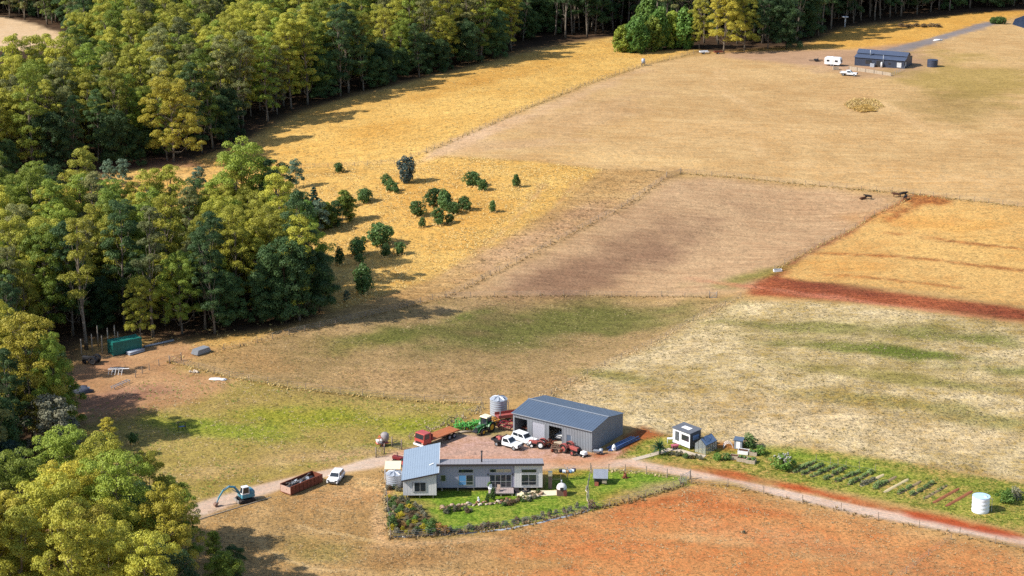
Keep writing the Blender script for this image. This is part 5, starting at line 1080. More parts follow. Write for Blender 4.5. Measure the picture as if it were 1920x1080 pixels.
MB().slab([(GL - .3, GD * .22, EHg + .38), (GL - .3, GD * .55, EHg + .38), (GL / 2 + .12, GD * .55, RHg + .2), (GL / 2 + .12, GD * .22, RHg + .2)], .02).build('roof_vent', SHINE, gh)
t = T('trestle_table', 'white table standing against the left side of the cabin', 'table', 1256.5, 830); MB().box((0, 0, .75), (1.0, .7, .05)).build('table_top', WHITE, t); me = MB().bx(-.03, .03, -.03, .03, 0, .72).mesh('leg', WHITE); [inst('leg', me, t, (x, y, 0)) for x in (-.45, .45) for y in (-.3, .3)]
t = T('garden_cart', 'faded pink garden cart in front of the white cabin', 'cart', 1265, 842, R(20)); MB().frus((-.45, .45, .28), (-.6, .6, .4), .35, .75).build('tray', PINK, t); [wheel(t, x, y, .2, .12, STEEL) for x in (-.35, .35) for y in (-.36, .36)]; MB().tube([(.55, 0, .4), (1.1, 0, .75)], .03, 5).build('handle', DARKM, t)
t = T('garden_store', 'small grey garden cupboard behind the raised beds', 'shed', 1385, 840, R(-20)); MB().bx(-.65, .65, -.5, .5, 0, 1.45).build('wall', M('store_grey', (.2, .22, .25), .6), t); MB().slab([(-.8, -.65, 1.5), (.8, -.65, 1.5), (.8, .65, 1.72), (-.8, .65, 1.72)], .06).build('roof', SHEDR, t); MB().bx(-.3, .35, -.53, -.502, .1, 1.3).build('door', WHITE, t)
t = T('garden_hoop', 'white plastic hoop tunnel frame right of the greenhouse', 'hoop frame', 1365, 838); b = MB(); [b.tube([(.75 * math.cos(a * .524), y, .85 * math.sin(a * .524)) for a in range(7)], .04, 5) for y in (-.5, 0, .5)]; b.build('hoop', WHITE, t)
BEDS = [(1394, 850, 1.7, 1.2, 'white sided raised bed of bare brown soil, rearmost of the group', 0), (1377, 860, 1.3, 1.0, 'low raised bed of bare soil at the left end of the group', 0), (1413, 853, 1.2, 1.0, 'raised bed of dark soil at the right rear of the group', 1), (1392, 864, 1.6, 1.2, 'raised bed with a few green plants in the front of the group', 1), (1408, 867, 1.5, 1.3, 'leafy raised bed at the right front of the group', 2)]
for i, (px, py, L_, W_, lb, gr) in enumerate(BEDS):
    t = T('raised_bed', lb, 'garden bed', px, py, R(-20), 'raised beds by the greenhouse'); b = MB(); b.bx(-L_ / 2, L_ / 2, -W_ / 2, -W_ / 2 + .06, 0, .6); b.bx(-L_ / 2, L_ / 2, W_ / 2 - .06, W_ / 2, 0, .6); b.bx(-L_ / 2, -L_ / 2 + .06, -W_ / 2 + .06, W_ / 2 - .06, 0, .6); b.bx(L_ / 2 - .06, L_ / 2, -W_ / 2 + .06, W_ / 2 - .06, 0, .6); b.build('side', TIMBER if i else WHITE, t)
    MB().bx(-L_ / 2 + .06, L_ / 2 - .06, -W_ / 2 + .06, W_ / 2 - .06, .05, .52).build('soil', SOIL, t)
    if gr:
        b = MB(); rg = random.Random(i); [b.blob((rg.uniform(-L_ / 2 + .2, L_ / 2 - .2), rg.uniform(-W_ / 2 + .2, W_ / 2 - .2), .62), rg.uniform(.14, .26), k, .4, 7, 4) for k in range(5 * gr)]; b.build('seedling', GLEAF, t)
# path to the cabin, of pale concrete
pth = [(1188, 862), (1215, 855), (1236, 849), (1258, 842), (1275, 845), (1300, 852), (1322, 856)]; b = MB(); PW_ = [G(*p) for p in pth]
for p, q in zip(PW_, PW_[1:]):
    d = (q - p); d.z = 0; n = Vector((-d.y, d.x, 0)).normalized() * .55; u = Vector((0, 0, .05)); b.hexa([p - n - u, q - n - u, q + n - u, p + n - u, p - n + u, q - n + u, q + n + u, p + n + u])
tag(b.build('garden_path', CONC), kind='structure')
print('b1')
# ------------------------------------------------------------------ plants of the garden
L_SILV = leafmat('silver_leaf', (.16, .17, .11), (.22, .20, .13)); L_YFL = leafmat('yellow_flowering_leaf', (.34, .30, .03), (.50, .40, .03)); L_BRN = leafmat('brown_shrub_leaf', (.16, .11, .06), (.22, .15, .08))
L_VEG = leafmat('vegetable_leaf', (.16, .26, .07), (.29, .36, .14)); L_FLW = leafmat('white_flower', (.5, .5, .42), (.6, .6, .5)); L_PALM = leafmat('yucca_leaf', (.025, .07, .03), (.04, .09, .035)); L_ORG = leafmat('orange_shrub_leaf', (.32, .16, .05), (.40, .22, .07))
SH = [bushy(201 + i, 1.1, .62, L_BUSH, .02, 16, 60, .075, .42) for i in range(3)]
FLW = {'dark green': L_BUSH, 'yellow flowering': L_YFL, 'silver grey': L_SILV, 'brown': L_BRN, 'bright green': L_BRIGHT, 'orange tinted': L_ORG}
rg = random.Random(33)
BEDP = [tuple(G(*p)[:2]) for p in [(724, 932), (756, 936), (795, 956), (814, 985), (806, 1001), (738, 1004), (728, 965)]]
bp = np.array(BEDP); done = []
for _ in range(900):
    x, y = rg.uniform(bp[:, 0].min(), bp[:, 0].max()), rg.uniform(bp[:, 1].min(), bp[:, 1].max())
    if inpoly(np.array([x]), np.array([y]), bp)[0] and all((x - a) ** 2 + (y - b_) ** 2 > .95 ** 2 for a, b_ in done): done.append((x, y))
for x, y in done:
    u, v = proj(x, y, 0); k = rg.choices(list(FLW), [2.5, 2.5 + (3 if v > 985 else 0), 4, 1.3, 2, .4])[0]
    plant('garden_shrub', SH[rg.randrange(3)], (x, y, Z(x, y)), f'{k} shrub in the bed along the left garden fence', 'shrub', f'{k} shrubs of the left garden bed', rg.uniform(.6, 1.05), rg.uniform(0, 6), rg.uniform(.45, .85), FLW[k])
for i, (p, q, n, z0) in enumerate([((815, 1001), (935, 988), 15, ', lower lawn fence, left part'), ((940, 987), (1095, 953), 17, ', lower lawn fence, right part'), ((830, 960), (885, 958), 9, 'left foot of the rock wall'), ((940, 948), (1000, 938), 11, 'right foot of the rock wall'), ((975, 932), (1015, 926), 7, 'top of the rock wall'), ((728, 914), (752, 922), 6, 'by the small house tank'), ((1258, 854), (1318, 862), 9, 'below the greenhouse path')]):
    for k in range(n):
        a_ = G(*p).lerp(G(*q), (k + rg.uniform(.1, .9)) / n); x, y = a_.x + rg.uniform(-.3, .3), a_.y + rg.uniform(-.7, .7); c_ = rg.choice(['dark green', 'silver grey', 'brown', 'brown', 'silver grey'])
        plant('garden_shrub', SH[rg.randrange(3)], (x, y, Z(x, y)), f'small {c_} shrub, {z0}'.replace(', ,', ','), 'shrub', f'{c_} shrubs, {z0}'.replace(', ,', ','), rg.uniform(.45, .9), rg.uniform(0, 6), rg.uniform(.4, .85), FLW[c_])
for px, py, s_, k, lb in [(824, 999, 1.2, 'orange tinted', 'large orange tinted shrub left of the dark one at the lawn corner'), (836, 1000, 1.0, 'orange tinted', 'round orange shrub third from the left along the lower lawn fence'), (807, 1000, 1.5, 'dark green', 'large dark green bush where the bed meets the lower lawn fence'), (735, 990, 1.5, 'dark green', 'tall dark green bush in the lower left bed corner'), (1109, 953, 1.1, 'brown', 'grey brown ball shaped bush at the foot of the netting fence')]:
    plant('garden_bush', SH[0], G(px, py), lb, 'bush', None, s_, 1, s_ * 1.1, FLW[k])
for px, py, lb in [(924, 938, 'taller slim young tree standing in front of the rock wall'), (914, 944, 'shorter slim young tree left of the taller one by the rock wall')]:
    plant('young_tree', BE[0], G(px, py), lb, 'tree', None, .28 if px > 920 else .2, 0, .42 if px > 920 else .33)
t = T('garden_statue', 'small white figure standing on the rock wall', 'statue', 897, 944); b = MB(); b.lathe([(.14, 0), (.2, .1), (.16, .5), (.09, .75), (.12, .9), (.1, 1.05), (.001, 1.1)], 10); b.blob((.1, 0, .55), (.2, .1, .3), 2, .2, 7, 4); b.build('figure', WHITE, t)
# yucca by the path
def yucca(px, py, label, h=1.0):
    t = T('yucca', label, 'plant', px, py); MB().tube([(0, 0, 0), (0, 0, .8 * h)], [.16, .12], 7).build('trunk', DARKBARK, t); rr = np.random.RandomState(4); V, F = [], []
    for k in range(90):
        an, el = rr.uniform(0, 6.28), rr.uniform(-.2, 1.4); d = np.array([math.cos(an) * math.cos(el), math.sin(an) * math.cos(el), math.sin(el)]); s_ = np.array([-math.sin(an), math.cos(an), 0]) * .09; L_ = rr.uniform(.9, 1.5) * h; o = np.array([0, 0, .8 * h]); e = o + d * L_ - np.array([0, 0, .25 * L_ * math.cos(el)]); m = o + d * L_ * .55
        n = len(V); V += [o - s_ * .5, o + s_ * .5, m + s_, m - s_, e]; F += [(n, n + 1, n + 2, n + 3), (n + 3, n + 2, n + 4, n + 4)]
    me = bpy.data.meshes.new('fronds'); me.from_pydata([tuple(v) for v in V], [], [f if f[2] != f[3] else f[:3] for f in F]); me.materials.append(L_PALM); inst('fronds', me, t)
yucca(1237, 852, 'dark green spiky yucca where the pale path bends', 1.35)
plant('flowering_bush', SH[1], G(1468, 880), 'large bush with white flower heads left of the vegetable rows', 'bush', None, 2.9, 0, 2.1, L_BRIGHT)
b = MB(); rg = random.Random(3); [b.blob((rg.uniform(-1.4, 1.2), rg.uniform(-1.2, 1.2), rg.uniform(1.7, 2.4)), rg.uniform(.1, .2), k, .3, 6, 4) for k in range(34)]; fo = b.build('flower_heads', L_FLW, bpy.data.objects[[o.name for o in COL.objects if o.name.startswith('flowering_bush')][0]]); fo.scale = (1 / 2.9, 1 / 2.9, 1 / 2.1)
for px, py, s_, lb in [(1405, 838, 2.2, 'round green bush right of the grey garden cupboard'), (1345, 863, 1.3, 'bright green bush at the right front of the greenhouse'), (1362, 862, 1.2, 'dark green bush left of the raised beds'), (1425, 852, 1.5, 'low spreading green bush right of the raised beds'), (1395, 1000, .5, 'tiny dry bush alone on the red paddock'), (1885, 942, 2.2, 'green bush right of the white tank'), (1905, 935, 1.8, 'olive bush at the right edge beyond the white tank')]:
    plant('garden_bush', SH[len(lb) % 3], G(px, py), lb, 'bush', None, s_, len(lb), s_ * .85, L_BUSH if 'dark' in lb or 'round' in lb else L_BRIGHT if 'green' in lb else L_SILV)
# vegetable rows
VR = [((185, 190), (350, 105), 'v'), ((250, 205), (420, 125), 'v'), ((320, 220), (505, 140), 'v'), ((415, 240), (590, 145), 'v'), ((500, 255), (690, 180), 'v'), ((595, 280), (785, 180), 'v'), ((690, 290), (865, 200), 's'), ((790, 310), (960, 215), 'm'), ((865, 335), (1050, 235), 'b'), ((970, 350), (1145, 250), 'm'), ((1070, 360), (1240, 265), 'v'), ((1165, 385), (1340, 280), 'd'), ((1235, 415), (1430, 305), 'r'), ((1330, 440), (1530, 325), 'r')]
VP = [bushy(301 + i, .5, .34, L_VEG, .0, 10, 34, .08, .5) for i in range(3)]; ORD = ['first', 'second', 'third', 'fourth', 'fifth', 'sixth', 'seventh', 'eighth', 'ninth', 'tenth', 'eleventh', 'twelfth', 'thirteenth', 'fourteenth']; rg = random.Random(17)
for i, (p, q, kd) in enumerate(VR):
    a_, c_ = G(1440 + p[0] / 4, 840 + p[1] / 4), G(1440 + q[0] / 4, 840 + q[1] / 4); d = c_ - a_; d.z = 0; n = Vector((-d.y, d.x, 0)).normalized(); b = MB()
    N_ = 10; mt = {'b': M('straw_mulch', (.46, .37, .2), .95), 's': M('straw_mulch', ()), 'r': M('red_bed_soil', (.24, .085, .035), .95, 0, .4, 4)}.get(kd, M('brown_bed_soil', (.22, .16, .08), .95, 0, .4, 4))
    prof = [(-.4, -.05), (-.25, .1), (0, .15), (.25, .1), (.4, -.05)]; vs = []; fs = []
    for k in range(N_ + 1):
        c0 = a_.lerp(c_, k / N_); e_ = 1 if 0 < k < N_ else .5; vs += [tuple(c0 + n * (u * e_ * rg.uniform(.8, 1.1)) + Vector((0, 0, z * rg.uniform(.7, 1.2)))) for u, z in prof]
    for k in range(N_): fs += [(k * 5 + j, k * 5 + j + 1, k * 5 + j + 6, k * 5 + j + 5) for j in range(4)]
    b.add(vs, fs, True); tag(b.build('vegetable_bed', mt), kind='structure')
    if kd in 'vmsd':
        m = {'v': 9, 'm': 6, 's': 7, 'd': 6}[kd]
        for k in range(m):
            c0 = a_.lerp(c_, (k + .5 + rg.uniform(-.25, .25)) / m * (1 if kd in 'vd' else .62)) + n * rg.uniform(-.12, .12); s_ = rg.uniform(.6, 1.15) * (1 if kd != 'd' else .6)
            plant('vegetable_plant', VP[rg.randrange(3)], c0 + Vector((0, 0, .1)), f'leafy vegetable in the {ORD[i]} row from the flowering bush', 'plant', f'vegetables of the {ORD[i]} row', s_, rg.uniform(0, 6), s_ * rg.uniform(.8, 1.2), L_SILV if kd == 's' else None)
# cow hide bodies: one skinned surface each
def cow(label, px, py, rz, mat, lying=False, s=1.0):
    t = T('cow', label, 'cow', px, py, rz); s *= .84; t.scale = (s, s, s)
    dz = -.62 if lying else 0
    vs = [((-.75, 0, 1.15), .3), ((-.2, 0, 1.1), .38), ((.4, 0, 1.12), .38), ((.78, 0, 1.2), .27), ((1.08, 0, 1.32), .19), ((1.3, 0, 1.3), .15), ((1.55, 0, 1.12), .1)]; es = [(i, i + 1) for i in range(6)]
    V = [(Vector(p) + Vector((0, 0, dz)), r) for p, r in vs]
    for sx, par, kn in ((-.72, 0, (-.85, .55)), (.62, 3, (.66, .52))):
        for sy in (-1, 1):
            n = len(V)
            if lying: V += [(Vector((sx + .05, sy * .34, .28)), .13), (Vector((sx + .45, sy * .42, .12)), .08), (Vector((sx + .1, sy * .46, .08)), .06)]
            else: V += [(Vector((sx, sy * .22, .85)), .15), (Vector((kn[0], sy * .22, kn[1])), .09), (Vector((sx, sy * .22, .05)), .07)]
            es += [(par, n), (n, n + 1), (n + 1, n + 2)]
    n = len(V); V += [(Vector((-1.0, 0, 1.2 + dz)), .05), (Vector((-1.08, 0, .65 + dz * .5)), .03)]; es += [(0, n), (n, n + 1)]
    for sy in (-1, 1): n = len(V); V += [(Vector((1.28, sy * .2, 1.4 + dz)), .05)]; es += [(5, n)]
    me = bpy.data.meshes.new('body'); me.from_pydata([tuple(v) for v, _ in V], es, []); me.materials.append(mat); o = inst('body', me, t)
    md = o.modifiers.new('skin', 'SKIN'); md.use_smooth_shade = True
    if not me.skin_vertices: bm = bmesh.new(); bm.from_mesh(me); bm.verts.layers.skin.verify(); bm.to_mesh(me); bm.free()
    for i, (_, r) in enumerate(V): me.skin_vertices[0].data[i].radius = (r, r)
    me.skin_vertices[0].data[0].use_root = True; o.modifiers.new('sub', 'SUBSURF').levels = 1; o.modifiers['sub'].render_levels = 1
    return t
cow('brown cow lying down, leftmost of the cattle by the fence corner', 1617, 374, R(20), HIDER, True)
cow('black cow standing beside the lying brown cow', 1628, 374, R(165), HIDEB)
cow('dark red brown cow standing left of the two black ones', 1680, 370, R(175), HIDER)
cow('black cow, rear one of the pair at the fence corner', 1693, 369, R(10), HIDEB, False, 1.05)
cow('black cow, nearer one of the pair at the fence corner', 1697, 375, R(60), HIDEB)
t = T('water_trough', 'white trough on red soil beside the paddock corner', 'trough', 1458, 509, R(10)); b = MB(); b.bx(-.9, .9, -.4, -.33, 0, .5); b.bx(-.9, .9, .33, .4, 0, .5); b.bx(-.9, -.83, -.33, .33, 0, .5); b.bx(.83, .9, -.33, .33, 0, .5); b.build('trough_wall', WHITE, t); MB().bx(-.83, .83, -.33, .33, .02, .4).build('water', GLASS, t)
# ------------------------------------------------------------------ the far barn and what stands round it
bp_, bz, BL, BD = frame_of((1602, 122.5), (1695, 129), (1719, 124)); BD = 9.5
barn = thing('barn', 'dark navy barn with a raised middle roof far up the hill', 'barn', bp_, bz); e, mwl, mr = 2.7, 3.7, 4.6; y1, y2 = BD * .3, BD * .7
MB().prismx([(0, 0), (BD, 0), (BD, e), (y2, e + .6), (y2, mwl), (BD / 2, mr), (y1, mwl), (y1, e + .6), (0, e)], 0, BL).build('wall', NAVY, barn)
NR = M('navy_roof_sheet', (.075, .095, .145), .4, .2, .08, .5)
for q in ([(-.2, -.3, e + .02), (BL + .2, -.3, e + .02), (BL + .2, y1, e + .72), (-.2, y1, e + .72)], [(BL + .2, BD + .3, e + .02), (-.2, BD + .3, e + .02), (-.2, y2, e + .72), (BL + .2, y2, e + .72)], [(-.2, y1 - .3, mwl - .02), (BL + .2, y1 - .3, mwl - .02), (BL + .2, BD / 2, mr + .08), (-.2, BD / 2, mr + .08)], [(BL + .2, y2 + .3, mwl - .02), (-.2, y2 + .3, mwl - .02), (-.2, BD / 2, mr + .08), (BL + .2, BD / 2, mr + .08)]): MB().slab(q, .08).build('roof', NR, barn)
b = MB(); [b.bx(x - .06, x + .06, -.04, -.002, .02, e - .05) for x in [(.3 + .4 * k) for k in range(int(BL / .4))] if not any(abs(x - c) < w_ for c, w_ in ((BL * .5, 1.2), (BL * .9, .9), (BL * .28, 1.2)))]; b.build('wall_rib', NAVY, barn)
for x, w_, z0, z1, g in ((.28, 2.0, .9, 2.1, GLASS), (.5, 2.0, .05, 2.1, GLASS), (.9, 1.6, .4, 2.1, M('pale_pane', (.5, .52, .55), .3)), (.7, .7, 1.2, 1.8, GLASS)):
    f = MB().bx(BL * x - w_ / 2, BL * x + w_ / 2, -.09, -.045, z0, z1).build('window' if z0 > .1 else 'door', TRIM, barn); MB().bx(BL * x - w_ / 2 + .08, BL * x + w_ / 2 - .08, -.1, -.092, z0 + .08, z1 - .08).build('pane', g, f)
f = MB().bx(BL + .003, BL + .06, .8, 2.2, .6, 2.1).build('window', TRIM, barn); MB().bx(BL + .061, BL + .07, .9, 2.1, .7, 2.0).build('pane', M('pale_pane', ()), f)
MB().tube([(BL * .28, y1 - 1, e), (BL * .28, y1 - 1, mwl + 1.3)], .13, 8).build('flue', STEEL, barn); MB().tube([(BL * .58, -.2, 0), (BL * .58, -.2, e + 1.4)], .09, 8).build('vent_pipe', STEEL, barn)
BMx = Matrix.Translation(bp_) @ Matrix.Rotation(bz, 4, 'Z')
def bn(x, y): v = BMx @ Vector((x, y, 0)); v.z = Z(v.x, v.y); return v
t = thing('air_unit', 'grey blue box unit against the front of the far barn', 'air conditioner', bn(BL * .38, -.9), bz); MB().bx(-.7, .7, -.4, .4, 0, 1.2).build('casing', GREYT, t, .04); MB().lathe([(.4, 0), (.4, .04), (.001, .05)], 12, c=(0, 0, 1.2)).build('fan_cover', DARKM, t)
t = thing('gas_cylinder', 'tall pale cylinder standing against the far barn beside its door', 'gas bottle', bn(BL * .56, -.7)); MB().lathe([(.001, 0), (.3, 0), (.3, 1.5), (.15, 1.75), (.001, 1.78)], 12).build('shell', WHITE, t)
ra, rb = G(1592, 131), G(1671, 142.5); t = thing('retaining_wall', 'low wall of pale timber sleepers in front of the far barn', 'wall', ra, math.atan2(rb.y - ra.y, rb.x - ra.x)); Lr = (rb.xy - ra.xy).length
me = MB().bx(0, Lr / 5 - .06, -.1, .1, .0, .27).mesh('sleeper', TIMBER)
for i in range(5):
    for k in range(4): inst('sleeper', me, t, (i * Lr / 5, .02 * ((i + k) % 2), .29 * k))
me = MB().bx(-.07, .07, -.2, -.1, -.3, 1.25).mesh('post', WOOD); [inst('post', me, t, (i * Lr / 5, 0, 0)) for i in range(6)]
fence('wire fence closing the yard at the right end of the sleeper wall', [(1671, 143), (1696, 131)], 1.6, 1.2, .05, 4, STEEL)
cv = thing('caravan', 'white caravan parked left of the far barn', 'caravan', G(1562, 123), R(-25)); MB().prism([(-2.6, .5), (2.3, .5), (2.8, 1.1), (2.5, 2.5), (2.1, 2.75), (-2.3, 2.75), (-2.6, 2.4)], -1.15, 1.15).build('body', WHITE, cv, .08)
for x, w_ in ((-1.4, .9), (1.3, 1.0)): MB().bx(x - w_ / 2, x + w_ / 2, -1.19, -1.152, 1.4, 2.0).build('window', GLASS, cv)
MB().bx(-.3, .4, -1.19, -1.152, .6, 2.3).build('door', PALEW, cv); MB().bx(2.0, 2.85, -.5, .5, 1.4, 2.0).build('front_window', GLASS, cv); MB().tube([(2.6, -.4, .5), (3.7, 0, .45), (2.6, .4, .5)], .06, 5).build('drawbar', DARKM, cv); [wheel(cv, x, sy * 1.0, .34, .22, STEEL) for x in (-.4, .35) for sy in (-1, 1)]; MB().bx(-.6, .1, -.35, .35, 2.752, 2.95).build('roof_unit', WHITE, cv)
ute('white ute with a white tray parked below the far barn', G(1592, 142), R(-18), WHITE, 'white', False)
t = T('wood_crate', 'small pale crate on the ground below the caravan', 'crate', 1567, 131); b = MB(); [b.bx(-.9, .9, y - .03, y + .03, .1 + k * .3, .32 + k * .3) for y in (-.6, .6) for k in range(3)]; [b.bx(x - .04, x + .04, -.57, .57, 0, .95) for x in (-.87, .87)]; b.bx(-.85, .85, -.55, .55, .05, .1); b.build('board', TIMBER, t)
t = T('yard_machine', 'dark low implement lying left of the caravan', 'farm implement', 1531, 115); b = MB(); b.bx(-2.5, 2.0, -.15, .15, .3, .5); b.bx(-.8, .6, -.8, .8, .3, .7); b.tube([(0, 0, .6), (.6, 0, 1.2)], .1, 5); b.build('frame', DARKM, t); [wheel(t, -.2, s_ * .95, .35, .2, DARKM) for s_ in (-1, 1)]
t = T('white_dish', 'white dish on a pole at the dark forest edge', 'antenna', 1584, 50); MB().tube([(0, 0, 0), (0, 0, 3.2)], .15, 6).build('pole', WHITE, t); o = MB().lathe([(.001, 0), (.7, .12), (1.25, .45), (1.22, .48), (.6, .18), (.001, .06)], 14, c=(0, 0, 3.2)).build('dish', WHITE, t); 
t = T('fuel_tank', 'small pale blue tank on a stand beside the hill fence', 'fuel tank', 1206, 123); o = MB().lathe([(.001, -.8), (.55, -.75), (.6, 0), (.55, .75), (.001, .8)], 14).build('shell', GREYT, t); o.location = (0, 0, 1.5); b = MB(); [b.tube([(x, y, 0), (x * .7, y * .7, 1.0)], .06, 5) for x in (-.5, .5) for y in (-.5, .5)]; b.build('stand', DARKM, t)
for px, py, lb, m in ((1320, 101, 'small white trailer left of the dark one below the big gum', WHITE), (1347, 101, 'dark flat trailer below the big gum at the forest edge', RUST)): trailer(lb, G(px, py), R(10), m, 3.0, 1.6, .6, .3)
t = T('white_tarp', 'white sheet lying beside the far sealed drive', 'tarp', 1757, 76); b = MB(); rg = random.Random(6); b.blob((0, 0, .15), (1.4, .8, .35), 3, .3, 10, 5); b.blob((1.2, .4, .1), (.8, .5, .25), 4, .3, 9, 5); b.build('sheet', WHITE, t)
plant('dry_mound', SH[0], G(1621, 204), 'round mound of long golden grass below the far barn', 'grass mound', None, 7.0, 0, .5, leafmat('gold_grass', (.46, .28, .06), (.58, .36, .09)))
for o in list(bpy.data.objects): pass
for k, px in enumerate((1690, 1704, 1718, 1732, 1746, 1758)): plant('dry_bush', SH[k % 3], G(px, 50 + (k % 2)), 'grey brown dry bush on the far golden slope', 'bush', 'dry bushes on the far golden slope', 2.6, k, 1.1, L_BRN)
for k, px in enumerate((1861, 1868, 1874, 1880)): plant('drive_shrub', BU[k % 4], G(px, 45), 'small dark shrub beside the far dam', 'shrub', 'shrubs beside the far dam', .75, k)
dam = [(1898, 46), (1903, 36), (1925, 28), (1990, 24), (1990, 62), (1930, 56)]; b = MB(); dp = [G(*p) for p in dam]; b.add([p + Vector((0, 0, .12)) for p in dp] + [p - Vector((0, 0, .3)) for p in dp], [tuple(range(6)), tuple(range(11, 5, -1))] + [(i, i + 6, (i + 1) % 6 + 6, (i + 1) % 6) for i in range(6)]); tag(b.build('dam_water', M('dam_water_surface', (.05, .07, .12), .15, 0, .1, .3, .5)), kind='structure')
# ------------------------------------------------------------------ clearing at the forest edge on the left
ca_, cz_, CLn, _ = frame_of((213, 668), (257, 660), (257, 650)); ct = thing('shipping_container', 'bright green shipping container at the forest edge', 'container', ca_, cz_ + R(2)); CLn = 5.6; b = MB()
b.bx(0, CLn, 0, 2.4, .12, 2.6); b.build('shell', CONTG, ct); b = MB(); [b.bx(.12 + .26 * k, .25 + .26 * k, -.05, -.002, .25, 2.5) for k in range(21)]; [b.bx(.12 + .26 * k, .25 + .26 * k, .05, 2.35, 2.602, 2.63) for k in range(21)]; b.build('corrugation', CONTG, ct)
b = MB(); [b.bx(x - .08, x + .08, y - .08, y + .08, .0, 2.66) for x in (0, CLn) for y in (0, 2.4)]; b.build('corner_post', CONTG, ct); [MB().bx(-.08, -.003, y0, y0 + 1.1, .2, 2.5).build('door', CONTG, ct) for y0 in (.08, 1.22)]
def lying(name, label, cat, p, q, mat, n=1, r=.15, h=0, part='pipe', spread=.3):
    a_, c_ = G(*p), G(*q); t = thing(name, label, cat, (a_ + c_) / 2, math.atan2(c_.y - a_.y, c_.x - a_.x)); L_ = (c_.xy - a_.xy).length
    for k in range(n): MB().tube([(-L_ / 2, (k % 4 - 1.5) * spread if n > 1 else 0, r + (k // 4) * r * 2), (L_ / 2, (k % 4 - 1.5) * spread if n > 1 else .05, r + (k // 4) * r * 2)], r, 7).build(part, mat, t)
    return t
lying('pipe_stack', 'stack of grey blue pipes lying against the green container', 'pipes', (240, 666), (268, 658), GREYT, 8, .16)
lying('long_pipe', 'single long grey pipe lying along the forest edge right of the container', 'pipe', (270, 652), (326, 640), STEEL, 1, .22)
a_, c_ = G(364, 667), G(390, 658); t = thing('roofing_stack', 'stack of silver corrugated sheets at the end of the clearing', 'sheet stack', (a_ + c_) / 2, math.atan2(c_.y - a_.y, c_.x - a_.x)); L_ = (c_.xy - a_.xy).length
for k in range(5): MB().bx(-L_ / 2 + .1 * k, L_ / 2 - .06 * k, -.85 + .03 * k, .85, .2 + .17 * k, .33 + .17 * k).build('sheet', STEEL, t)
MB().bx(-L_ / 2 + .3, L_ / 2 - .3, -.7, .7, 0, .198).build('bearer', WOOD, t)
t = tractor('dark old tractor parked in the shade beside the container', G(172, 681), R(160), DARKM, DARKM, None, .9)
t = T('plough_frame', 'white steel frame implement standing in the clearing', 'farm implement', 219, 702, R(-5)); b = MB(); b.tube([(-1.4, -.5, 1.1), (2.4, -.2, 1.25)], .09, 6); [b.tube([(-1.2 + .6 * k, -.4, 1.1), (-1.4 + .6 * k, -.6, .1)], .06, 5) for k in range(5)]; b.tube([(-1.4, .7, 1.0), (1.2, .6, 1.1)], .07, 5); [b.tube([(-1.2 + .8 * k, .7, 1.0), (-1.2 + .8 * k, -.5, 1.1)], .05, 5) for k in range(4)]; b.build('frame', WHITE, t); [wheel(t, x, .75, .35, .16, WHITE) for x in (-.8, .6)]
t = T('steel_rack', 'low grey steel rack lying by the shaded track', 'rack', 226, 724, head((213, 729), (242, 716))); b = MB(); [b.tube([(-2.2, y, .5), (2.2, y, .5)], .06, 5) for y in (-.35, .35)]; [b.tube([(-2.2 + .73 * k, -.35, .5), (-2.2 + .73 * k, .35, .5)], .05, 4) for k in range(7)]; [b.tube([(x, y, 0), (x, y, .5)], .05, 4) for x in (-2, 0, 2) for y in (-.35, .35)]; b.build('rail', STEEL, t)
t = T('scrap_pile', 'dark blue grey scrap pile under the trees at the track', 'scrap', 150, 735); rg = random.Random(5); MB().blob((0, 0, .3), (2.0, 1.3, .8), 3, .35, 12, 6).build('rubble', M('dark_blue_scrap', (.06, .07, .1), .6), t); b = MB(); [b.box((rg.uniform(-1.5, 1.5), rg.uniform(-1, .6), rg.uniform(.4, 1.1)), (rg.uniform(.5, 1.2), .4, .06), rg.uniform(0, 3), rg.uniform(-.6, .6)) for _ in range(10)]; b.build('sheet', STEEL, t)
t = T('white_tarp', 'white plastic sheet lying beside the fence at the clearing', 'tarp', 408, 712); b = MB(); b.blob((-.5, .1, .1), (1.1, .5, .25), 5, .35, 10, 5); b.blob((.9, -.2, .1), (.8, .35, .2), 6, .35, 10, 5); b.build('sheet', WHITE, t)
t = T('rubble_pile', 'small pile of pale rubble beside the clearing fence corner', 'rubble', 364, 698); b = MB(); rg = random.Random(9); [b.blob((rg.uniform(-.9, .9), rg.uniform(-.5, .5), .18), rg.uniform(.12, .3), k, .3, 6, 4) for k in range(14)]; b.build('stone', STONE2, t)
t = T('bench_swing', 'small dark frame seat alone on the green paddock', 'seat', 341, 805, R(20)); b = MB(); [b.tube([(x, -.5, 0), (x, 0, 1.3), (x, .5, 0)], .05, 5) for x in (-.6, .6)]; b.tube([(-.6, 0, 1.3), (.6, 0, 1.3)], .05, 5); b.build('frame', DARKM, t); MB().box((0, 0, .5), (.9, .4, .06)).build('seat', BLUEP, t)
t = T('blue_boat', 'pale blue hull lying at the edge of the upper clearing', 'boat', 163, 338, R(5)); MB().prism([(-2.6, .5), (-2.3, .05), (2.2, .05), (3.0, .6)], -.8, .8).build('hull', M('blue_hull', (.12, .2, .34), .5), t); MB().bx(-2.3, 2.3, -.6, .6, .61, .68).build('cover', WHITE, t)
rg = random.Random(15)
for k, (px, py, h) in enumerate([(153, 668, 3.4), (160, 656, 3.0), (173, 660, 3.5), (184, 650, 4.2), (192, 664, 3.6), (203, 655, 4.2), (216, 648, 4.0), (222, 653, 3.2)]):
    t = T('timber_pole', 'bare weathered pole standing upright beside the green container', 'pole', px, py, 0, 'upright poles by the container'); MB().tube([(0, 0, -.2), (.03, 0, h)], [.14, .1], 7).build('shaft', TIMBER, t)
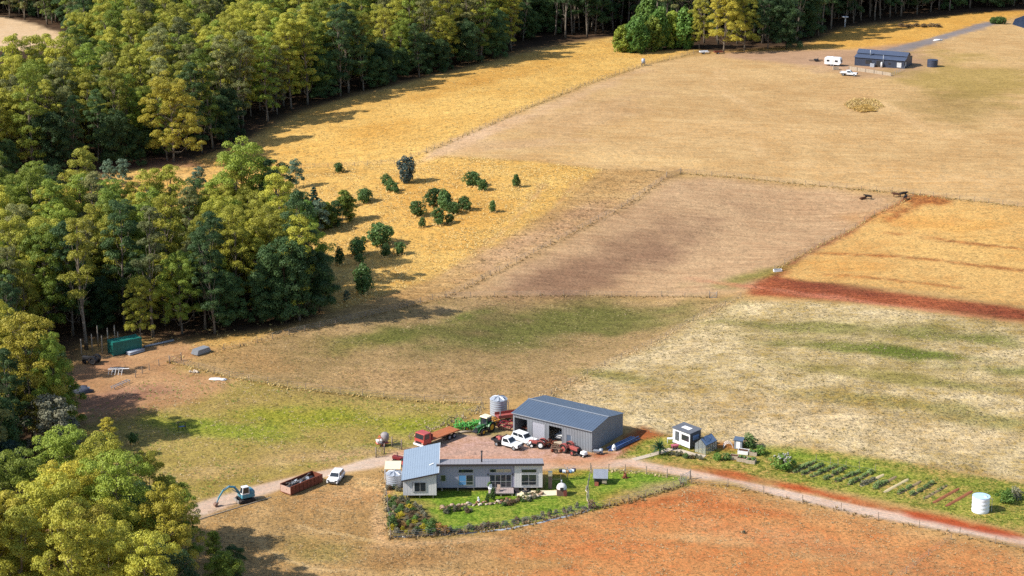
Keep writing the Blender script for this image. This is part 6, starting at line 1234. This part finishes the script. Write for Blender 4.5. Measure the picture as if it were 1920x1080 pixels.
# ------------------------------------------------------------------ fences
FN = {}
def F_(k, *a, **kw): FN[k] = fence(*a, **kw)[1]
F_('south', 'post and wire fence with dry grass along the top of the green paddock', [(318, 679), (430, 709), (540, 727), (640, 740), (760, 751), (904, 758)], 3.6, 1.35, .055)
F_('yard', 'wire fence behind the truck and green heap', [(906, 766), (870, 783), (832, 798), (800, 809), (768, 823)], 4, 1.3, .055)
F_('strip', 'long wire fence climbing the hill beside the mown strip', [(420, 657), (600, 615), (740, 582), (835, 557), (1000, 476), (1165, 391), (1250, 333)], 3.6, 1.3, .055)
F_('cross', 'wire fence along the lower edge of the bare brown field', [(838, 559), (970, 556), (1100, 555), (1240, 556), (1330, 558)], 5, 1.25, .06)
F_('diag', 'overgrown fence running down towards the machinery shed', [(1390, 558), (1300, 602), (1165, 672), (1035, 740), (990, 752)], 6, 1.2, .06)
F_('top', 'wire fence along the top of the bare and ploughed fields', [(1278, 326), (1390, 334), (1560, 351), (1700, 363), (1800, 375), (1935, 391)], 3.4, 1.3, .055)
F_('plough', 'wire fence between the bare field and the ploughed golden field', [(1712, 369), (1640, 404), (1545, 456), (1452, 507)], 5, 1.3, .06)
F_('hill', 'wire fence between the golden hillside and the upper paddock', [(800, 286), (900, 243), (1020, 191), (1120, 152), (1210, 122), (1300, 101)], 3.6, 1.3, .055)
F_('gold', 'faint wire fence across the golden hillside above the scattered shrubs', [(540, 316), (640, 313), (740, 308), (800, 286)], 3.2, 1.2, .06)
F_('road', 'sparse wire fence along the lower side of the road', [(1296, 906), (1364, 912), (1432, 926), (1506, 943), (1576, 958), (1648, 975), (1722, 990), (1800, 1004), (1935, 1036)], 6.2, 1.3, .06, jit=.15)
F_('gardenw', 'wire fence along the left side of the house garden', [(722, 882), (726, 945), (733, 1010)], 3, 1.3, .06)
F_('gardens', 'wire fence along the lower side of the lawn and hen run', [(733, 1010), (800, 1006), (870, 1000), (940, 991), (1020, 976), (1105, 958), (1180, 941), (1240, 924), (1286, 908)], 3.2, 1.2, .05)
F_('gardenn', 'wire fence between the road and the hen run', [(1108, 884), (1142, 883), (1172, 886), (1212, 889), (1252, 894), (1280, 901)], 3.2, 1.5, .07)
F_('netting', 'sagging white netting fence between lawn and hen run', [(1108, 884), (1101, 915), (1104, 958)], 3, 1.2, .06)
F_('red', 'thin wire fence running down the red paddock', [(1783, 1012), (1740, 1042), (1700, 1075), (1640, 1120)], 7, 1.1, .05, 3)
F_('clear', 'broken post and rail fence in the forest clearing', [(255, 708), (280, 694), (318, 679)], 2.6, 1.4, .09, 2)
F_('veg', 'row of thin stakes behind the vegetable rows', [(1530, 866), (1556, 871), (1572, 874), (1587, 876), (1612, 880), (1640, 884)], 1.8, 1.5, .04, 1)
gate('steel gate in the fence corner at the top of the mown strip', (1250, 333), (1276, 326), 1.2, WOOD)
gate('steel gate at the right end of the hen run', (1276, 908), (1294, 898), 1.3, STEEL)
gate('dark pipe gate at the forest clearing fence corner', (318, 682), (340, 676), 1.2, DARKM)
gate('steel gate near the right end of the lower cross fence', (1330, 559), (1344, 558), 1.2, STEEL)
# strips of plastic edging and netting along the fence foot
def ribbon(name, label, cat, pts, w_, mat, lift=.06, seed=1):
    W_ = [G(*p) for p in pts]; t = thing(name, label, cat, W_[0]); b = MB(); rg = random.Random(seed); P = []
    for a_, c_ in zip(W_, W_[1:]): P += [a_.lerp(c_, k / 6) for k in range(6)]
    P.append(W_[-1]); vs, fs = [], []
    for i, p in enumerate(P):
        d = P[min(i + 1, len(P) - 1)] - P[max(i - 1, 0)]; d.z = 0; n = Vector((-d.y, d.x, 0)).normalized(); ww = w_ * rg.uniform(.5, 1.2); o = n * rg.uniform(-.12, .12); z = Vector((0, 0, lift * rg.uniform(.5, 1.8)))
        q = p - W_[0] + o; vs += [q - n * ww / 2, q - n * ww / 4 + z * 1.6, q + n * ww / 4 + z, q + n * ww / 2]
    for i in range(len(P) - 1): fs += [(4 * i + j, 4 * i + 4 + j, 4 * i + 5 + j, 4 * i + 1 + j) for j in range(3)]
    b.add(vs, fs); b.build('strip', mat, t)
ribbon('plastic_edging', 'silvery plastic sheet along the foot of the lower lawn fence', 'ground sheet', [(900, 998), (960, 990), (1020, 978), (1080, 964), (1104, 957)], .55, M('silver_film', (.36, .38, .41), .3, 0, .3, 3, .6))
ribbon('black_edging', 'black plastic edging along the lower left garden fence', 'ground sheet', [(738, 1007), (770, 1006), (800, 1004), (850, 1002), (895, 998)], .7, M('black_film', (.05, .05, .055), .4, 0, .3, 3, .5))
ribbon('fallen_netting', 'white netting slumped along the dividing fence', 'netting', [(1103, 900), (1100, 920), (1102, 940), (1106, 957)], .2, CONC, .08)
# ------------------------------------------------------------------ scattered shrubs on the golden slope, and the trees that stand out
def scl(p): return FPX / math.sqrt(p.x ** 2 + p.y ** 2 + (CAMZ - p.z) ** 2)
def shrub(px, py, hpx, label, proto=None, wide=1.0, name='shrub', cat='shrub', group='shrubs on the golden slope', mat=None):
    p = G(px, py); pr_ = proto or BU[(px * 3 + py) % 4]; s_ = hpx / (scl(p) * .955) / pr_[2]
    return plant(name, pr_, p - Vector((0, 0, .05)), label, cat, group, s_ * wide, (px * 7 % 63) / 10, s_, mat)
for a_ in [(636, 324, 20, 'small lone shrub near the faint fence, farthest left on the golden slope'), (724, 346, 19, 'top shrub of the row of three left of the blue green tree'), (733, 359, 21, 'middle shrub of the row of three left of the blue green tree'), (743, 363, 13, 'smallest and lowest shrub of the row of three'),
           (886, 349, 29, 'larger dark shrub of the upper right pair'), (905, 357, 22, 'smaller shrub of the upper right pair'), (782, 405, 30, 'round shrub alone left of the middle cluster'), (815, 386, 35, 'tall shrub at the top left of the middle cluster'), (835, 393, 35, 'second tall shrub at the top of the middle cluster'), (850, 401, 24, 'shrub in the heart of the middle cluster'),
           (872, 394, 25, 'wide shrub at the right end of the middle cluster'), (843, 418, 18, 'small shrub right of the egg shaped one below the middle cluster'), (713, 460, 43, 'largest round shrub in the middle of the golden slope', 1.25), (670, 479, 33, 'round shrub left of the largest one', 1.1), (682, 453, 11, 'tiny shrub above the round shrub left of the largest'), (723, 481, 23, 'small shrub just below the largest one'), (749, 477, 24, 'small shrub lower right of the largest one'), (675, 493, 17, 'small pale shrub under the round one')]:
    shrub(a_[0], a_[1], a_[2], a_[3], None, a_[4] if len(a_) > 4 else 1.0)
for a_ in [(968, 351, 26, 'rightmost dark shrub high on the golden slope', .9), (924, 398, 24, 'small egg shaped tree alone at the right of the slope', .9), (822, 422, 35, 'egg shaped shrub at the bottom of the middle cluster', 1.05), (792, 426, 20, 'little round headed tree below the lone round shrub', 1.0), (637, 497, 34, 'small tree at the left end of the lower shrubs', .8), (681, 551, 55, 'tallest dark egg shaped tree at the bottom of the golden slope', 1.0)]:
    shrub(a_[0], a_[1], a_[2], a_[3], BE[a_[0] % 2], a_[4])
shrub(684, 379, 26, 'broad low shrub above the green thicket', BU[1], 1.3); shrub(650, 567, 22, 'thin pale sapling left of the tallest dark tree', PW[0], .9)
shrub(762, 343, 51, 'tall blue green cone shaped tree at the top of the golden slope', bushy(131, 5, 1.75, leafmat('spruce_leaf', (.055, .085, .075), (.075, .11, .095)), .04, 30, 110, .17, .34, 1.6), 1.0, 'spruce_tree', 'tree', None)
for i, (px, py, h, pr_, m, lb) in enumerate([(560, 430, 70, PD[0], L_DARK, 'dark bushy tree at the left of the thicket beside the wood'), (578, 438, 62, PR[0], L_BRIGHT, 'bright green bushy tree in the thicket beside the wood'), (600, 436, 58, PW[0], L_BLUE, 'pale feathery wattle in the thicket beside the wood'), (612, 428, 50, PR[1], L_GREEN, 'mid green bushy tree in the thicket beside the wood'), (628, 424, 44, PD[1], L_DARK, 'low dark tree at the front of the thicket beside the wood'), (643, 416, 56, PW[1], L_GREEN, 'feathery green tree at the right end of the thicket'), (655, 414, 44, PD[2], L_GREEN, 'rounded green tree at the tip of the thicket'), (590, 418, 70, PC, L_CON, 'thin conifer at the back of the thicket'), (648, 388, 28, PW[1], L_BRIGHT, 'small bright tree at the back of the thicket tip'),
                                          (555, 352, 50, PW[0], L_BLUE, 'blue green wattle behind the tall gum above the thicket'), (372, 360, 44, PW[1], L_BLUE, 'grey blue rounded wattle in the gap between the two forests'), (205, 345, 42, PW[0], L_BLUE, 'pale blue green wattle at the left end of the gap'), (230, 350, 48, PW[1], L_BLUE, 'second pale wattle at the left end of the gap, right of the first')]):
    shrub(px, py, h, lb, pr_, 1.0, 'bushy_tree', 'tree', None, m)
def tree(px, py, hpx, label, proto, wide=1.0, mat=None, name='gum_tree', group=None): return shrub(px, py, hpx, label, proto, wide, name, 'tree', group, mat)
tree(325, 304, 156, 'large pale yellow gum standing out at the forest edge', PL, 1.0)
tree(372, 218, 128, 'very dark blue green conifer rising out of the hillside forest', PC, 1.0, None, 'conifer_tree')
tree(462, 512, 238, 'tall forked dark gum at the back of the wood, rising over the gap', PB[1], .95, L_GREEN); tree(505, 500, 200, 'tall open gum at the right end of the wood', PT[2], 1.1, L_GREEN); tree(430, 500, 150, 'low spreading gum left of the tall forked one', PB[0], .9, L_OLIVE)
tree(600, 586, 105, 'dark bushy tree at the right tip of the wood', PD[0], 1.0); tree(570, 596, 130, 'dark tree second from the right tip of the wood', PD[1], 1.0); tree(535, 606, 150, 'tall dark tree third from the right tip of the wood', PD[2], .9)
tree(160, 655, 245, 'very tall gum with a long bare white trunk beside the container', PS[0], 1.2, L_OLIVE); tree(265, 640, 120, 'spreading olive gum directly behind the green container', PB[2], .9, L_OLIVE)
tree(60, 830, 235, 'big round yellow gum above the left edge', PB[0], 1.05, L_YELLOW); tree(108, 838, 205, 'tall dark green gum right of the big round yellow gum', PB[1], .62, L_GREEN); tree(10, 770, 200, 'olive gum behind the big round yellow gum at the picture edge', PB[2], .8, L_OLIVE); tree(92, 790, 150, 'dark bushy tree behind the tall dark green gum', PD[1], .8, L_DARK, 'bushy_tree'); tree(128, 800, 95, 'low olive tree at the edge of the shaded track', PD[0], .9, L_GREEN, 'bushy_tree'); tree(28, 905, 75, 'dark blue green bush in front of the big round yellow gum', PD[1], 1.0, leafmat('teal_leaf', (.02, .06, .045), (.035, .08, .06)), 'bushy_tree')
tree(95, 860, 110, 'grey green wattle between the corner gums and the big round gum', PW[1], 1.3, L_SILV, 'wattle_tree'); tree(215, 860, 80, 'small yellow gum at the right end of the corner clump, behind', PT[0], 1.4, L_YELLOW); tree(130, 838, 54, 'grey leaved wattle peeping over the corner clump', PW[0], 1.5, L_SILV, 'wattle_tree')
tree(400, 1042, 46, 'round dark bush at the right foot of the corner clump', PD[0], .9, L_GREEN, 'bushy_tree'); tree(352, 1068, 150, 'dark green gum at the right foot of the corner clump', PB[2], .75, L_GREEN); tree(425, 1125, 90, 'low dark tree cut by the bottom edge beside the corner clump', PD[1], 1.1, L_GREEN); tree(440, 1085, 60, 'dark bushy tree at the bottom edge right of the corner clump', PD[2], .9, L_DARK, 'bushy_tree'); tree(318, 1012, 115, 'dark green tree at the right side of the corner clump', PD[1], .9, L_GREEN); tree(288, 1040, 190, 'broad gum on the right shoulder of the corner clump', PB[1], .75, L_OLIVE)
tree(250, 832, 22, 'tiny shrub in the shade on the green paddock', BU[0], 1.0, None, 'shrub')
for i, (px, py, h, w_, pr_, m, lb) in enumerate([(1166, 97, 48, 1.25, PR[0], L_GREEN, 'dense low green tree at the left of the rounded green trees by the hill fence'), (1192, 99, 66, 1.1, PR[1], L_BRIGHT, 'second of the rounded green trees from the left by the hill fence'), (1222, 96, 62, .9, PR[0], L_GREEN, 'greyish green rounded tree third from the left by the hill fence'), (1236, 92, 76, .8, PR[1], L_BRIGHT, 'upright rounded tree fourth from the left by the hill fence'), (1262, 90, 66, .9, PR[0], L_GREEN, 'fifth rounded green tree from the left by the hill fence'), (1285, 90, 72, 1.0, PR[1], L_BRIGHT, 'bright green tree left of the big olive gum'), (1212, 78, 82, .9, PR[0], L_BRIGHT, 'pale green tree behind the rounded trees by the hill fence'), (1310, 92, 90, .8, PB[1], L_OLIVE, 'narrow olive gum left of the big one'), (1358, 99, 118, 1.05, PB[0], L_YELLOW, 'big olive yellow gum at the corner of the upper paddock'), (1395, 96, 110, .9, PB[2], L_OLIVE, 'olive gum right of the big one at the paddock corner'), (1440, 92, 100, 1.0, PB[1], L_DARK, 'dark broad gum behind the bare apron'), (1475, 92, 88, 1.0, PD[1], L_DARK, 'dense dark tree above the end of the apron')]):
    tree(px, py, h, lb, pr_, w_, m, 'rounded_tree' if pr_ in PR else 'gum_tree')
# ------------------------------------------------------------------ long grass, straw and stubble: tufts that nobody could count
def tuftmat(name, c1, c2): return leafmat(name, c1, c2, .2, .8)
def tufts(name, label, X, Y, h, mat, seed=1, wide=.5, blades=5):
    rr = np.random.RandomState(seed); n = len(X); Zt = hgt(X, Y); N_ = n * blades; ix = np.repeat(np.arange(n), blades); an = rr.uniform(0, 6.28, N_); hh = h * rr.uniform(.5, 1.2, n)[ix] * rr.uniform(.7, 1.1, N_)
    ox, oy = np.cos(an), np.sin(an); r0 = wide * rr.uniform(.1, .6, N_) * hh; bw = hh * .3
    c = np.stack([X[ix] + ox * r0, Y[ix] + oy * r0, Zt[ix] - .03], 1); s_ = np.stack([-oy * bw, ox * bw, np.zeros(N_)], 1); tip = c + np.stack([ox * hh * wide * .7, oy * hh * wide * .7, hh], 1)
    V = np.stack([c - s_, c + s_, tip], 1).reshape(-1, 3); me = mesh_np(name, V, np.arange(3 * N_).reshape(-1, 3), mat)
    a_ = me.attributes.new('tint', 'FLOAT', 'POINT'); a_.data.foreach_set('value', np.repeat(rr.uniform(0, 1, n)[ix], 3).astype(np.float32))
    return tag(link(bpy.data.objects.new(name, me)), label, 'grass', None, 'stuff')
def pts_in(poly_px, dens, seed, clump=None):
    P = np.array([tuple(G(*p)[:2]) for p in poly_px]); lo, hi = P.min(0), P.max(0); rr = np.random.RandomState(seed); n = int((hi[0] - lo[0]) * (hi[1] - lo[1]) * dens); Q = lo + rr.rand(n, 2) * (hi - lo)
    k = inpoly(Q[:, 0], Q[:, 1], P) & (np.abs(Q[:, 0]) < .27 * Q[:, 1] + 12)
    if clump: k &= fbm(Q[:, 0], Q[:, 1], clump, seed) + rr.uniform(-.12, .12, n) > .5
    return Q[k, 0], Q[k, 1]
def reg(name, i=0): return [r for r in REG if r[0] == name][i][1]
GOLD = tuftmat('golden_long_grass', (.54, .38, .14), (.68, .51, .22)); STRAW = tuftmat('pale_straw', (.40, .30, .15), (.54, .43, .26)); OLIV = tuftmat('olive_grass', (.16, .14, .045), (.25, .21, .075)); GRN = tuftmat('green_grass', (.13, .19, .03), (.22, .25, .045)); BRNG = tuftmat('brown_grass', (.27, .18, .08), (.40, .29, .14))
tufts('golden_grass', 'long golden grass on the shrub dotted hillside', *pts_in([(540, 318), (800, 292), (1000, 303), (1130, 318), (1050, 385), (940, 455), (800, 528), (640, 582), (560, 560), (500, 470), (520, 380)], 2.6, 3, 3.5), .3, GOLD, 3, 1.2)
tufts('golden_grass', 'golden grass on the long upper hillside', *pts_in(reg('golden_field'), .5, 4, 5), .3, GOLD, 4, 1.3)
tufts('stubble_straw', 'pale straw clumps on the stubble field', *pts_in(reg('stubble_field'), 2.2, 5, 3), .2, STRAW, 5, 1.5)
tufts('stubble_weed', 'olive weed clumps on the stubble field', *pts_in(reg('stubble_field'), 1.0, 6, 4), .22, OLIV, 6, 1.3)
tufts('paddock_grass', 'olive grass clumps on the paddock above the house', *pts_in(reg('lower_field'), 1.3, 7, 4), .2, OLIV, 7, 1.4)
tufts('paddock_straw', 'dry straw on the paddock above the house', *pts_in(reg('lower_field'), 1.0, 8, 4), .17, STRAW, 8, 1.5)
tufts('green_pasture', 'green pasture clumps on the paddock left of the yard', *pts_in(reg('green_field'), 1.6, 9, 3), .22, GRN, 9, 1.4)
tufts('pasture_straw', 'dry straw clumps on the paddock left of the yard', *pts_in(reg('green_field'), 1.2, 10, 4), .22, STRAW, 10, 1.5)
tufts('dry_grass', 'dry grass clumps on the paddock around the house', *pts_in(reg('dry_field'), 2.2, 11, 3), .2, STRAW, 11, 1.5)
tufts('brown_grass', 'brown grass clumps on the red and dry paddocks', *pts_in(reg('dry_field'), 1.4, 12, 3), .2, BRNG, 12, 1.4)
tufts('garden_grass', 'green grass around the vegetable garden', *pts_in(reg('garden_ground'), 2.4, 13, 2.5), .24, GRN, 13, 1.3)
tufts('lawn_grass', 'short lawn grass in front of the house', *pts_in(reg('lawn'), 5, 15, 2), .12, GRN, 15, 1.6)
tufts('mown_grass', 'rough grass on the mown strip', *pts_in(reg('mown_strip'), .8, 14, 3), .25, BRNG, 14, 1.2)
def along(P, w_, dens, seed):
    rr = np.random.RandomState(seed); X, Y = [], []
    for a_, c_ in zip(P, P[1:]):
        n = max(1, int((c_ - a_).length * dens)); t_ = rr.rand(n); X += list(a_.x + (c_.x - a_.x) * t_ + rr.normal(0, w_, n)); Y += list(a_.y + (c_.y - a_.y) * t_ + rr.normal(0, w_, n))
    return np.array(X), np.array(Y)
for k, h, w_, d, m in (('south', .45, .4, 5, GOLD), ('diag', .36, .8, 5, STRAW), ('strip', .35, .5, 3, BRNG), ('hill', .4, .6, 3, GOLD), ('top', .42, .5, 4, GOLD), ('yard', .45, .5, 5, STRAW), ('cross', .4, .4, 3, BRNG), ('road', .4, .4, 3, BRNG), ('gardens', .45, .4, 7, BRNG), ('gardenw', .4, .5, 6, STRAW), ('plough', .4, .4, 3, GOLD), ('gardenn', .4, .4, 4, STRAW)):
    tufts('fence_grass', {'south': 'tall dry grass along the foot of the fence above the green paddock'}.get(k, 'uncut grass along a paddock fence'), *along(FN[k], w_, d, 31), h, m, 41, .6)
rr_ = np.random.RandomState(8); sx_, sy_ = [], []
for o in list(COL.objects):
    if o.name.split('.')[0] == 'shrub' and o.parent is None:
        n = 26; a_ = rr_.uniform(0, 6.28, n); r_ = o.scale[0] * rr_.uniform(.5, 1.9, n); sx_ += list(o.location.x + np.cos(a_) * r_); sy_ += list(o.location.y + np.sin(a_) * r_)
tufts('skirt_grass', 'long golden grass round the feet of the scattered shrubs', np.array(sx_), np.array(sy_), .6, GOLD, 77, .6)
x_, y_ = pts_in([(1582, 196), (1600, 186), (1640, 186), (1660, 200), (1640, 209), (1600, 208)], 4, 51); tufts('mound_grass', 'long golden grass on the round mound', x_, y_, .55, GOLD, 51, .6)
# ------------------------------------------------------------------ look-alikes: say which one of the row it is
ORDW = ORD + ['fifteenth', 'sixteenth', 'seventeenth', 'eighteenth', 'nineteenth', 'twentieth', 'twenty-first', 'twenty-second', 'twenty-third', 'twenty-fourth', 'twenty-fifth', 'twenty-sixth', 'twenty-seventh', 'twenty-eighth', 'twenty-ninth', 'thirtieth']
NUMW = 'zero one two three four five six seven eight nine ten eleven twelve thirteen fourteen fifteen sixteen seventeen eighteen nineteen twenty twenty-one twenty-two twenty-three twenty-four twenty-five twenty-six twenty-seven twenty-eight twenty-nine thirty'.split()
same = {}
for o in COL.objects:
    if o.parent is None and o.get('label') and o.get('kind') is None: same.setdefault(o['label'], []).append(o)
for lb, os_ in same.items():
    if 1 < len(os_) <= 30:
        os_.sort(key=lambda o: proj(*o.location)[0])
        for i, o in enumerate(os_): o['label'] = f'{lb}, {ORDW[i]} of {NUMW[len(os_)]} from left'
print('objects', len(COL.objects), 'triangles', sum(len(m.polygons) for m in bpy.data.meshes))
